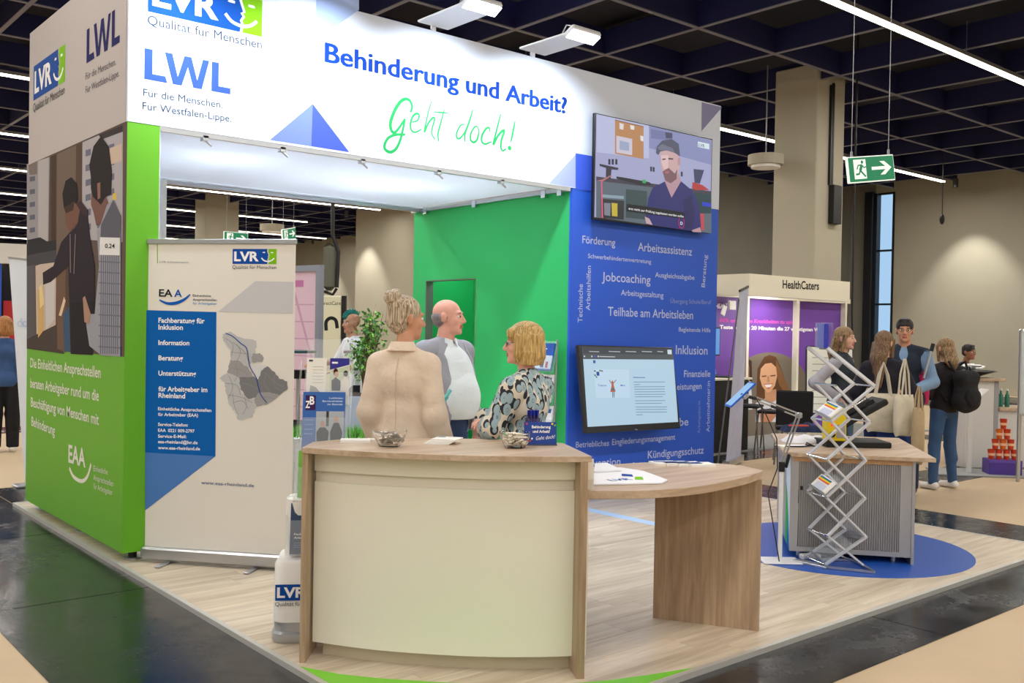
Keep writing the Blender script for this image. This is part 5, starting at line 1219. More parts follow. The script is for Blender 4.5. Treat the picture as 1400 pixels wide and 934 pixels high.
# ---------------------------------------------------------------- purple walled booth
HY = 2.6
hb_ = thing('purple_booth', 'white framed booth with purple photo walls and a white header', 'exhibition booth', (11.8, HY, HZ))
cream_w = mat('booth_white', (226, 220, 200), rough=0.5); pur = mat('purple_print', (110, 66, 160), rough=0.5)
hx0, hx1 = 9.75, 12.55; hz0, hz1 = 2.20, 2.53
MB().box((hx0, HY-0.6, hz0), (hx1, HY-0.56, hz1), cream_w).box((hx0, HY-0.56, hz0), (hx0+0.04, 2.95, hz1), cream_w).box((hx1-0.04, HY-0.56, hz0), (hx1, HY+0.3, hz1), cream_w).build('header', hb_)
MB().box((8.9, HY+0.08, HZ), (13.6, HY+0.12, 2.28), pur).box((8.9, HY+0.0, 2.2), (13.6, HY+0.08, 2.28), cream_w).build('back_wall', hb_)
MB().box((8.7, HY-0.3, 0), (8.74, 2.9, 2.53), cream_w).build('side_wall', hb_)
for x in (8.9, 10.53, 11.93, 13.42): MB().box((x, HY-0.01, HZ), (x+0.06, HY+0.08, 2.28), cream_w).build('post', hb_)
gcar = mat('grey_carpet', (128, 128, 124), rough=0.85)
MB().box((8.4, 1.48, HZ), (14.5, 2.95, HZ+0.01), gcar).build('booth_carpet', hb_)
ld = D.lights.new('booth_fill_light', 'AREA'); ld.shape = 'RECTANGLE'; ld.size = 2.4; ld.size_y = 0.08; ld.energy = 30; ld.color = (1, .96, .9)  # unseen light added to brighten the back wall under the header
lo = D.objects.new('booth_fill_light', ld); COL.objects.link(lo); lo.location = (11.0, HY-0.5, 2.2); lo.rotation_euler = Vector((0, 0.5, -0.7)).to_track_quat('-Z', 'X').to_euler()
MB().box((9.8, HY-0.54, 2.202), (12.3, HY-0.46, 2.24), strip_h).build('added_fill_rail', hb_)  # added housing for the fill light, hidden behind the header
H = Print(frame((0, HY-0.6005, 0), (1, 0, 0), (0, 0, 1))); Kh = lambda pts: grp(pts, 980, 360, 3.115)
H.ptext('HealthCaters', *Kh([(280, 106), (435, 113)]), 11, flat((40, 40, 40)), bold=0.02); H.build('header_lettering', hb_)
H = Print(frame((0, HY+0.0795, 0), (1, 0, 0), (0, 0, 1)))
pk = flat((220, 90, 190)); wt = flat((245, 240, 245))
H.ptext('80% entdecken Krankheiten zu spät', *Kh([(12, 250), (328, 258)]), 5, pk, bold=0.025)
H.ptext('Teste jetzt in 20 Minuten die 27 wichtigsten Werte', *Kh([(12, 279), (468, 291)]), 5, wt, bold=0.03)
H.ptext('HEALTH', *Kh([(-6, 192), (60, 190)]), 6, wt, bold=0.03)
Kf = lambda pts: grp(pts, 960, 440, 4.667)
def F_(c, pts, lay): H.ppoly(Kf(pts), flat(c), lay)
cx, cyy = 430, 450
H.ppoly(Kf([(430+260*math.cos(a), 450-255*math.sin(a)) for a in [math.pi*k/24 for k in range(25)]]+[(170, 760), (690, 760)]), flat((118, 108, 96)), 1)
F_((150, 110, 90), [(250, 270), (300, 250), (318, 300), (300, 360), (255, 380)], 2); F_((70, 50, 44), [(288, 235), (315, 250), (318, 380), (300, 380), (300, 290)], 3); F_((205, 205, 210), [(240, 370), (310, 365), (320, 560), (240, 560)], 2)
F_((96, 66, 44), [(395, 225), (430, 212), (470, 225), (500, 290), (540, 400), (572, 480), (560, 500), (470, 490), (400, 500), (345, 500), (348, 400), (352, 300)], 4)
F_((132, 94, 62), [(470, 240), (500, 300), (545, 410), (566, 475), (540, 480), (490, 400), (470, 320)], 5)
F_((204, 204, 212), [(340, 520), (400, 490), (480, 480), (560, 490), (580, 640), (340, 640)], 5)
F_((190, 140, 108), [(398, 440), (470, 430), (478, 495), (440, 520), (400, 500)], 6)
F_((214, 164, 128), [(372, 300), (400, 268), (440, 262), (470, 290), (476, 350), (462, 410), (432, 450), (410, 452), (380, 410), (366, 360)], 7)
F_((110, 74, 56), [(378, 345), (408, 342), (408, 350), (380, 353)], 8); F_((110, 74, 56), [(432, 342), (466, 338), (466, 346), (434, 350)], 8)
F_((190, 138, 108), [(414, 345), (424, 345), (430, 384), (412, 386)], 8)
F_((240, 232, 226), [(396, 402), (445, 398), (432, 418), (408, 420)], 9); F_((180, 80, 76), [(390, 398), (450, 393), (446, 400), (396, 404)], 8); F_((180, 80, 76), [(402, 420), (438, 417), (424, 428)], 8)
F_((186, 130, 100), [(360, 560), (400, 555), (450, 575), (470, 600), (440, 640), (370, 640)], 9); F_((40, 40, 46), [(370, 560), (440, 552), (445, 566), (376, 574)], 10)
F_((78, 70, 64), [(590, 470), (640, 440), (660, 560), (640, 600), (585, 600)], 2)
# smartphone picture
H.ppoly(Kf([(660, 160), (680, 152), (960, 170), (960, 590), (690, 590), (656, 565)]), flat((60, 62, 66)), 11)
H.ppoly(Kf([(668, 170), (686, 160), (955, 178), (955, 580), (694, 580), (664, 560)]), flat((224, 226, 216)), 12)
H.ppoly(Kf([(740, 160), (830, 165), (826, 180), (746, 176)]), flat((60, 62, 66)), 13)
for k in range(8): H.ppoly(Kf([(700, 225+k*42), (850, 228+k*42), (850, 234+k*42), (700, 231+k*42)]), flat((168, 172, 165)), 13)
H.build('wall_print', hb_)
MB().rbox((-0.08, -0.02, 0), (0.08, 0.02, 0.14), paper, 0.005, Matrix.Translation((10.12, HY-0.02, 2.0))).build('paper_tag', hb_)
MB().rbox((-0.08, -0.01, 0), (0.02, 0.01, 0.16), paper, 0.005, Matrix.Translation((9.9, HY-0.03, 1.9)) @ Matrix.Rotation(0.4, 4, 'Y')).build('paper_tag', hb_)
# chairs, desk, laptop there
dkf = mat('dark_fabric', (26, 26, 32), rough=0.8); legm = mat('chair_chrome', (150, 150, 150), rough=0.25, metal=0.9)
def chair(x, y, rz, label, h=1.0, group='black chairs in the purple booth', s=1.0):
    t = thing('chair', label, 'chair', (x, y, HZ+0.01), rz, group); M = W[t] @ Matrix.Scale(s, 4)
    MB().rbox((-0.22, -0.22, 0.43), (0.22, 0.22, 0.48), dkf, 0.02, M).build('seat', t)
    MB().rbox((-0.22, 0.20, 0.52), (0.22, 0.24, 0.95), dkf, 0.015, M @ Matrix.Rotation(-0.08, 4, 'X')).build('backrest', t)
    for a in (-1, 1):
        for b in (-1, 1): MB().cyl((a*0.19, b*0.19, 0.43), (a*0.23, b*0.23, 0), 0.011, legm, seg=8, M=M).build('leg', t)
    return t
def stool(px, py, Z, label):
    q_ = dep(px, py, Z); t = thing('stool', label, 'stool', (q_.x, q_.y, HZ+.01), 0, 'black stools in the purple booth'); M = Matrix.Translation((q_.x, q_.y, 0)) @ Matrix.Rotation(0.4, 4, 'Z')
    MB().rbox((-0.19, -0.19, q_.z-0.04), (0.19, 0.19, q_.z), dkf, 0.015, M).build('seat', t)
    for a in (-1, 1):
        for b in (-1, 1): MB().cyl((a*0.16, b*0.16, q_.z-0.04), (a*0.2, b*0.2, HZ+.01), 0.011, legm, seg=8, M=M).build('leg', t)
stool(1022, 553, 13.4, 'black topped stool on thin chrome legs behind the blue tablet')
stool(1056, 561, 13.7, 'black topped stool under the smiling woman poster')
q = dep(1084, 600, 12.4)
chair(q.x, q.y, RZ+2.9, 'tall backed black chair draped with a dark coat behind the cabinet', s=1.02)
heap_o = None
q = onz(975, 600); dk_ = thing('desk', 'black fronted desk at the left edge of the purple booth', 'desk', (8.75, 2.0, 0))
MB().rbox((8.3, 1.60, HZ+0.01), (9.25, 2.3, 0.98), mat('black_front', (22, 22, 24), rough=0.5), 0.01).build('desk_body', dk_); MB().rbox((8.28, 1.58, 0.98), (9.3, 2.32, 1.01), cream_w, 0.004).build('desk_top', dk_)
lpt = thing('laptop', 'open black laptop with a blue screen on the black desk', 'laptop', (8.9, 1.8, 1.01)); Ml = Matrix.Translation((8.9, 1.8, 1.01)) @ Matrix.Rotation(0.4, 4, 'Z')
MB().rbox((-0.19, -0.13, 0), (0.19, 0.13, 0.02), blk, 0.004, Ml).build('keyboard_base', lpt)
Ml2 = Ml @ Matrix.Translation((0, 0.13, 0.02)) @ Matrix.Rotation(math.radians(75), 4, 'X')
MB().rbox((-0.19, 0, -0.01), (0.19, 0.26, 0), blk, 0.004, Ml2).build('lid', lpt); MB().box((-0.175, 0.015, 0.0004), (0.175, 0.245, 0.001), glow((60, 90, 190)), Ml2).build('screen', lpt)
t = thing('wall_screen', 'small light blue screen above the black desk', 'screen', (8.75, 2.35, 1.35)); MB().rbox((8.8, 2.20, 1.30), (9.35, 2.23, 1.72), blk, 0.005).build('housing', t); MB().box((8.82, 2.197, 1.32), (9.33, 2.1995, 1.70), glow((90, 150, 215))).build('screen', t); MB().box((8.95, 2.19, 1.01), (9.0, 2.24, 1.30), blk).build('stand', t)

# ---------------------------------------------------------------- far right: standing table, cups, board
wmat = mat('counter_white', (206, 204, 200), rough=0.5)
t = thing('standing_table', 'tall white standing table with an oak top at the right edge', 'table', (9.85, -1.62, HZ)); Mt = Matrix.Translation((10.15, -1.05, 0)) @ Matrix.Rotation(RZ+0.12, 4, 'Z')
MB().rbox((0.0, 0, HZ), (0.40, 0.45, 1.08), wmat, 0.005, Mt).build('table_body', t); MB().box((0.40, 0.0, HZ), (0.46, 0.45, 1.08), mat('counter_grey', (150, 150, 152), rough=0.5), Mt).build('side_post', t)
MB().rbox((-0.22, -0.05, 1.08), (0.52, 0.5, 1.12), OAK_T, 0.004, Mt).build('table_top', t)
t2 = thing('low_counter', 'lower white counter with an oak top at the far right edge', 'counter', Mt @ Vector((1, 0, HZ)))
MB().rbox((0.47, 0.02, HZ), (1.6, 0.45, 0.70), wmat, 0.005, Mt).build('counter_body', t2); MB().rbox((0.465, -0.02, 0.70), (1.65, 0.5, 0.74), OAK_T, 0.004, Mt).build('counter_top', t2)
c = Mt @ Vector((0.17, 0.2, 1.12)); t = thing('bowl', 'wide black bowl heaped with pale packets on the tall white table', 'bowl', c); M = Matrix.Translation(c)
MB().lathe([(0.12, 0), (0.16, 0.03), (0.34, 0.085), (0.33, 0.09), (0.15, 0.045), (0.02, 0.04)], blk, 20, M).build('dish', t, smooth=True)
for i in range(9):
    a = i*2.4; r_ = 0.04+0.022*i
    tag(MB().rbox((-0.07, -0.035, 0), (0.07, 0.035, 0.025), paper, 0.01, M @ Matrix.Translation((r_*math.cos(a), r_*math.sin(a), 0.10+0.05*(1-i/9))) @ Matrix.Rotation(a*1.7, 4, 'Z') @ Matrix.Rotation(0.25*math.sin(a*3), 4, 'X')).build('snack_packet'), 'pale packet in the black bowl', 'packet', 'pale packets in the black bowl')
for i in range(3):
    c = Mt @ Vector((0.56+0.07*i, 0.18+0.03*(i % 2), 0.74)); t = thing('bottle', ['leftmost', 'middle', 'rightmost'][i]+' of the three small green bottles on the lower white counter', 'bottle', c, 0, 'green bottles'); M = Matrix.Translation(c)
    gm = mat('green_bottle', (60, 130, 110), rough=0.15, alpha=0.85)
    MB().lathe([(0.028, 0), (0.03, 0.01), (0.03, 0.14), (0.012, 0.18), (0.012, 0.21)], gm, 12, M).build('bottle_body', t, smooth=True); MB().cyl((0, 0, .21), (0, 0, .235), 0.014, wh, M=M, seg=10).build('cap', t)
# purple crate with a pyramid of cups
c0 = onz(1352, 651, HZ); Mq = Matrix.Translation((c0.x, c0.y, 0)) @ Matrix.Rotation(RZ-0.15, 4, 'Z')
t = thing('crate', 'purple display box under a pyramid of orange cups', 'box', (c0.x, c0.y, HZ))
MB().rbox((0, 0, HZ), (0.375, 0.26, 0.165), mat('purple_card', (74, 50, 140), rough=0.5), 0.005, Mq).build('box_body', t); MB().rbox((0.0, -0.004, 0.13), (0.375, 0.0, 0.165), mat('purple_card_light', (96, 72, 165), rough=0.5), 0.001, Mq).build('lid_edge', t)
MB().rbox((-0.6, -0.12, HZ), (1.2, 0.5, HZ+0.02), mat('grey_plinth', (150, 152, 150), rough=0.6), 0.005, Mq).build('floor_plinth', t)
cup_a, cup_b = mat('orange_red_cup', (206, 60, 24), rough=0.4, var=0.25, vscale=40), mat('orange_cup', (226, 110, 30), rough=0.4, var=0.25, vscale=40)
rows_ = ['bottom', 'second', 'third', 'top']
for r in range(4):
    for k in range(4-r):
        x = 0.052+0.088*k+0.044*r; z = 0.165+r*0.124
        cw = Mq @ Vector((x, 0.10, z)); pos = ['leftmost', 'second from left', 'third from left', 'rightmost'][k] if r == 0 else (['left', 'middle', 'right'][k] if r == 1 else (['left', 'right'][k] if r == 2 else 'single'))
        tt_ = thing('paper_cup', 'orange printed paper cup, '+pos+' in the '+rows_[r]+' row of the pyramid', 'cup', cw, 0, 'pyramid of orange cups'); Mm = Matrix.Translation(cw)
        MB().lathe([(0.030, 0), (0.041, 0.112), (0.043, 0.116), (0.043, 0.120), (0.038, 0.120), (0.028, 0.008)], (cup_a if (k+r) % 3 != 2 else cup_b) if r else cup_a, 14, Mm).build('cup_body', tt_, smooth=True)
        MB().lathe([(0.0385, 0.045), (0.0410, 0.075)], mat('cup_label', (240, 190, 150), rough=0.5), 14, Mm, caps=False).build('cup_label', tt_)
wbp = dep(1394, 600, 11.2); t = thing('whiteboard', 'pale whiteboard panel cut by the right edge of the picture', 'board', (wbp.x, wbp.y, HZ))
a_, b_ = dep(1396, 450, 11.2), dep(1440, 446, 10.9)
Mw = frame((a_.x, a_.y, 0), Vector(((b_-a_).x, (b_-a_).y, 0)), (0, 0, 1)); MB().rbox((0, 0.74, -0.02), (1.0, a_.z, 0.02), mat('board_white', (205, 215, 215), rough=0.3), 0.02, Mw).build('panel', t)
MB().rbox((-0.01, HZ, -0.03), (0.02, a_.z, 0.03), alu, 0.009, Mw).build('frame_post', t)
# info stand
ip = onz(1318, 648, HZ); t = thing('info_stand', 'pale metal info stand with a slanted plate behind the backpack woman', 'stand', (ip.x, ip.y, HZ)); Mi = Matrix.Translation((ip.x, ip.y, 0)) @ Matrix.Rotation(RZ, 4, 'Z')
MB().rbox((-0.14, -0.12, HZ), (0.22, 0.14, HZ+0.012), wmat, 0.004, Mi).build('base_plate', t); MB().rbox((0.03, -0.02, HZ+0.01), (0.085, 0.02, 0.82), wmat, 0.006, Mi).build('pole', t)
Mi2 = Mi @ Matrix.Translation((0.0, -0.05, 0.80)) @ Matrix.Rotation(math.radians(-42), 4, 'Y'); MB().rbox((0.0, -0.1, 0), (0.30, 0.1, 0.03), wmat, 0.01, Mi2).build('plate', t)
# dark bench far back
for i, (x, y, lb_) in enumerate([(15.2, 1.2, 'low dark bench by the far wall behind the info stand')]):
    t = thing('bench', lb_, 'bench', (x, y, HZ)); Mm = Matrix.Translation((x, y, HZ)) @ Matrix.Rotation(RZ, 4, 'Z')
    MB().rbox((-0.2, -0.3, 0.38), (2.2, 0.3, 0.48), dkf, 0.02, Mm).build('seat', t)
    for xx_ in (0.1, 1.9): MB().box((xx_, -0.25, 0), (xx_+0.05, 0.25, 0.38), dkf, Mm).build('leg', t)

# ---------------------------------------------------------------- seen through the open stand
# pink banner in a grey frame
A_, B_ = dep(400, 372, 16), dep(440, 374, 15.6); Mk = frame((A_.x, A_.y, 0), (B_-A_), (0, 0, 1)); wk = (B_-A_).length
Mk = frame((A_.x, A_.y, 0), Vector(((B_-A_).x, (B_-A_).y, 0)), (0, 0, 1)); hk = A_.z
t = thing('pink_poster', 'pink poster in a grey standing frame beyond the roll-up banner', 'poster', (A_.x, A_.y, HZ))
gf = mat('frame_grey_blue', (140, 146, 160), rough=0.4, metal=0.3)
MB().box((wk-0.09, HZ, -0.05), (wk, hk, 0.05), gf, Mk).build('frame_post', t); MB().box((-1.0, HZ, -0.05), (-0.91, hk, 0.05), gf, Mk).build('frame_post', t); MB().box((-1.0, hk, -0.05), (wk, hk+0.1, 0.05), gf, Mk).build('frame_top', t)
MB().box((-0.91, HZ, -0.01), (wk-0.09, hk, 0.01), mat('pink_print', (218, 190, 208), rough=0.6), Mk).build('poster', t)
p = Print(Mk @ Matrix.Translation((0, 0, 0.011))); pg = flat((196, 160, 188))
for k in range(7): p.rect(0.0, hk-0.55-k*0.28, wk-0.16, hk-0.53-k*0.28, pg, 1)
p.poly([(0.02, hk-0.3), (0.08, hk-0.3), (wk-0.18, hk-1.4), (wk-0.2, hk-1.45)], pg, 2); p.rect(0.05, hk-0.25, 0.28, hk-0.14, flat((190, 120, 170)), 2)
p.build('poster_print', t)
# black stools and green-topped table before it
for i, (x, y, lb_) in enumerate([(402, 548, 'black bar stool left of the two before the pink poster'), (421, 548, 'black bar stool right of the two before the pink poster')]):
    b_ = dep(x+6, 512, 12.5); t = thing('bar_stool', lb_, 'stool', (b_.x, b_.y, HZ), 0, 'black bar stools')
    M = Matrix.Translation((b_.x, b_.y, 0))
    MB().cyl((0, 0, b_.z-0.05), (0, 0, b_.z+0.06), 0.13, blk, M=M, seg=20).build('seat', t); MB().cyl((0, 0, HZ+.02), (0, 0, b_.z-0.05), 0.03, alu, M=M).build('column', t); MB().cyl((0, 0, HZ), (0, 0, HZ+.02), 0.2, alu, M=M, seg=20).build('base', t)
b_ = dep(398, 479, 12.2); t = thing('bistro_table', 'small round dark green table top beside the roll-up banner', 'table', (b_.x, b_.y, HZ)); M = Matrix.Translation((b_.x, b_.y, 0))
MB().cyl((0, 0, b_.z-0.03), (0, 0, b_.z), 0.32, mat('dark_green_top', (30, 80, 80), rough=0.4), M=M, seg=24).build('table_top', t); MB().cyl((0, 0, HZ), (0, 0, b_.z-0.03), 0.03, alu, M=M).build('column', t)
b_ = dep(404, 590, 12.0); t = thing('waste_bin', 'black waste bin below the bar stools', 'bin', (b_.x, b_.y, HZ)); MB().lathe([(0.15, HZ), (0.19, 0.45), (0.17, 0.45), (0.14, HZ+.02)], blk, 20, Matrix.Translation((b_.x, b_.y, 0))).build('bin_body', t)
# backlit sign
A_, B_ = dep(442, 404, 19.5), dep(467, 403, 19.5); Mk = frame((A_.x, A_.y, 0), Vector(((B_-A_).x, (B_-A_).y, 0)), (0, 0, 1)); wk = Vector(((B_-A_).x, (B_-A_).y)).length; hk = A_.z
t = thing('poster_board', 'cream poster board with a black horseshoe drawing behind the vendor', 'poster', (A_.x, A_.y, HZ)); MB().rbox((-0.3, HZ, -0.1), (wk, hk, 0), mat('cream_poster', (226, 226, 196), rough=0.5), 0.02, Mk).build('board', t); MB().box((wk, HZ, -0.1), (wk+0.09, hk, 0.0), blk, Mk).build('side_frame', t)
p = Print(Mk @ Matrix.Translation((0, 0, 0.0005))); p.ptext('DirectCare', (437, 417), (466, 417), 5, flat((70, 80, 70)))
p.pstroke([(446, 452), (446, 440), (452, 435), (459, 438), (461, 449)], 0.07, flat((40, 44, 44)), 2); p.build('poster_print', t)
# chain hoist box on the wall
A_ = dep(450, 360, 24); t = thing('hanging_unit', 'dark grey capsule shaped unit hanging on a cable above the cream poster', 'hoist', (A_.x, A_.y, A_.z-0.9)); M = Matrix.Translation((A_.x, A_.y, A_.z)) @ Matrix.Rotation(RZ, 4, 'Z')
MB().rbox((-0.14, -0.1, -0.68), (0.16, 0.1, 0.5), mat('hoist_grey', (88, 90, 80), rough=0.6), 0.1, M).build('hoist_body', t)
MB().tube([(0.2, 0, -0.6), (0.22, 0, 0.3), (0.08, 0, 0.7), (0.05, 0, 7.1-A_.z)], 0.05, blk, M=M).tube([(-0.12, 0, -0.7), (0.1, 0, -0.78), (0.2, 0, -0.62)], 0.04, blk, M=M).build('hoist_cable', t)
# vendor counter
A_ = dep(508, 480, 10.6); M = Matrix.Translation((A_.x, A_.y, 0)) @ Matrix.Rotation(RZ, 4, 'Z'); zc = A_.z
t = thing('white_counter', 'plain white counter with a dark top before the vendor', 'counter', (A_.x, A_.y, HZ)); MB().rbox((-0.12, 0, HZ), (0.42, 0.5, zc-0.03), wmat, 0.005, M).build('counter_body', t); MB().rbox((-0.3, -0.05, zc-0.03), (0.45, 0.35, zc), mat('counter_top_plum', (90, 60, 70), rough=0.4), 0.004, M).build('counter_top', t)
# planter with ficus, trough with grass
leafm = [mat('leaf_a', (70, 130, 40), rough=0.5), mat('leaf_b', (120, 178, 60), rough=0.5), mat('leaf_c', (44, 98, 34), rough=0.5)]
A_ = dep(500, 540, 8.2); M = Matrix.Translation((A_.x, A_.y, 0)) @ Matrix.Rotation(RZ+0.1, 4, 'Z'); zt_ = A_.z
fi = thing('potted_ficus', 'leafy green ficus in a tall pale grey square planter', 'plant', (A_.x, A_.y, HZ))
MB().loft([[(-0.20, -0.15, HZ), (0.16, -0.15, HZ), (0.16, 0.2, HZ), (-0.20, 0.2, HZ)], [(-0.24, -0.2, zt_), (0.22, -0.2, zt_), (0.22, 0.24, zt_), (-0.24, 0.24, zt_)]], mat('planter_grey', (172, 180, 196), rough=0.4), M).build('planter', fi)
MB().box((-0.22, -0.18, zt_), (0.20, 0.22, zt_+0.004), mat('soil', (60, 44, 34), rough=0.9), M).build('soil', fi)
rnd = random.Random(4); st = MB(); fol = MB(); br = []
barkm = mat('bark', (96, 74, 52), rough=0.8)
Zp = 8.2; ctr = dep(512, 500, Zp)
for i in range(26):
    h_ = rnd.uniform(0.15, 1.0); a = rnd.uniform(0, 6.28); sp = rnd.uniform(0.05, 0.27)*(1.15-h_*0.75)*1.05
    base = Vector((rnd.uniform(-.03, .03), rnd.uniform(-.03, .03), zt_)); tip = Vector((math.cos(a)*sp+0.05, math.sin(a)*sp, zt_+0.06+h_*0.66))
    mid = base.lerp(tip, 0.5)+Vector((0, 0, 0.10)); pts = [base, mid, tip]; st.tube(pts, [0.006, 0.004, 0.002], barkm, seg=5, M=M)
    for k in range(34):
        t_ = rnd.uniform(0.30, 1.05); c = (base.lerp(mid, min(1, t_*2)) if t_ < 0.5 else mid.lerp(tip, (t_-0.5)*2))+Vector((rnd.gauss(0, .035), rnd.gauss(0, .035), rnd.gauss(0, .03)))
        d_ = Vector((rnd.gauss(0, 1), rnd.gauss(0, 1), rnd.gauss(-0.6, .7))).normalized(); s_ = d_.cross(Vector((rnd.gauss(0, 1), rnd.gauss(0, 1), rnd.gauss(0, 1)))).normalized(); L_ = rnd.uniform(.028, .05); n_ = d_.cross(s_)*0.004
        fol.add([c, c+d_*L_*.35+s_*L_*.26+n_, c+d_*L_*.75+s_*L_*.20, c+d_*L_, c+d_*L_*.75-s_*L_*.20, c+d_*L_*.35-s_*L_*.26+n_], [(0, 1, 2, 3), (0, 3, 4, 5)], leafm[rnd.randrange(3)], M)
st.build('stem', fi); o = fol.build('foliage', fi); o['kind'] = 'stuff'
A_ = dep(470, 592, 7.3); M = Matrix.Translation((A_.x, A_.y, 0)) @ Matrix.Rotation(RZ, 4, 'Z'); zt_ = A_.z-0.03
tr = thing('planter_trough', 'long white trough of bright green grass behind the brochure tower', 'planter', (A_.x, A_.y, HZ))
MB().rbox((-0.6, -0.12, HZ), (0.62, 0.16, zt_), wmat, 0.008, M).build('trough', tr)
gr = MB()
for i in range(2600):
    x, y = rnd.uniform(-0.58, 0.6), rnd.uniform(-0.1, 0.14); h_ = rnd.uniform(0.03, 0.10); a = rnd.uniform(0, 6.28); w_ = 0.004; dx_, dy_ = math.cos(a), math.sin(a); l_ = rnd.uniform(0, .05)
    gr.add([(x-dy_*w_, y+dx_*w_, zt_), (x+dy_*w_, y-dx_*w_, zt_), (x+dx_*l_, y+dy_*l_, zt_+h_)], [(0, 1, 2)], [leafm[1], mat('grass_bright', (110, 200, 70), rough=0.5), leafm[0]][i % 3], M)
o = gr.build('grass', tr); o['kind'] = 'stuff'

# ---------------------------------------------------------------- left edge: flag banner, red wall, blue sign
Zf = 9.7; A_, B_ = dep(12, 352, Zf), dep(44, 356, Zf-0.2); c_, d_ = dep(35, 640, Zf), dep(44, 690, Zf-0.2)
t = thing('display_banner', 'tapered white fabric banner leaning behind the green side wall', 'banner', (c_.x, c_.y, HZ))
m_ = mat('white_banner_cloth', (222, 230, 244), rough=0.6)
vs4 = [A_, dep(60, 358, Zf-0.3), dep(60, 668, Zf-0.3), dep(34, 662, Zf)]
for k_ in (2, 3): vs4[k_].z = max(0.0, vs4[k_].z)
MB().add(vs4+[p_+F2*0.01 for p_ in vs4], [(0, 1, 2, 3), (7, 6, 5, 4), (0, 4, 5, 1), (1, 5, 6, 2), (2, 6, 7, 3), (3, 7, 4, 0)], m_).build('banner_sheet', t)
MB().bar(vs4[0], vs4[1], 0.02, 0.02, alu).build('top_rail', t); MB().rbox((-0.1, -0.1, HZ), (0.3, 0.1, 0.0), alu, 0.01, Matrix.Translation((vs4[3].x, vs4[3].y, 0))).build('foot', t)
Mk = frame(vs4[3], vs4[2]-vs4[3], vs4[0]-vs4[3]); p = Print(Mk @ Matrix.Translation((0, 0, 0.001)))
p.ptext('doch', (24, 447), (52, 447), 12, flat((190, 205, 235)), lay=1); p.build('banner_print', t)
A_, B_ = dep(-60, 335, 26), dep(12, 338, 26.5); Mk = frame((A_.x, A_.y, 0), Vector(((B_-A_).x, (B_-A_).y, 0)), (0, 0, 1)); wk = Vector(((B_-A_).x, (B_-A_).y)).length
t = thing('distant_booth', 'distant booth with a white frame, blue sign and dark interior at the left edge', 'exhibition booth', (A_.x, A_.y, HZ))
MB().box((0, 3.2, -0.2), (wk+4, 3.75, 0), wmat, Mk).build('header', t); MB().box((0, HZ, -2.0), (wk+4, 3.2, -1.9), blk, Mk).build('back_wall', t); MB().box((wk-0.2, HZ, -1.2), (wk+4, 2.2, -1.1), mat('red_panel', (190, 40, 40), rough=0.5), Mk).build('red_panel', t)
MB().box((0, 1.5, -0.4), (wk-0.2, 3.2, -0.3), mat('sign_blue_deep', (24, 70, 160), rough=0.5, emit=(24, 70, 160), estr=0.3), Mk).build('blue_sign', t)
for k in range(5): MB().rbox((wk-1.6+k*0.35, 0.9, -0.6), (wk-1.4+k*0.35, 1.3, -0.5), mat('shelf_item_%d' % k, [(200, 60, 50), (220, 200, 120), (90, 120, 160), (210, 210, 205), (200, 120, 60)][k], rough=0.5), 0.01, Mk).build('shelf_product', t)
MB().box((0, 0.85, -1.0), (wk-0.2, 0.9, -0.4), wmat, Mk).build('shelf', t)
# ================================================================ PEOPLE
def _smin(a, b, k):
    h = np.clip(0.5+0.5*(b-a)/k, 0, 1); return b*(1-h)+a*h-k*h*(1-h)
def cap(a, b, ra, rb, m=0, k=0.02): return ('c', np.array(a, float), np.array(b, float), ra, rb, m, k)
def ell(c, r, m=0, k=0.02, R=None): return ('e', np.array(c, float), np.array(r, float), np.array(R.to_3x3()) if R is not None else None, None, m, k)
def _pd(p, X):
    if p[0] == 'c':
        a, b, ra, rb = p[1:5]; ab = b-a; L = max(ab@ab, 1e-9); t = np.clip(((X-a)@ab)/L, 0, 1)
        return np.linalg.norm(X-a-t[..., None]*ab, axis=-1)-(ra+t*(rb-ra))
    c, r, R = p[1:4]; q = X-c
    if R is not None: q = q@R
    k0 = np.linalg.norm(q/r, axis=-1); k1 = np.linalg.norm(q/(r*r), axis=-1)+1e-9
    return k0*(k0-1)/k1
def _bb(p):
    if p[0] == 'c': return np.minimum(p[1]-p[3], p[2]-p[4]), np.maximum(p[1]+p[3], p[2]+p[4])
    m_ = max(p[2]); m_ = np.array([m_]*3) if p[3] is not None else p[2]; return p[1]-m_, p[1]+m_
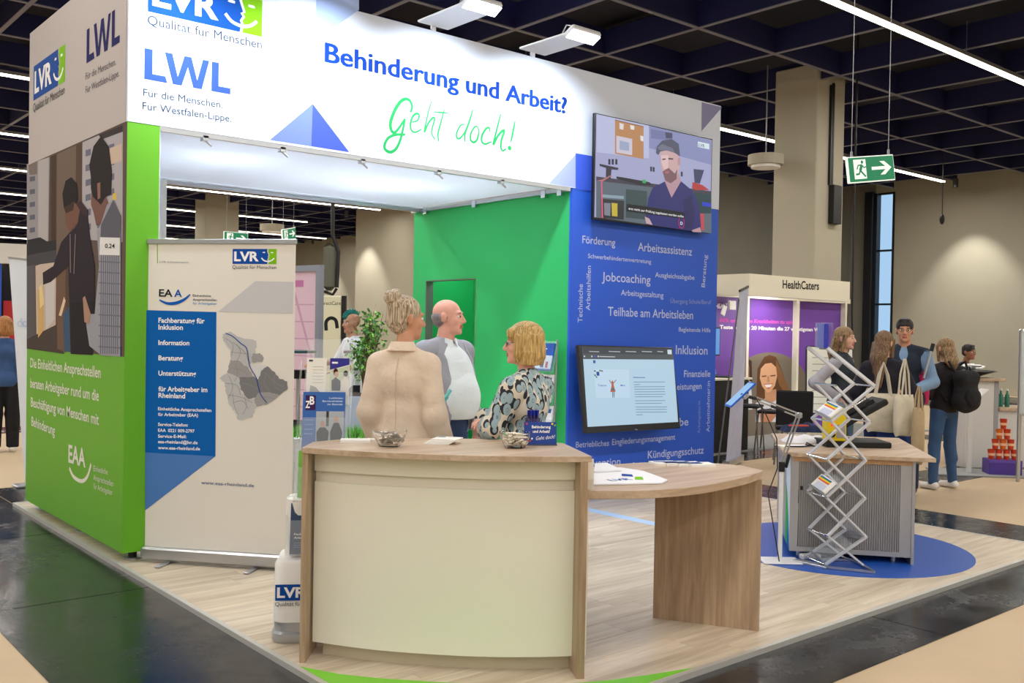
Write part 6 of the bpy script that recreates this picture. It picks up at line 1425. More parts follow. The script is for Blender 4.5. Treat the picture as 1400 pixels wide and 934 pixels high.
def sdf_mesh(name, prims, mats, h, parent, M, clips=(), cut=(), smooth=2):
    """one continuous smooth surface around blended tapered capsules and ellipsoids (surface nets)"""
    lo = np.min([_bb(p)[0] for p in prims], axis=0)-3*h; hi = np.max([_bb(p)[1] for p in prims], axis=0)+3*h
    n = np.ceil((hi-lo)/h).astype(int)+1
    ax = [lo[i]+h*np.arange(n[i]) for i in range(3)]
    G = np.full(n, 1.0, dtype=np.float32)
    def grid(i0, i1): return np.stack(np.meshgrid(ax[0][i0[0]:i1[0]], ax[1][i0[1]:i1[1]], ax[2][i0[2]:i1[2]], indexing='ij'), -1)
    for p in prims:
        a, b = _bb(p); mg = 0.05
        i0 = np.maximum(0, np.floor((a-mg-lo)/h).astype(int)); i1 = np.minimum(n, np.ceil((b+mg-lo)/h).astype(int)+1)
        s = tuple(slice(i0[j], i1[j]) for j in range(3))
        G[s] = _smin(G[s], _pd(p, grid(i0, i1)), p[6])
    if clips or cut:
        X = grid([0]*3, n)
        for (pt, nr) in clips: G = np.maximum(G, ((X-np.array(pt))@np.array(nr)).astype(np.float32))
        for p in cut: G = np.maximum(G, -_pd(p, X).astype(np.float32))
    ins = G < 0
    c = np.zeros(n-1, dtype=int); P = np.zeros(tuple(n-1)+(3,)); cnt = np.zeros(n-1)
    offs = [(i, j, k) for i in (0, 1) for j in (0, 1) for k in (0, 1)]
    for o in offs: c += ins[o[0]:n[0]-1+o[0], o[1]:n[1]-1+o[1], o[2]:n[2]-1+o[2]]
    act = (c > 0) & (c < 8)
    A = np.argwhere(act); V = np.zeros((len(A), 3)); W_ = np.zeros(len(A))
    for o in offs:
        for d in range(3):
            if o[d]: continue
            o2 = list(o); o2[d] = 1
            g0 = G[A[:, 0]+o[0], A[:, 1]+o[1], A[:, 2]+o[2]]; g1 = G[A[:, 0]+o2[0], A[:, 1]+o2[1], A[:, 2]+o2[2]]
            cr = (g0 < 0) != (g1 < 0); t = np.where(cr, g0/(g0-g1+1e-12), 0)
            q = np.array(o, float)[None].repeat(len(A), 0); q[:, d] += t
            V += q*cr[:, None]; W_ += cr
    V = (A+V/np.maximum(W_, 1)[:, None])*h+lo
    idx = np.full(n-1, -1); idx[tuple(A.T)] = np.arange(len(A))
    F = []
    for d in range(3):
        sl0 = [slice(1, n[j]-1) for j in range(3)]; sl0[d] = slice(0, n[d]-1)
        sl1 = list(sl0); sl1[d] = slice(1, n[d])
        a_, b_ = ins[tuple(sl0)], ins[tuple(sl1)]
        for flip, mask in ((0, a_ & ~b_), (1, ~a_ & b_)):
            E_ = np.argwhere(mask); 
            if not len(E_): continue
            E_ = E_+np.array([1 if j != d else 0 for j in range(3)])
            u, v = (d+1) % 3, (d+2) % 3; q = []
            for du, dv in ((-1, -1), (0, -1), (0, 0), (-1, 0)):
                e = E_.copy(); e[:, u] += du; e[:, v] += dv; q.append(idx[e[:, 0], e[:, 1], e[:, 2]])
            q = np.stack(q, 1); F.append(q[:, ::-1] if flip else q)
    F = np.concatenate(F); F = F[(F >= 0).all(1)]
    mi = None
    if len(mats) > 1:
        C_ = V[F].mean(1); best = np.full(len(C_), 9.0); mi = np.zeros(len(C_), int)
        for p in prims:
            dd_ = _pd(p, C_); w = dd_ < best; best[w] = dd_[w]; mi[w] = p[5]
    me = D.meshes.new(name); me.vertices.add(len(V)); me.vertices.foreach_set('co', V.astype(np.float32).ravel())
    me.loops.add(len(F)*4); me.loops.foreach_set('vertex_index', F.ravel().astype(np.int32))
    me.polygons.add(len(F)); me.polygons.foreach_set('loop_start', (np.arange(len(F))*4).astype(np.int32))
    try: me.polygons.foreach_set('loop_total', np.full(len(F), 4, np.int32))
    except Exception: pass
    for m in mats: me.materials.append(m)
    if mi is not None: me.polygons.foreach_set('material_index', mi.astype(np.int32))
    me.update(calc_edges=True); me.validate()
    me.polygons.foreach_set('use_smooth', [True]*len(me.polygons))
    return link_mesh(name, me, parent, M)

V3 = lambda *a: np.array(a, float)
def rotz(v, a): c, s = math.cos(a), math.sin(a); v = np.asarray(v, float); return V3(v[0]*c-v[1]*s, v[0]*s+v[1]*c, v[2])
SKIN = {k: mat('skin_'+k, c, rough=0.5, bump=0.05, bscale=120, var=0.05, vscale=25) for k, c in dict(fair=(222, 172, 148), tan=(200, 146, 116), rosy=(226, 168, 150), dark=(150, 100, 74)).items()}
LIP = mat('lips', (180, 96, 92), rough=0.4); EYEW = mat('eye_white', (235, 232, 228), rough=0.2); EYED = mat('eye_iris', (60, 48, 40), rough=0.2)
def hair_mat(name, c1, c2, st=(60, 60, 4)):
    m = mat(name, c1, rough=0.45, var=0.0)
    nt = m.node_tree; b = nt.nodes['Principled BSDF']; tc = nt.nodes.new('ShaderNodeTexCoord'); mp = nt.nodes.new('ShaderNodeMapping'); mp.inputs['Scale'].default_value = st
    n = nt.nodes.new('ShaderNodeTexNoise'); n.inputs['Scale'].default_value = 2.2; n.inputs['Detail'].default_value = 5; n.inputs['Distortion'].default_value = 0.4
    r = nt.nodes.new('ShaderNodeValToRGB'); r.color_ramp.elements[0].position = 0.36; r.color_ramp.elements[1].position = 0.64
    r.color_ramp.elements[0].color = rgb(*c2); r.color_ramp.elements[1].color = rgb(*c1)
    L = nt.links.new; L(tc.outputs['Object'], mp.inputs[0]); L(mp.outputs[0], n.inputs['Vector']); L(n.outputs['Fac'], r.inputs[0]); L(r.outputs[0], b.inputs['Base Color'])
    bp = nt.nodes.new('ShaderNodeBump'); bp.inputs['Strength'].default_value = 0.7; bp.inputs['Distance'].default_value = 0.01; L(n.outputs['Fac'], bp.inputs['Height']); L(bp.outputs[0], b.inputs['Normal'])
    return m
def cloth(name, c, bump=0.35, bscale=14, var=0.08, rough=0.85, bd=0.03): return mat(name, c, rough=rough, bump=bump, bscale=bscale, var=var, vscale=9, bdist=bd)

def person(label, pos, face, H=1.75, sex='f', skin='fair', head_yaw=0.0, head_pitch=0.0, build_=1.0, belly=0.0,
           arms=None, top=None, bottom=None, shoes=None, hair=None, h=0.0075, hh=0.005, lean=0.0, glasses=False, stance=0.0, extra=None, name='person', z0=0.0, hand_h=None):
    """face: world direction the body faces. Joints are in the figure's own frame: x right, y forward, z up."""
    f = Vector((face.x, face.y, 0)).normalized(); rz = math.atan2(f.y, f.x)-math.pi/2
    root = thing(name, label, 'person', (pos[0], pos[1], z0), rz); s = H/1.75
    M = Matrix.Translation((pos[0], pos[1], z0)) @ Matrix.Rotation(rz, 4, 'Z') @ Matrix.Scale(s, 4)
    sw = (0.150 if sex == 'f' else 0.178)*build_; hw = 0.095 if sex == 'f' else 0.09
    L_ = lambda v: V3(v[0], v[1]+lean*max(0, v[2]-0.95)/0.5, v[2])
    J = dict(pel=V3(0, 0, 0.95), wai=L_(V3(0, 0.0, 1.10)), che=L_(V3(0, 0.0, 1.30)), nb=L_(V3(0, -0.015, 1.46)), nt=L_(V3(0, 0.012, 1.545)), hd=L_(V3(0, 0.02, 1.645 if sex == 'f' else 1.635)))
    for sd, x in (('L', -1), ('R', 1)):
        J['sh'+sd] = L_(V3(x*sw, -0.01, 1.392 if sex == 'f' else 1.405)); J['hp'+sd] = V3(x*hw, 0, 0.91)
        st = stance*x; J['kn'+sd] = V3(x*(hw+0.005)+st*0.3, 0.02, 0.50); J['an'+sd] = V3(x*(hw+0.01)+st*0.6, 0.0, 0.085)
    A = {}
    for sd, x in (('L', -1), ('R', 1)):
        d = (arms or {}).get(sd)
        el, wr, hd_ = d if d else (V3(x*(sw+0.045), -0.03, 1.12), V3(x*(sw+0.06), 0.06, 0.89), V3(0, 0.25, -1))
        A[sd] = (L_(V3(*el)), L_(V3(*wr)), V3(*hd_)/np.linalg.norm(hd_))
    # ---- body: one continuous surface
    B = []; b = build_
    B += [ell(J['che'], (0.135*b, 0.095*b, 0.15), 0, .04), ell(J['wai'], (0.11*b, 0.085*b+belly*0.4, 0.13), 0, .04), ell(J['pel'], (0.145*b, 0.10, 0.11), 0, .04)]
    if belly: B.append(ell(J['wai']+V3(0, 0.03+belly*0.3, 0.0), (0.11*b, 0.04+belly*0.5, 0.13), 0, .05))
    for sd in 'LR':
        el, wr, hd_ = A[sd]
        B += [cap(J['nb']-V3(0, 0, .01), J['sh'+sd], 0.05, 0.046*b, 0, .03), cap(J['sh'+sd], el, 0.046*b, 0.037, 0, .02), cap(el, wr, 0.036, 0.025, 0, .015)]
        B += [cap(J['hp'+sd], J['kn'+sd], 0.082*b, 0.052, 0, .03), cap(J['kn'+sd], J['kn'+sd]*0.4+J['an'+sd]*0.6+V3(0, -.01, .1), 0.05, 0.048, 0, .02), cap(J['kn'+sd], J['an'+sd], 0.046, 0.034, 0, .02), cap(J['an'+sd]-V3(0, 0, .03), J['an'+sd]+V3(0, .14, -.05), 0.035, 0.028, 0, .02)]
        # hand: palm, four fingers of unequal length, thumb
        x = -1 if sd == 'L' else 1
        up = V3(0, 0, 1) if abs(hd_[2]) < 0.8 else V3(0, 1, 0)
        side = np.cross(hd_, up); side /= np.linalg.norm(side); nrm = np.cross(side, hd_)   # side = across the palm, nrm = back of the hand
        p0 = wr+hd_*0.015
        if abs(hd_[2]) >= 0.8: across = V3(0, 1, 0)-hd_*hd_[1]; across /= np.linalg.norm(across); pal = V3(-x, 0, 0)
        else: across = side*x*-1; pal = -nrm
        B += [cap(wr, p0+hd_*0.05, 0.024, 0.022, 0, .012), cap(p0+across*0.022, p0+hd_*0.072+across*0.028, 0.014, 0.013, 0, .012), cap(p0-across*0.018, p0+hd_*0.070-across*0.028, 0.014, 0.012, 0, .012)]
        for i, (o, l1) in enumerate(((0.030, .040), (0.010, .046), (-0.010, .042), (-0.029, .033))):
            k0 = p0+hd_*0.078+across*o; k1 = k0+(hd_*0.92+pal*0.35)*l1; k2 = k1+(hd_*0.6+pal*0.8)*l1*0.75
            B += [cap(k0-hd_*.01, k1, 0.0092, 0.0085, 0, .004), cap(k1, k2, 0.0085, 0.007, 0, .004)]
        t0 = p0+hd_*0.02+across*0.028; t1 = t0+hd_*0.035+across*0.025+pal*0.01; t2 = t1+hd_*0.030+across*0.004+pal*0.01
        B += [cap(t0, t1, 0.013, 0.0105, 0, .008), cap(t1, t2, 0.0105, 0.0085, 0, .004)]
    # head
    Rh = Matrix.Rotation(head_yaw, 4, 'Z') @ Matrix.Rotation(head_pitch, 4, 'X'); Rn = np.array(Rh.to_3x3()); hc = J['hd']
    q = lambda x, y, z: hc+Rn@V3(x, y, z)
    B += [cap(J['nb']-V3(0, 0, .02), J['nt']+V3(0, -.005, 0), 0.056*(1.1 if sex == 'm' else 0.92), 0.052*(1.1 if sex == 'm' else 0.9), 0, .02)]
    hs_ = 1.0
    def E(c, r, m=0, k=.015): B.append(('e', q(*c), V3(*r), Rn, None, m, k))
    def Cc(a, b_, ra, rb, m=0, k=.01): B.append(cap(q(*a), q(*b_), ra, rb, m, k))
    E((0, -0.015, 0.03), (0.074, 0.094, 0.083)); E((0, 0.025, -0.03), (0.060, 0.070, 0.085), k=.02); E((0, 0.045, -0.085), (0.040, 0.042, 0.030), k=.02)
    E((0, 0.075, -0.102), (0.020, 0.018, 0.016), k=.012)
    Cc((0, 0.088, 0.012), (0, 0.110, -0.030), 0.009, 0.012); E((0.010, 0.100, -0.036), (0.010, 0.010, 0.008), k=.006); E((-0.010, 0.100, -0.036), (0.010, 0.010, 0.008), k=.006)
    Cc((-0.036, 0.076, 0.026), (0.036, 0.076, 0.026), 0.012, 0.012); E((0.036, 0.062, -0.028), (0.022, 0.022, 0.022)); E((-0.036, 0.062, -0.028), (0.022, 0.022, 0.022))
    E((0, 0.088, -0.060), (0.022, 0.012, 0.0055), 1, .005); E((0, 0.086, -0.070), (0.018, 0.012, 0.006), 1, .005)
    for x in (-1, 1): E((x*0.075, -0.012, -0.008), (0.010, 0.020, 0.032), k=.008); E((x*0.082, -0.016, 0.006), (0.006, 0.016, 0.016), k=.005)
    body = sdf_mesh('body', B, [SKIN[skin], LIP], min(h, 0.0065), root, M)
    ey = MB()
    for x in (-1, 1):
        c = q(x*0.032, 0.0785, 0.002); c2 = q(x*0.032, 0.0875, 0.002)
        ey.ball(c, (0.0125, 0.0125, 0.0085), EYEW, 10); ey.ball(c2, (0.0075, 0.0075, 0.0075), EYED, 8)
    ey.build('eye', root, M, smooth=True).name = 'eyes'
    if hair:
        hm, shape = hair[0], hair[1]; HP = []
        def HE(c, r, k=.015): HP.append(('e', q(*c), V3(*r), Rn, None, 0, k))
        def HC(a, b_, ra, rb, k=.012): HP.append(cap(q(*a), q(*b_), ra, rb, 0, k))
        shape(HE, HC, HP, q)
        bro = MB()
        for x in (-1, 1): bro.tube([q(x*0.018, 0.0905, 0.022), q(x*0.034, 0.089, 0.028), q(x*0.050, 0.078, 0.022)], 0.0028, hm, seg=5)
        ho = sdf_mesh('hair', HP, [hm], hh, root, M, cut=[('e', q(*hair[2][:3]), V3(*hair[2][3:]), Rn, None, 0, .01)] if len(hair) > 2 and hair[2] else ())
        bro.build('eyebrows', root, M)
    if glasses:
        g_ = MB(); gm_ = mat('glasses_frame', (40, 26, 30), rough=0.3)
        for x in (-1, 1):
            c = [q(x*0.034+0.021*math.cos(t), 0.099-0.004*abs(math.cos(t)), 0.000+0.016*math.sin(t)) for t in [2*math.pi*k/14 for k in range(15)]]
            g_.tube(c, 0.0018, gm_, seg=5); g_.tube([q(x*0.055, 0.096, 0.004), q(x*0.076, 0.05, 0.006), q(x*0.082, -0.01, 0.006)], 0.0020, gm_, seg=5)
        g_.tube([q(-0.013, 0.099, 0.003), q(0, 0.106, 0.006), q(0.013, 0.099, 0.003)], 0.0018, gm_, seg=5)
        g_.build('glasses', root, M)
    # ---- clothes
    def torso(o, m, hem, shoulder=True, waist=None):
        T = [ell(J['che'], (0.138*b+o, 0.100*b+o, 0.16), m, .04), ell(J['wai'], (0.12*b+o, 0.092*b+o+belly*0.4, 0.15), m, .045), ell(J['pel']+V3(0, 0, .02), (0.155*b+o, 0.11+o, 0.12), m, .05)]
        if belly: T += [ell(J['wai']+V3(0, 0.05+belly*0.32, 0.0), (0.145*b+o, 0.07+belly*0.5+o, 0.19), m, .08), ell(J['che']+V3(0, 0.05, -0.04), (0.14*b+o, 0.095+o, 0.15), m, .08)]
        if sex == 'f': T += [ell(J['che']+V3(x*0.062, 0.075, -0.01), (0.055, 0.045, 0.055), m, .03) for x in (-1, 1)]
        if hem < 0.9: T.append(ell((0, 0, hem+0.06), (0.165*b+o, 0.115+o, 0.14), m, .05))
        T += [cap(J['nb']-V3(0, 0, .012), J['sh'+sd]+V3(0, 0, -.006), 0.056+o*.4, 0.046*b+o*.8, m, .03) for sd in 'LR']
        return T
    def sleeve(o, m, sd, t=1.0, flare=0.0):
        el, wr, _ = A[sd]; T = [cap(J['sh'+sd]-V3(0, 0, .008), el, 0.048*b+o, 0.043+o, m, .03)]
        if t > 0.5: T.append(cap(el, el+(wr-el)*min(1, (t-0.5)*2), 0.047+o, 0.036+o+flare, m, .025))
        return T
    if bottom:
        m_, kind = bottom[0], bottom[1]; o = {'slim': 0.009, 'wide': 0.03, 'reg': 0.014}[kind]; T = [ell(J['pel'], (0.152*b+.006, 0.108+.006, 0.12), 0, .04)]
        for sd in 'LR': T += [cap(J['hp'+sd], J['kn'+sd], 0.088*b+o*.6, 0.056+o, 0, .03), cap(J['kn'+sd], J['an'+sd]+V3(0, 0, .0), 0.055+o, 0.042+o*1.1, 0, .02), cap(J['kn'+sd], J['kn'+sd]*0.4+J['an'+sd]*0.6+V3(0, -.01, .1), 0.055+o, 0.053+o, 0, .02)]
        sdf_mesh('trousers', T, [m_], h, root, M, clips=[((0, 0, 0.065), (0, 0, -1)), ((0, 0, 1.04), (0, 0, 1))])
    if shoes:
        for sd in 'LR':
            a = J['an'+sd]; sdf_mesh('shoe', [cap(a+V3(0, -.03, -.035), a+V3(0, .15, -.048), 0.043, 0.036, 0, .02), cap(a+V3(0, -.02, -.03), a+V3(0, -.0, .01), 0.042, 0.042, 0, .02)], [shoes], h, root, M, clips=[((0, 0, 0.0), (0, 0, -1))])
    for it in (top or []):
        nm, m_, o, hem, slv, tt = it[:6]; opt = it[6] if len(it) > 6 else {}
        T = torso(o, 0, hem)
        for sd in 'LR':
            if slv.get(sd, 0) > 0: T += sleeve(o, 0, sd, slv[sd], opt.get('flare', 0))
            elif slv.get(sd) == 0: T += [cap(J['sh'+sd], J['sh'+sd]*.85+A[sd][0]*.15, 0.050*b+o, 0.046+o, 0, .03)]
        T += opt.get('add', [])
        cl = [((0, 0, hem), (0, 0, -1)), ((0, 0, tt), (0, 0, 1))]+opt.get('clips', [])
        sdf_mesh(nm, T, [m_], h, root, M, clips=cl, cut=opt.get('cut', []))
    if extra: extra(root, M, J, A, q)
    return root

# hair shapes ------------------------------------------------------------------
def strands(HP, q, n, f, r=0.006, seed=1):
    rn = random.Random(seed)
    for i in range(n):
        pts = f(i/(n-1), rn)
        for a, b_ in zip(pts, pts[1:]): HP.append(cap(q(*a), q(*b_), r, r*0.9, 0, .006))
def hair_bun(HE, HC, HP, q):
    HE((0, -0.022, 0.042), (0.084, 0.100, 0.088)); HE((0, -0.050, -0.010), (0.070, 0.072, 0.070)); HE((0, -0.04, -0.06), (0.05, 0.045, 0.035))
    HE((0, -0.100, 0.110), (0.048, 0.044, 0.042), .01); HE((0.012, -0.085, 0.13), (0.04, 0.03, 0.03), .008); HC((0, -0.075, 0.085), (0, -0.09, 0.11), 0.038, 0.034)
    strands(HP, q, 22, lambda t, r: [(0.083*math.sin(a_), 0.02-0.09*math.cos(a_)*0.6, -0.03+0.02*math.cos(a_)) if False else (0.078*math.cos(math.pi*t), -0.02+0.060*math.sin(math.pi*t*0+0.3)-0.05, 0.0+0.02*math.sin(6*t)) for a_ in (0,)]+[(0.05*math.cos(math.pi*t), -0.085, 0.085)], 0.006, 3)
    rn = random.Random(5)
    for i in range(10):
        a = 6.28*i/10; c = (0.040*math.cos(a), -0.100+0.03*math.sin(a), 0.115+0.02*math.sin(2*a)); c2 = (0.040*math.cos(a+1.1), -0.100+0.03*math.sin(a+1.1), 0.125)
        HC(c, c2, 0.010, 0.009, .006)
def hair_bob(HE, HC, HP, q):
    HE((0, -0.018, 0.045), (0.092, 0.108, 0.090)); HE((0, -0.035, -0.02), (0.100, 0.098, 0.095)); HE((0, -0.045, -0.075), (0.100, 0.086, 0.055), .03)
    for x in (-1, 1):
        HC((x*0.085, 0.03, 0.04), (x*0.088, 0.035, -0.06), 0.022, 0.020); HC((x*0.088, 0.035, -0.06), (x*0.075, 0.035, -0.10), 0.020, 0.012)
    HC((-0.05, 0.075, 0.068), (0.05, 0.075, 0.068), 0.022, 0.022); HC((-0.06, 0.082, 0.045), (0.055, 0.085, 0.05), 0.012, 0.012)
    for i in range(26):
        a = -0.5+4.14*i/25; x, y = 0.098*math.cos(a), -0.03-0.085*math.sin(a)
        HC((x*0.92, y*0.92-0.01, 0.05), (x*1.01, y*1.02, -0.05), 0.009, 0.010, .006); HC((x*1.01, y*1.02, -0.05), (x*0.96, y*0.96, -0.118), 0.010, 0.006, .006)
def hair_short(HE, HC, HP, q): HE((0, -0.014, 0.047), (0.082, 0.104, 0.085)); HE((0, -0.05, -0.01), (0.074, 0.062, 0.06)); HC((-0.03, 0.06, 0.098), (0.04, 0.055, 0.100), 0.018, 0.018)
def hair_bald(HE, HC, HP, q): HE((0, -0.03, 0.0), (0.0775, 0.087, 0.045)); HE((0, -0.055, -0.02), (0.066, 0.056, 0.055))
def hair_long(L):
    def f(HE, HC, HP, q):
        HE((0, -0.020, 0.040), (0.086, 0.104, 0.090)); HE((0, -0.045, -0.03), (0.082, 0.078, 0.08)); HC((0, -0.075, -0.04), (0, -0.115, -0.16), 0.07, 0.062, .03)
        HC((0.02, -0.115, -0.14), (0.01, -0.13, -L), 0.060, 0.030, .03); HC((-0.04, -0.11, -0.14), (-0.03, -0.125, -L*0.9), 0.045, 0.022, .02)
        for x in (-1, 1): HC((x*0.078, 0.025, 0.03), (x*0.080, 0.0, -0.14), 0.020, 0.018)
        rn = random.Random(2)
        for i in range(18):
            t = i/17*2-1; HC((t*0.085, -0.075-0.035*(1-t*t), 0.0), (t*0.085, -0.125-0.02*(1-t*t), -0.16), 0.011, 0.010, .006); HC((t*0.085, -0.125-0.02*(1-t*t), -0.16), (t*0.055, -0.145, -L*(0.86+0.16*rn.random())), 0.010, 0.004, .006)
    return f
def hair_mohawk(HE, HC, HP, q): 
    for i in range(9): a = 0.2+2.3*i/8; HC((0, 0.085*math.cos(a), 0.045+0.075*math.sin(a)), (0, 0.115*math.cos(a), 0.05+0.105*math.sin(a)), 0.020, 0.012, .008)
H_BLOND = hair_mat('hair_ash_blond', (224, 208, 182), (118, 92, 62)); H_BOB = hair_mat('hair_golden_blond', (218, 186, 120), (150, 116, 62))
H_GREY = hair_mat('hair_grey', (150, 142, 146), (110, 104, 108)); H_BRN = hair_mat('hair_brown', (104, 76, 50), (56, 38, 26)); H_DBL = hair_mat('hair_dark_blond', (168, 136, 94), (88, 64, 42))
H_BLK = hair_mat('hair_black', (34, 28, 28), (16, 13, 14)); H_TEAL = hair_mat('hair_teal', (30, 150, 140), (20, 110, 105))
WD = lambda r, f: R2*r+F2*f
def gpos(px, Z): p = dep(px, 500, Z); return (p.x, p.y)

# 1 woman with the bun, seen from behind
blaz = cloth('beige_linen', (226, 206, 186), 0.6, 6, 0.05, bd=0.05); jean = cloth('blue_denim', (44, 64, 104), 0.2, 60, 0.15); whs = cloth('white_shoe', (225, 222, 218), 0.1)
def blazer_extra(root, M, J, A, q):
    c = MB(); pts = [J['nb']+V3(0.066*math.cos(a), -0.012-0.062*math.sin(a), 0.036+0.0) for a in [math.pi*k/12 for k in range(13)]]
    rings = [[p+V3(0, 0, -0.03)+(p-J['nb'])*V3(.35, .35, 0), p+V3(0, 0, 0.02), p*1.0+V3(0, 0, 0.015)-(p-J['nb'])*V3(.12, .12, 0), p+V3(0, 0, -0.03)-(p-J['nb'])*V3(.1, .1, 0)] for p in pts]
    c.loft(rings, blaz).build('collar', root, M, smooth=True)
    MB().tube([V3(0, J['nb'][1]-0.07, 1.43), V3(0, -0.122, 1.34), V3(0, -0.118, 1.2), V3(0, -0.112, 1.1), V3(0, -0.128, 0.95), V3(0, -0.13, 0.86)], 0.0016, mat('seam_shadow', (196, 174, 152), rough=0.9), seg=5).build('back_seam', root, M)
w1pos = gpos(553, 5.55)
person('woman with a blond bun in a beige linen blazer, seen from behind at the counter', w1pos, WD(0.28, 0.96), H=1.80, sex='f', skin='tan', head_yaw=-0.72, head_pitch=-0.05,
       arms={'L': ((-0.188, -0.05, 1.12), (-0.175, 0.08, 0.90), (0.2, 0.6, -0.6)), 'R': ((0.200, -0.03, 1.11), (0.245, 0.05, 0.88), (0.0, 0.4, -0.9))},
       top=[('blazer', blaz, 0.020, 0.78, {'L': 1.0, 'R': 0.98}, 1.50, {'flare': 0.004})], bottom=(cloth('grey_trousers', (120, 118, 122)), 'reg'), shoes=whs,
       hair=(H_BLOND, hair_bun, (0, 0.125, -0.05, 0.075, 0.085, 0.125)), h=0.0065, hh=0.004, extra=blazer_extra, build_=0.98)
# 2 man with shaved head
shirt_w = cloth('pale_blue_shirt', (222, 232, 238), 0.45, 9, 0.03); jk = cloth('grey_jacket', (158, 160, 172), 0.4, 9, 0.1)
def man_extra(root, M, J, A, q):
    dk_ = mat('belt_black', (24, 24, 28), rough=0.4)
    MB().loft([[(0.178*math.cos(t), 0.012+0.158*math.sin(t), z) for t in [2*math.pi*k/28 for k in range(28)]] for z in (0.985, 1.02)], dk_).build('belt', root, M)
    MB().rbox((-0.03, 0.166, 0.980), (0.03, 0.178, 1.025), chrome, 0.004).build('belt_buckle', root, M)
    # open jacket: two front panels hanging from the shoulders
    for x in (-1, 1):
        rings = []
        for z, yo, w_ in ((1.46, 0.03, 0.05), (1.36, 0.10, 0.06), (1.2, 0.15, 0.05), (1.05, 0.16, 0.05), (0.88, 0.12, 0.05)):
            rings.append([(x*0.13, yo+0.015, z), (x*(0.13+w_), yo-0.02, z), (x*(0.22+w_*0.3), yo-0.09, z), (x*(0.205+w_*0.3), yo-0.10, z), (x*(0.12+w_), yo-0.035, z), (x*0.125, yo+0.002, z)])
        MB().loft(rings, jk).build('jacket_front', root, M, smooth=True)
    c = MB()
    for x in (-1, 1): c.loft([[J['nb']+V3(x*0.01, 0.075, 0.02), J['nb']+V3(x*0.055, 0.05, 0.035), J['nb']+V3(x*0.075, 0.06, -0.015), J['nb']+V3(x*0.03, 0.10, -0.045)], [J['nb']+V3(x*0.01, 0.082, 0.02), J['nb']+V3(x*0.055, 0.057, 0.035), J['nb']+V3(x*0.075, 0.067, -0.015), J['nb']+V3(x*0.03, 0.107, -0.045)]], shirt_w)
    c.build('shirt_collar', root, M)
    tq = mat('teal_mask', (110, 200, 200), rough=0.6)
mpos = gpos(609, 6.75)
mfig = person('bald man in a white shirt and open grey jacket by the green doorway', mpos, WD(0.82, -0.57), H=1.84, sex='m', skin='rosy', head_yaw=0.38, build_=1.12, belly=0.14,
       arms={'R': ((0.27, -0.10, 1.18), (0.29, 0.03, 1.0), (0.2, 0.6, -0.6)), 'L': ((-0.28, -0.07, 1.16), (-0.27, 0.05, 0.95), (0.1, 0.3, -0.9))},
       top=[('shirt', shirt_w, 0.014, 0.965, {'L': 0.6, 'R': 0.6}, 1.50), ('jacket', jk, 0.024, 0.86, {'L': 0.98, 'R': 0.98}, 1.52, {'cut': [('e', V3(0, 0.22, 1.15), V3(0.20, 0.22, 0.46), None, None, 0, .01)]})],
       bottom=(jean, 'reg'), shoes=blk, hair=(H_GREY, hair_bald, (0, 0.13, -0.03, 0.10, 0.10, 0.13)), h=0.0075, hh=0.005, extra=man_extra)
m0 = dep(606, 535, 6.35)
MB().tube([dep(595, 540, 6.38), dep(603, 548, 6.35), dep(612, 540, 6.35), dep(616, 533, 6.35)], 0.012, mat('teal_mask', (110, 200, 200), rough=0.6), seg=6).tube([dep(598, 556, 6.38), dep(606, 552, 6.36), dep(613, 543, 6.35)], 0.006, mat('teal_mask', (110, 200, 200), rough=0.6), seg=6).build('face_mask', mfig)
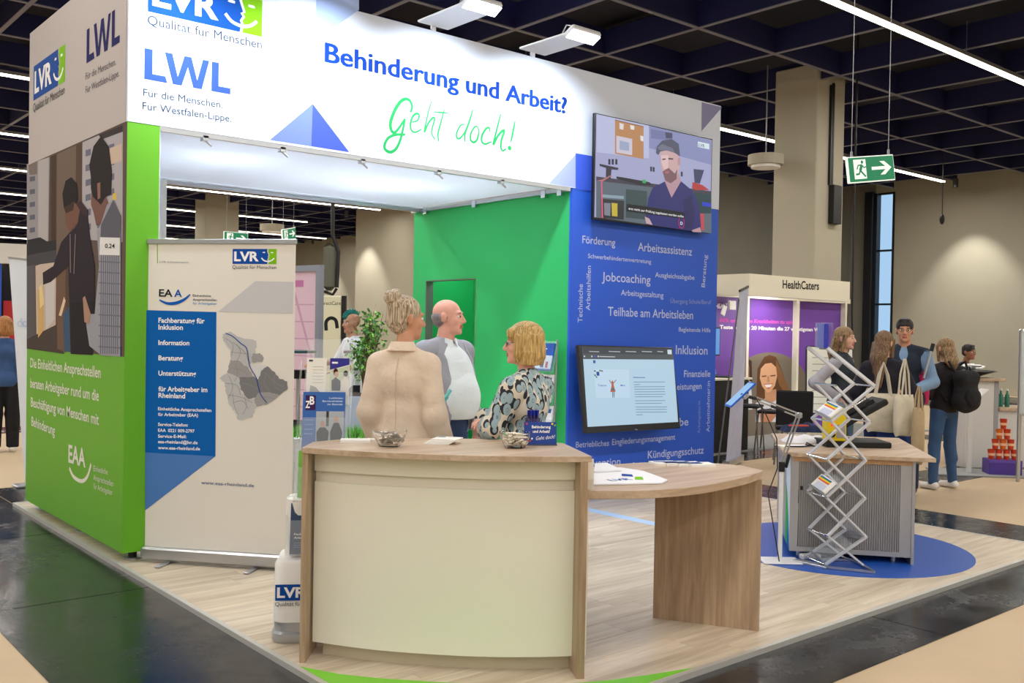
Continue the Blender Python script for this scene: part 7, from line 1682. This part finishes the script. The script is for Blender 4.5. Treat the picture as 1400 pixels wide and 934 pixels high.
# 3 woman with the bob, arms folded
def blouse_mat():
    m = D.materials.new('leaf_pattern_blouse'); m.use_nodes = True; nt = m.node_tree; b = nt.nodes['Principled BSDF']; N = nt.nodes.new; L = nt.links.new
    tc = N('ShaderNodeTexCoord'); mp = N('ShaderNodeMapping'); mp.inputs['Scale'].default_value = (23, 23, 15); mp.inputs['Rotation'].default_value = (0.25, 0.35, 0)
    L(tc.outputs['Object'], mp.inputs[0]); v = N('ShaderNodeTexVoronoi'); v.feature = 'F1'; v.inputs['Scale'].default_value = 1.0; v.inputs['Randomness'].default_value = 0.55; L(mp.outputs[0], v.inputs['Vector'])
    mp2 = N('ShaderNodeMapping'); mp2.inputs['Scale'].default_value = (23, 23, 15); mp2.inputs['Rotation'].default_value = (0.25, 0.35, 0); mp2.inputs['Location'].default_value = (0.20, 0.18, 0.12)
    L(tc.outputs['Object'], mp2.inputs[0]); v2 = N('ShaderNodeTexVoronoi'); v2.feature = 'F1'; v2.inputs['Scale'].default_value = 1.0; v2.inputs['Randomness'].default_value = 0.55; L(mp2.outputs[0], v2.inputs['Vector'])
    def ramp(src, stops):
        r = N('ShaderNodeValToRGB'); r.color_ramp.interpolation = 'CONSTANT'; e = r.color_ramp.elements; e[0].position = stops[0][0]; e[0].color = stops[0][1]; e[1].position = stops[1][0]; e[1].color = stops[1][1]
        for p_, c_ in stops[2:]: x = e.new(p_); x.color = c_
        L(src, r.inputs[0]); return r
    cream_, grey_, dark_ = rgb(214, 204, 186), rgb(150, 172, 180), rgb(24, 28, 40)
    r1 = ramp(v.outputs['Distance'], [(0.0, dark_), (0.56, dark_), (0.57, cream_)])
    msk = ramp(v2.outputs['Distance'], [(0.0, (1, 1, 1, 1)), (0.50, (1, 1, 1, 1)), (0.51, (0, 0, 0, 1))])
    r2 = ramp(v2.outputs['Distance'], [(0.0, grey_), (0.14, dark_), (0.17, grey_)])
    gate = ramp(v.outputs['Distance'], [(0.0, (1, 1, 1, 1)), (0.60, (1, 1, 1, 1)), (0.61, (0, 0, 0, 1))])
    mm = N('ShaderNodeMath'); mm.operation = 'MULTIPLY'; L(msk.outputs[0], mm.inputs[0]); L(gate.outputs[0], mm.inputs[1])
    mx = N('ShaderNodeMix'); mx.data_type = 'RGBA'; L(mm.outputs[0], mx.inputs['Factor']); L(r1.outputs[0], mx.inputs['A']); L(r2.outputs[0], mx.inputs['B']); L(mx.outputs['Result'], b.inputs['Base Color'])
    b.inputs['Roughness'].default_value = 0.75; return m
w3 = person('woman with a golden blond bob and glasses in a leaf patterned blouse, arms folded', gpos(719, 5.35), WD(-0.86, 0.50), H=1.66, sex='f', skin='rosy', head_yaw=0.50, build_=1.12,
       arms={'L': ((-0.25, 0.07, 1.17), (-0.02, 0.24, 1.13), (1, -0.1, 0.05)), 'R': ((0.25, 0.10, 1.19), (0.02, 0.28, 1.18), (-1, -0.15, -0.02))},
       top=[('blouse', blouse_mat(), 0.022, 0.80, {'L': 1.0, 'R': 1.0}, 1.505, {'flare': 0.014})], bottom=(cloth('lilac_grey_trousers', (120, 120, 150)), 'reg'), shoes=whs,
       hair=(H_BOB, hair_bob, (0, 0.14, -0.045, 0.060, 0.095, 0.088)), h=0.0065, hh=0.004, glasses=True)
# 4 vendor with the teal mohawk
person('vendor with a teal mohawk in a white short sleeved shirt behind the white counter', gpos(482, 11.7), WD(-0.85, -0.5), H=1.83, sex='m', skin='tan', head_yaw=0.15, build_=1.05, z0=HZ,
       arms={'R': ((0.26, 0.10, 1.17), (0.24, 0.34, 1.16), (0, 1, 0.0)), 'L': ((-0.26, 0.03, 1.16), (-0.18, 0.24, 1.08), (0.2, 0.9, 0))},
       top=[('shirt', cloth('white_shirt', (226, 228, 232)), 0.014, 0.84, {'L': 0.5, 'R': 0.5}, 1.49)], bottom=(cloth('dark_trousers', (40, 42, 50)), 'reg'), shoes=blk, hair=(H_TEAL, hair_mohawk), h=0.011, hh=0.006)
# 5 visitor at the left edge
person('visitor in a blue denim jacket and black trousers at the left picture edge', gpos(6, 12.2), WD(-0.5, 0.85), H=1.70, sex='f', skin='fair', z0=HZ,
       top=[('denim_jacket', cloth('denim_jacket', (52, 80, 124), 0.2, 40), 0.022, 0.86, {'L': 1, 'R': 1}, 1.49)], bottom=(cloth('black_trousers', (22, 22, 26)), 'wide'), shoes=whs, hair=(hair_mat('hair_red_blond', (190, 130, 70), (130, 80, 40)), hair_bob, (0, 0.14, -0.045, 0.060, 0.095, 0.088)), h=0.011, hh=0.007)
# 6 woman in a dark vest with light grey sleeves, hands in her pockets
vest = cloth('charcoal_vest', (48, 54, 62)); fleece = cloth('light_grey_fleece', (168, 164, 170)); lj = cloth('light_jeans', (96, 122, 150), 0.2, 60)
person('woman with loose blond hair in a dark vest over pale grey sleeves, hand on hip', gpos(1152, 10.3), WD(0.75, -0.66), H=1.74, sex='f', skin='fair', head_yaw=0.05, z0=HZ,
       arms={'R': ((0.34, -0.16, 1.17), (0.20, 0.02, 1.02), (-0.5, 0.6, -0.5)), 'L': ((-0.28, -0.05, 1.16), (-0.20, 0.10, 0.98), (0.3, 0.6, -0.6))},
       top=[('sweater', fleece, 0.016, 0.90, {'L': 0.98, 'R': 0.98}, 1.50, {'flare': 0.006}), ('vest', vest, 0.028, 0.86, {}, 1.53)], bottom=(lj, 'slim'), shoes=whs, hair=(H_DBL, hair_long(0.26), (0, 0.14, -0.045, 0.062, 0.095, 0.10)), h=0.010, hh=0.006)
# 7 man with glasses and a dark vest
def man7(root, M, J, A, q):
    MB().rbox((0.06, 0.135, 1.30), (0.11, 0.142, 1.32), mat('white_thread', (220, 220, 220), rough=0.6), 0.001).build('chest_badge', root, M)
    el, wr, hd_ = A['L']; MB().cyl(wr-hd_*0.03, wr-hd_*0.0, 0.035, chrome, seg=14).build('wrist_watch', root, M)
person('dark haired man with glasses in a navy vest over a light blue shirt', gpos(1236, 10.2), WD(-0.45, -0.9), H=1.85, sex='m', skin='tan', head_yaw=0.10, build_=1.05, z0=HZ,
       arms={'R': ((0.27, 0.02, 1.14), (0.10, 0.26, 1.06), (-0.7, 0.6, -0.1)), 'L': ((-0.27, 0.02, 1.13), (-0.08, 0.27, 1.03), (0.8, 0.5, -0.1))},
       top=[('shirt', cloth('light_blue_shirt', (120, 148, 178), 0.3, 14), 0.014, 0.86, {'L': 0.9, 'R': 0.9}, 1.505), ('vest', cloth('navy_vest', (30, 38, 54)), 0.026, 0.88, {}, 1.53, {'cut': [('e', V3(0, 0.2, 1.47), V3(0.07, 0.16, 0.16), None, None, 0, .01)]})],
       bottom=(cloth('dark_jeans', (30, 40, 66)), 'reg'), shoes=blk, hair=(H_BLK, hair_short, (0, 0.13, -0.035, 0.075, 0.09, 0.09)), h=0.010, hh=0.006, glasses=True, extra=man7)
# 8 woman with very long hair and tote bags
w8 = gpos(1209, 9.5)
person('woman with very long brown hair in a black jacket, seen from behind, with cream bags', w8, WD(0.35, 0.93), H=1.70, sex='f', skin='fair', z0=HZ, head_yaw=-0.5,
       arms={'R': ((0.27, 0.02, 1.14), (0.20, 0.2, 1.08), (0, 1, 0.1)), 'L': ((-0.26, 0.0, 1.14), (-0.2, 0.16, 1.0), (0.1, 1, -0.1))},
       top=[('jacket', cloth('black_jacket', (26, 24, 36)), 0.028, 0.86, {'L': 1, 'R': 1}, 1.50)], bottom=(cloth('navy_trousers', (26, 36, 78)), 'reg'), shoes=blk, hair=(hair_mat('hair_long_brown', (140, 108, 76), (70, 48, 32)), hair_long(0.44), (0, 0.14, -0.045, 0.062, 0.095, 0.10)), h=0.010, hh=0.006)
# 9 woman with the backpack
jb = cloth('blue_jeans', (54, 84, 122), 0.25, 40, 0.12)
w9 = person('woman in blue jeans and a black jacket with a black backpack, seen from behind', (8.23, -1.70), WD(-0.45, 0.9), H=1.64, sex='f', skin='fair', z0=HZ, head_yaw=-0.1, stance=0.10,
       arms={'L': ((-0.27, 0.03, 1.14), (-0.14, 0.24, 1.10), (0.3, 1, 0.1)), 'R': ((0.25, 0.04, 1.14), (0.10, 0.24, 1.08), (-0.4, 1, 0))},
       top=[('jacket', cloth('black_blouson', (28, 22, 28)), 0.030, 0.90, {'L': 1, 'R': 1}, 1.49, {'flare': 0.006})], bottom=(jb, 'slim'), shoes=whs, hair=(H_DBL, hair_long(0.22), (0, 0.14, -0.045, 0.062, 0.095, 0.10)), h=0.009, hh=0.0055)
# 10 worker at the tall table, bending
person('person in a navy T-shirt with a white label leaning over the tall table far right', gpos(1312, 13.8), WD(0.5, -0.85), H=1.55, sex='f', skin='dark', z0=HZ, lean=0.10,
       arms={'L': ((-0.24, 0.12, 1.16), (-0.20, 0.34, 1.08), (0, 1, -0.1)), 'R': ((0.26, 0.08, 1.16), (0.22, 0.30, 1.06), (0, 1, -0.1))},
       top=[('t_shirt', cloth('navy_tshirt', (26, 30, 50)), 0.016, 0.86, {'L': 0.5, 'R': 0.5}, 1.49)], bottom=(cloth('black_trousers', (22, 22, 26)), 'reg'), shoes=blk, hair=(H_BLK, hair_short, (0, 0.13, -0.035, 0.075, 0.09, 0.09)), h=0.011, hh=0.007,
       extra=lambda root, M, J, A, q: MB().rbox((-0.06, 0.19, 1.30), (0.03, 0.20, 1.36), paper, 0.001).build('name_badge', root, M))
# what they carry --------------------------------------------------------------
def tote_bag(pos, rz, w, hgt, label, strap, m, z):
    t = thing('tote_bag', label, 'bag', (pos[0], pos[1], z), rz, None); M = W[t]
    rings = []
    for zz, ww, tt in ((0, .80, .030), (0.04, .94, .055), (hgt*.5, 1.0, .06), (hgt*.9, .98, .045), (hgt, .96, .02)):
        rings.append([(ww*w/2*math.cos(a)*(1 if abs(math.cos(a)) > .2 else .9), tt*math.sin(a), zz+0.008*math.cos(3*a)) for a in [2*math.pi*k/20 for k in range(20)]])
    MB().loft(rings, m, M).build('bag_body', t, smooth=True)
    for y in (-0.02, 0.02):
        MB().tube([(-w*.22, y, hgt-0.02), (-w*.12, y, hgt+strap*.6), (0, y*.5, hgt+strap), (w*.12, y, hgt+strap*.6), (w*.22, y, hgt-0.02)], 0.010, m, seg=6, M=M).build('strap', t)
    return t
cream_c = cloth('cream_canvas', (206, 196, 174), 0.5, 10)
p = dep(1207, 545, 9.25); tote_bag((p.x, p.y), RZ, 0.34, 0.36, 'cream canvas tote bag hanging at the back of the long haired woman', 0.30, cream_c, 0.72)
p = dep(1236, 540, 9.1); tote_bag((p.x, p.y), RZ+0.5, 0.26, 0.38, 'second cream tote bag at her right side, beside the backpack woman', 0.34, cream_c, 0.70)
p = dep(1222, 560, 9.3); tote_bag((p.x, p.y), RZ-0.3, 0.30, 0.36, 'dark blue carrier bag below the cream tote bags', 0.12, cloth('blue_carrier', (24, 52, 110), 0.4, 10), 0.45)
p = dep(1262, 520, 10.3); tote_bag((p.x, p.y), RZ+0.2, 0.14, 0.30, 'pink and teal bag between the man and the backpack woman', 0.1, cloth('pink_bag', (196, 40, 96), 0.3, 12), 0.92)
p = dep(1255, 590, 9.0); tote_bag((p.x, p.y), RZ+0.3, 0.12, 0.52, 'tan carrier bag hanging between the cabinet and the jeans', 0.2, cloth('tan_paper_bag', (176, 152, 118), 0.3, 12), 0.45)
# backpack, on the back of person 9 (facing -R,+F: her back is toward +R,-F)
bd = WD(0.45, -0.9).normalized(); bp_ = Vector((8.23, -1.70, 0))+bd*0.20+R2*0.06
t = thing('backpack', 'black fabric backpack on the back of the woman in blue jeans', 'backpack', (bp_.x, bp_.y, 0.86)); M = Matrix.Translation((bp_.x, bp_.y, 0)) @ Matrix.Rotation(math.atan2(bd.y, bd.x)+math.pi/2, 4, 'Z')
bkm = cloth('black_backpack', (20, 20, 24), 0.4, 18)
sdf_mesh('pack_body', [ell((0, 0, 1.02), (0.16, 0.10, 0.20), 0, .05), cap((-0.08, 0, 1.20), (0.08, 0, 1.20), 0.085, 0.085, 0, .05), cap((-0.09, 0, 0.94), (0.09, 0, 0.94), 0.09, 0.09, 0, .05)], [bkm], 0.010, t, M)
sdf_mesh('front_pocket', [ell((0, -0.085, 0.99), (0.12, 0.05, 0.11), 0, .03)], [bkm], 0.010, t, M)
MB().tube([(-0.04, -0.02, 1.27), (-0.02, -0.02, 1.32), (0.02, -0.02, 1.32), (0.04, -0.02, 1.27)], 0.008, bkm, M=M).build('grab_handle', t)
for x in (-1, 1): MB().tube([(x*0.10, 0.05, 1.24), (x*0.13, 0.12, 1.37), (x*0.15, 0.26, 1.30), (x*0.17, 0.28, 1.12), (x*0.17, 0.10, 0.95)], 0.014, bkm, M=M).build('shoulder_strap', t)
# stick with a black grip, hooked umbrella handle
a, b_ = dep(1263, 517, 10.0), dep(1276, 470, 10.0)
t = thing('walking_stick', 'thin white stick with a black grip held up beside the backpack woman', 'stick', a); MB().cyl(a, a.lerp(b_, .78), 0.012, alu).build('shaft', t); MB().cyl(a.lerp(b_, .78), b_, 0.02, blk).build('grip', t)
t = thing('umbrella', 'black hooked umbrella handle rising between the man and the backpack woman', 'umbrella', dep(1264, 500, 10.3))
MB().tube([dep(1255, 488, 10.3), dep(1258, 483, 10.3), dep(1262, 483, 10.3), dep(1265, 488, 10.3), dep(1263, 500, 10.3), dep(1258, 520, 10.3)], 0.022, blk, seg=8).build('handle', t)
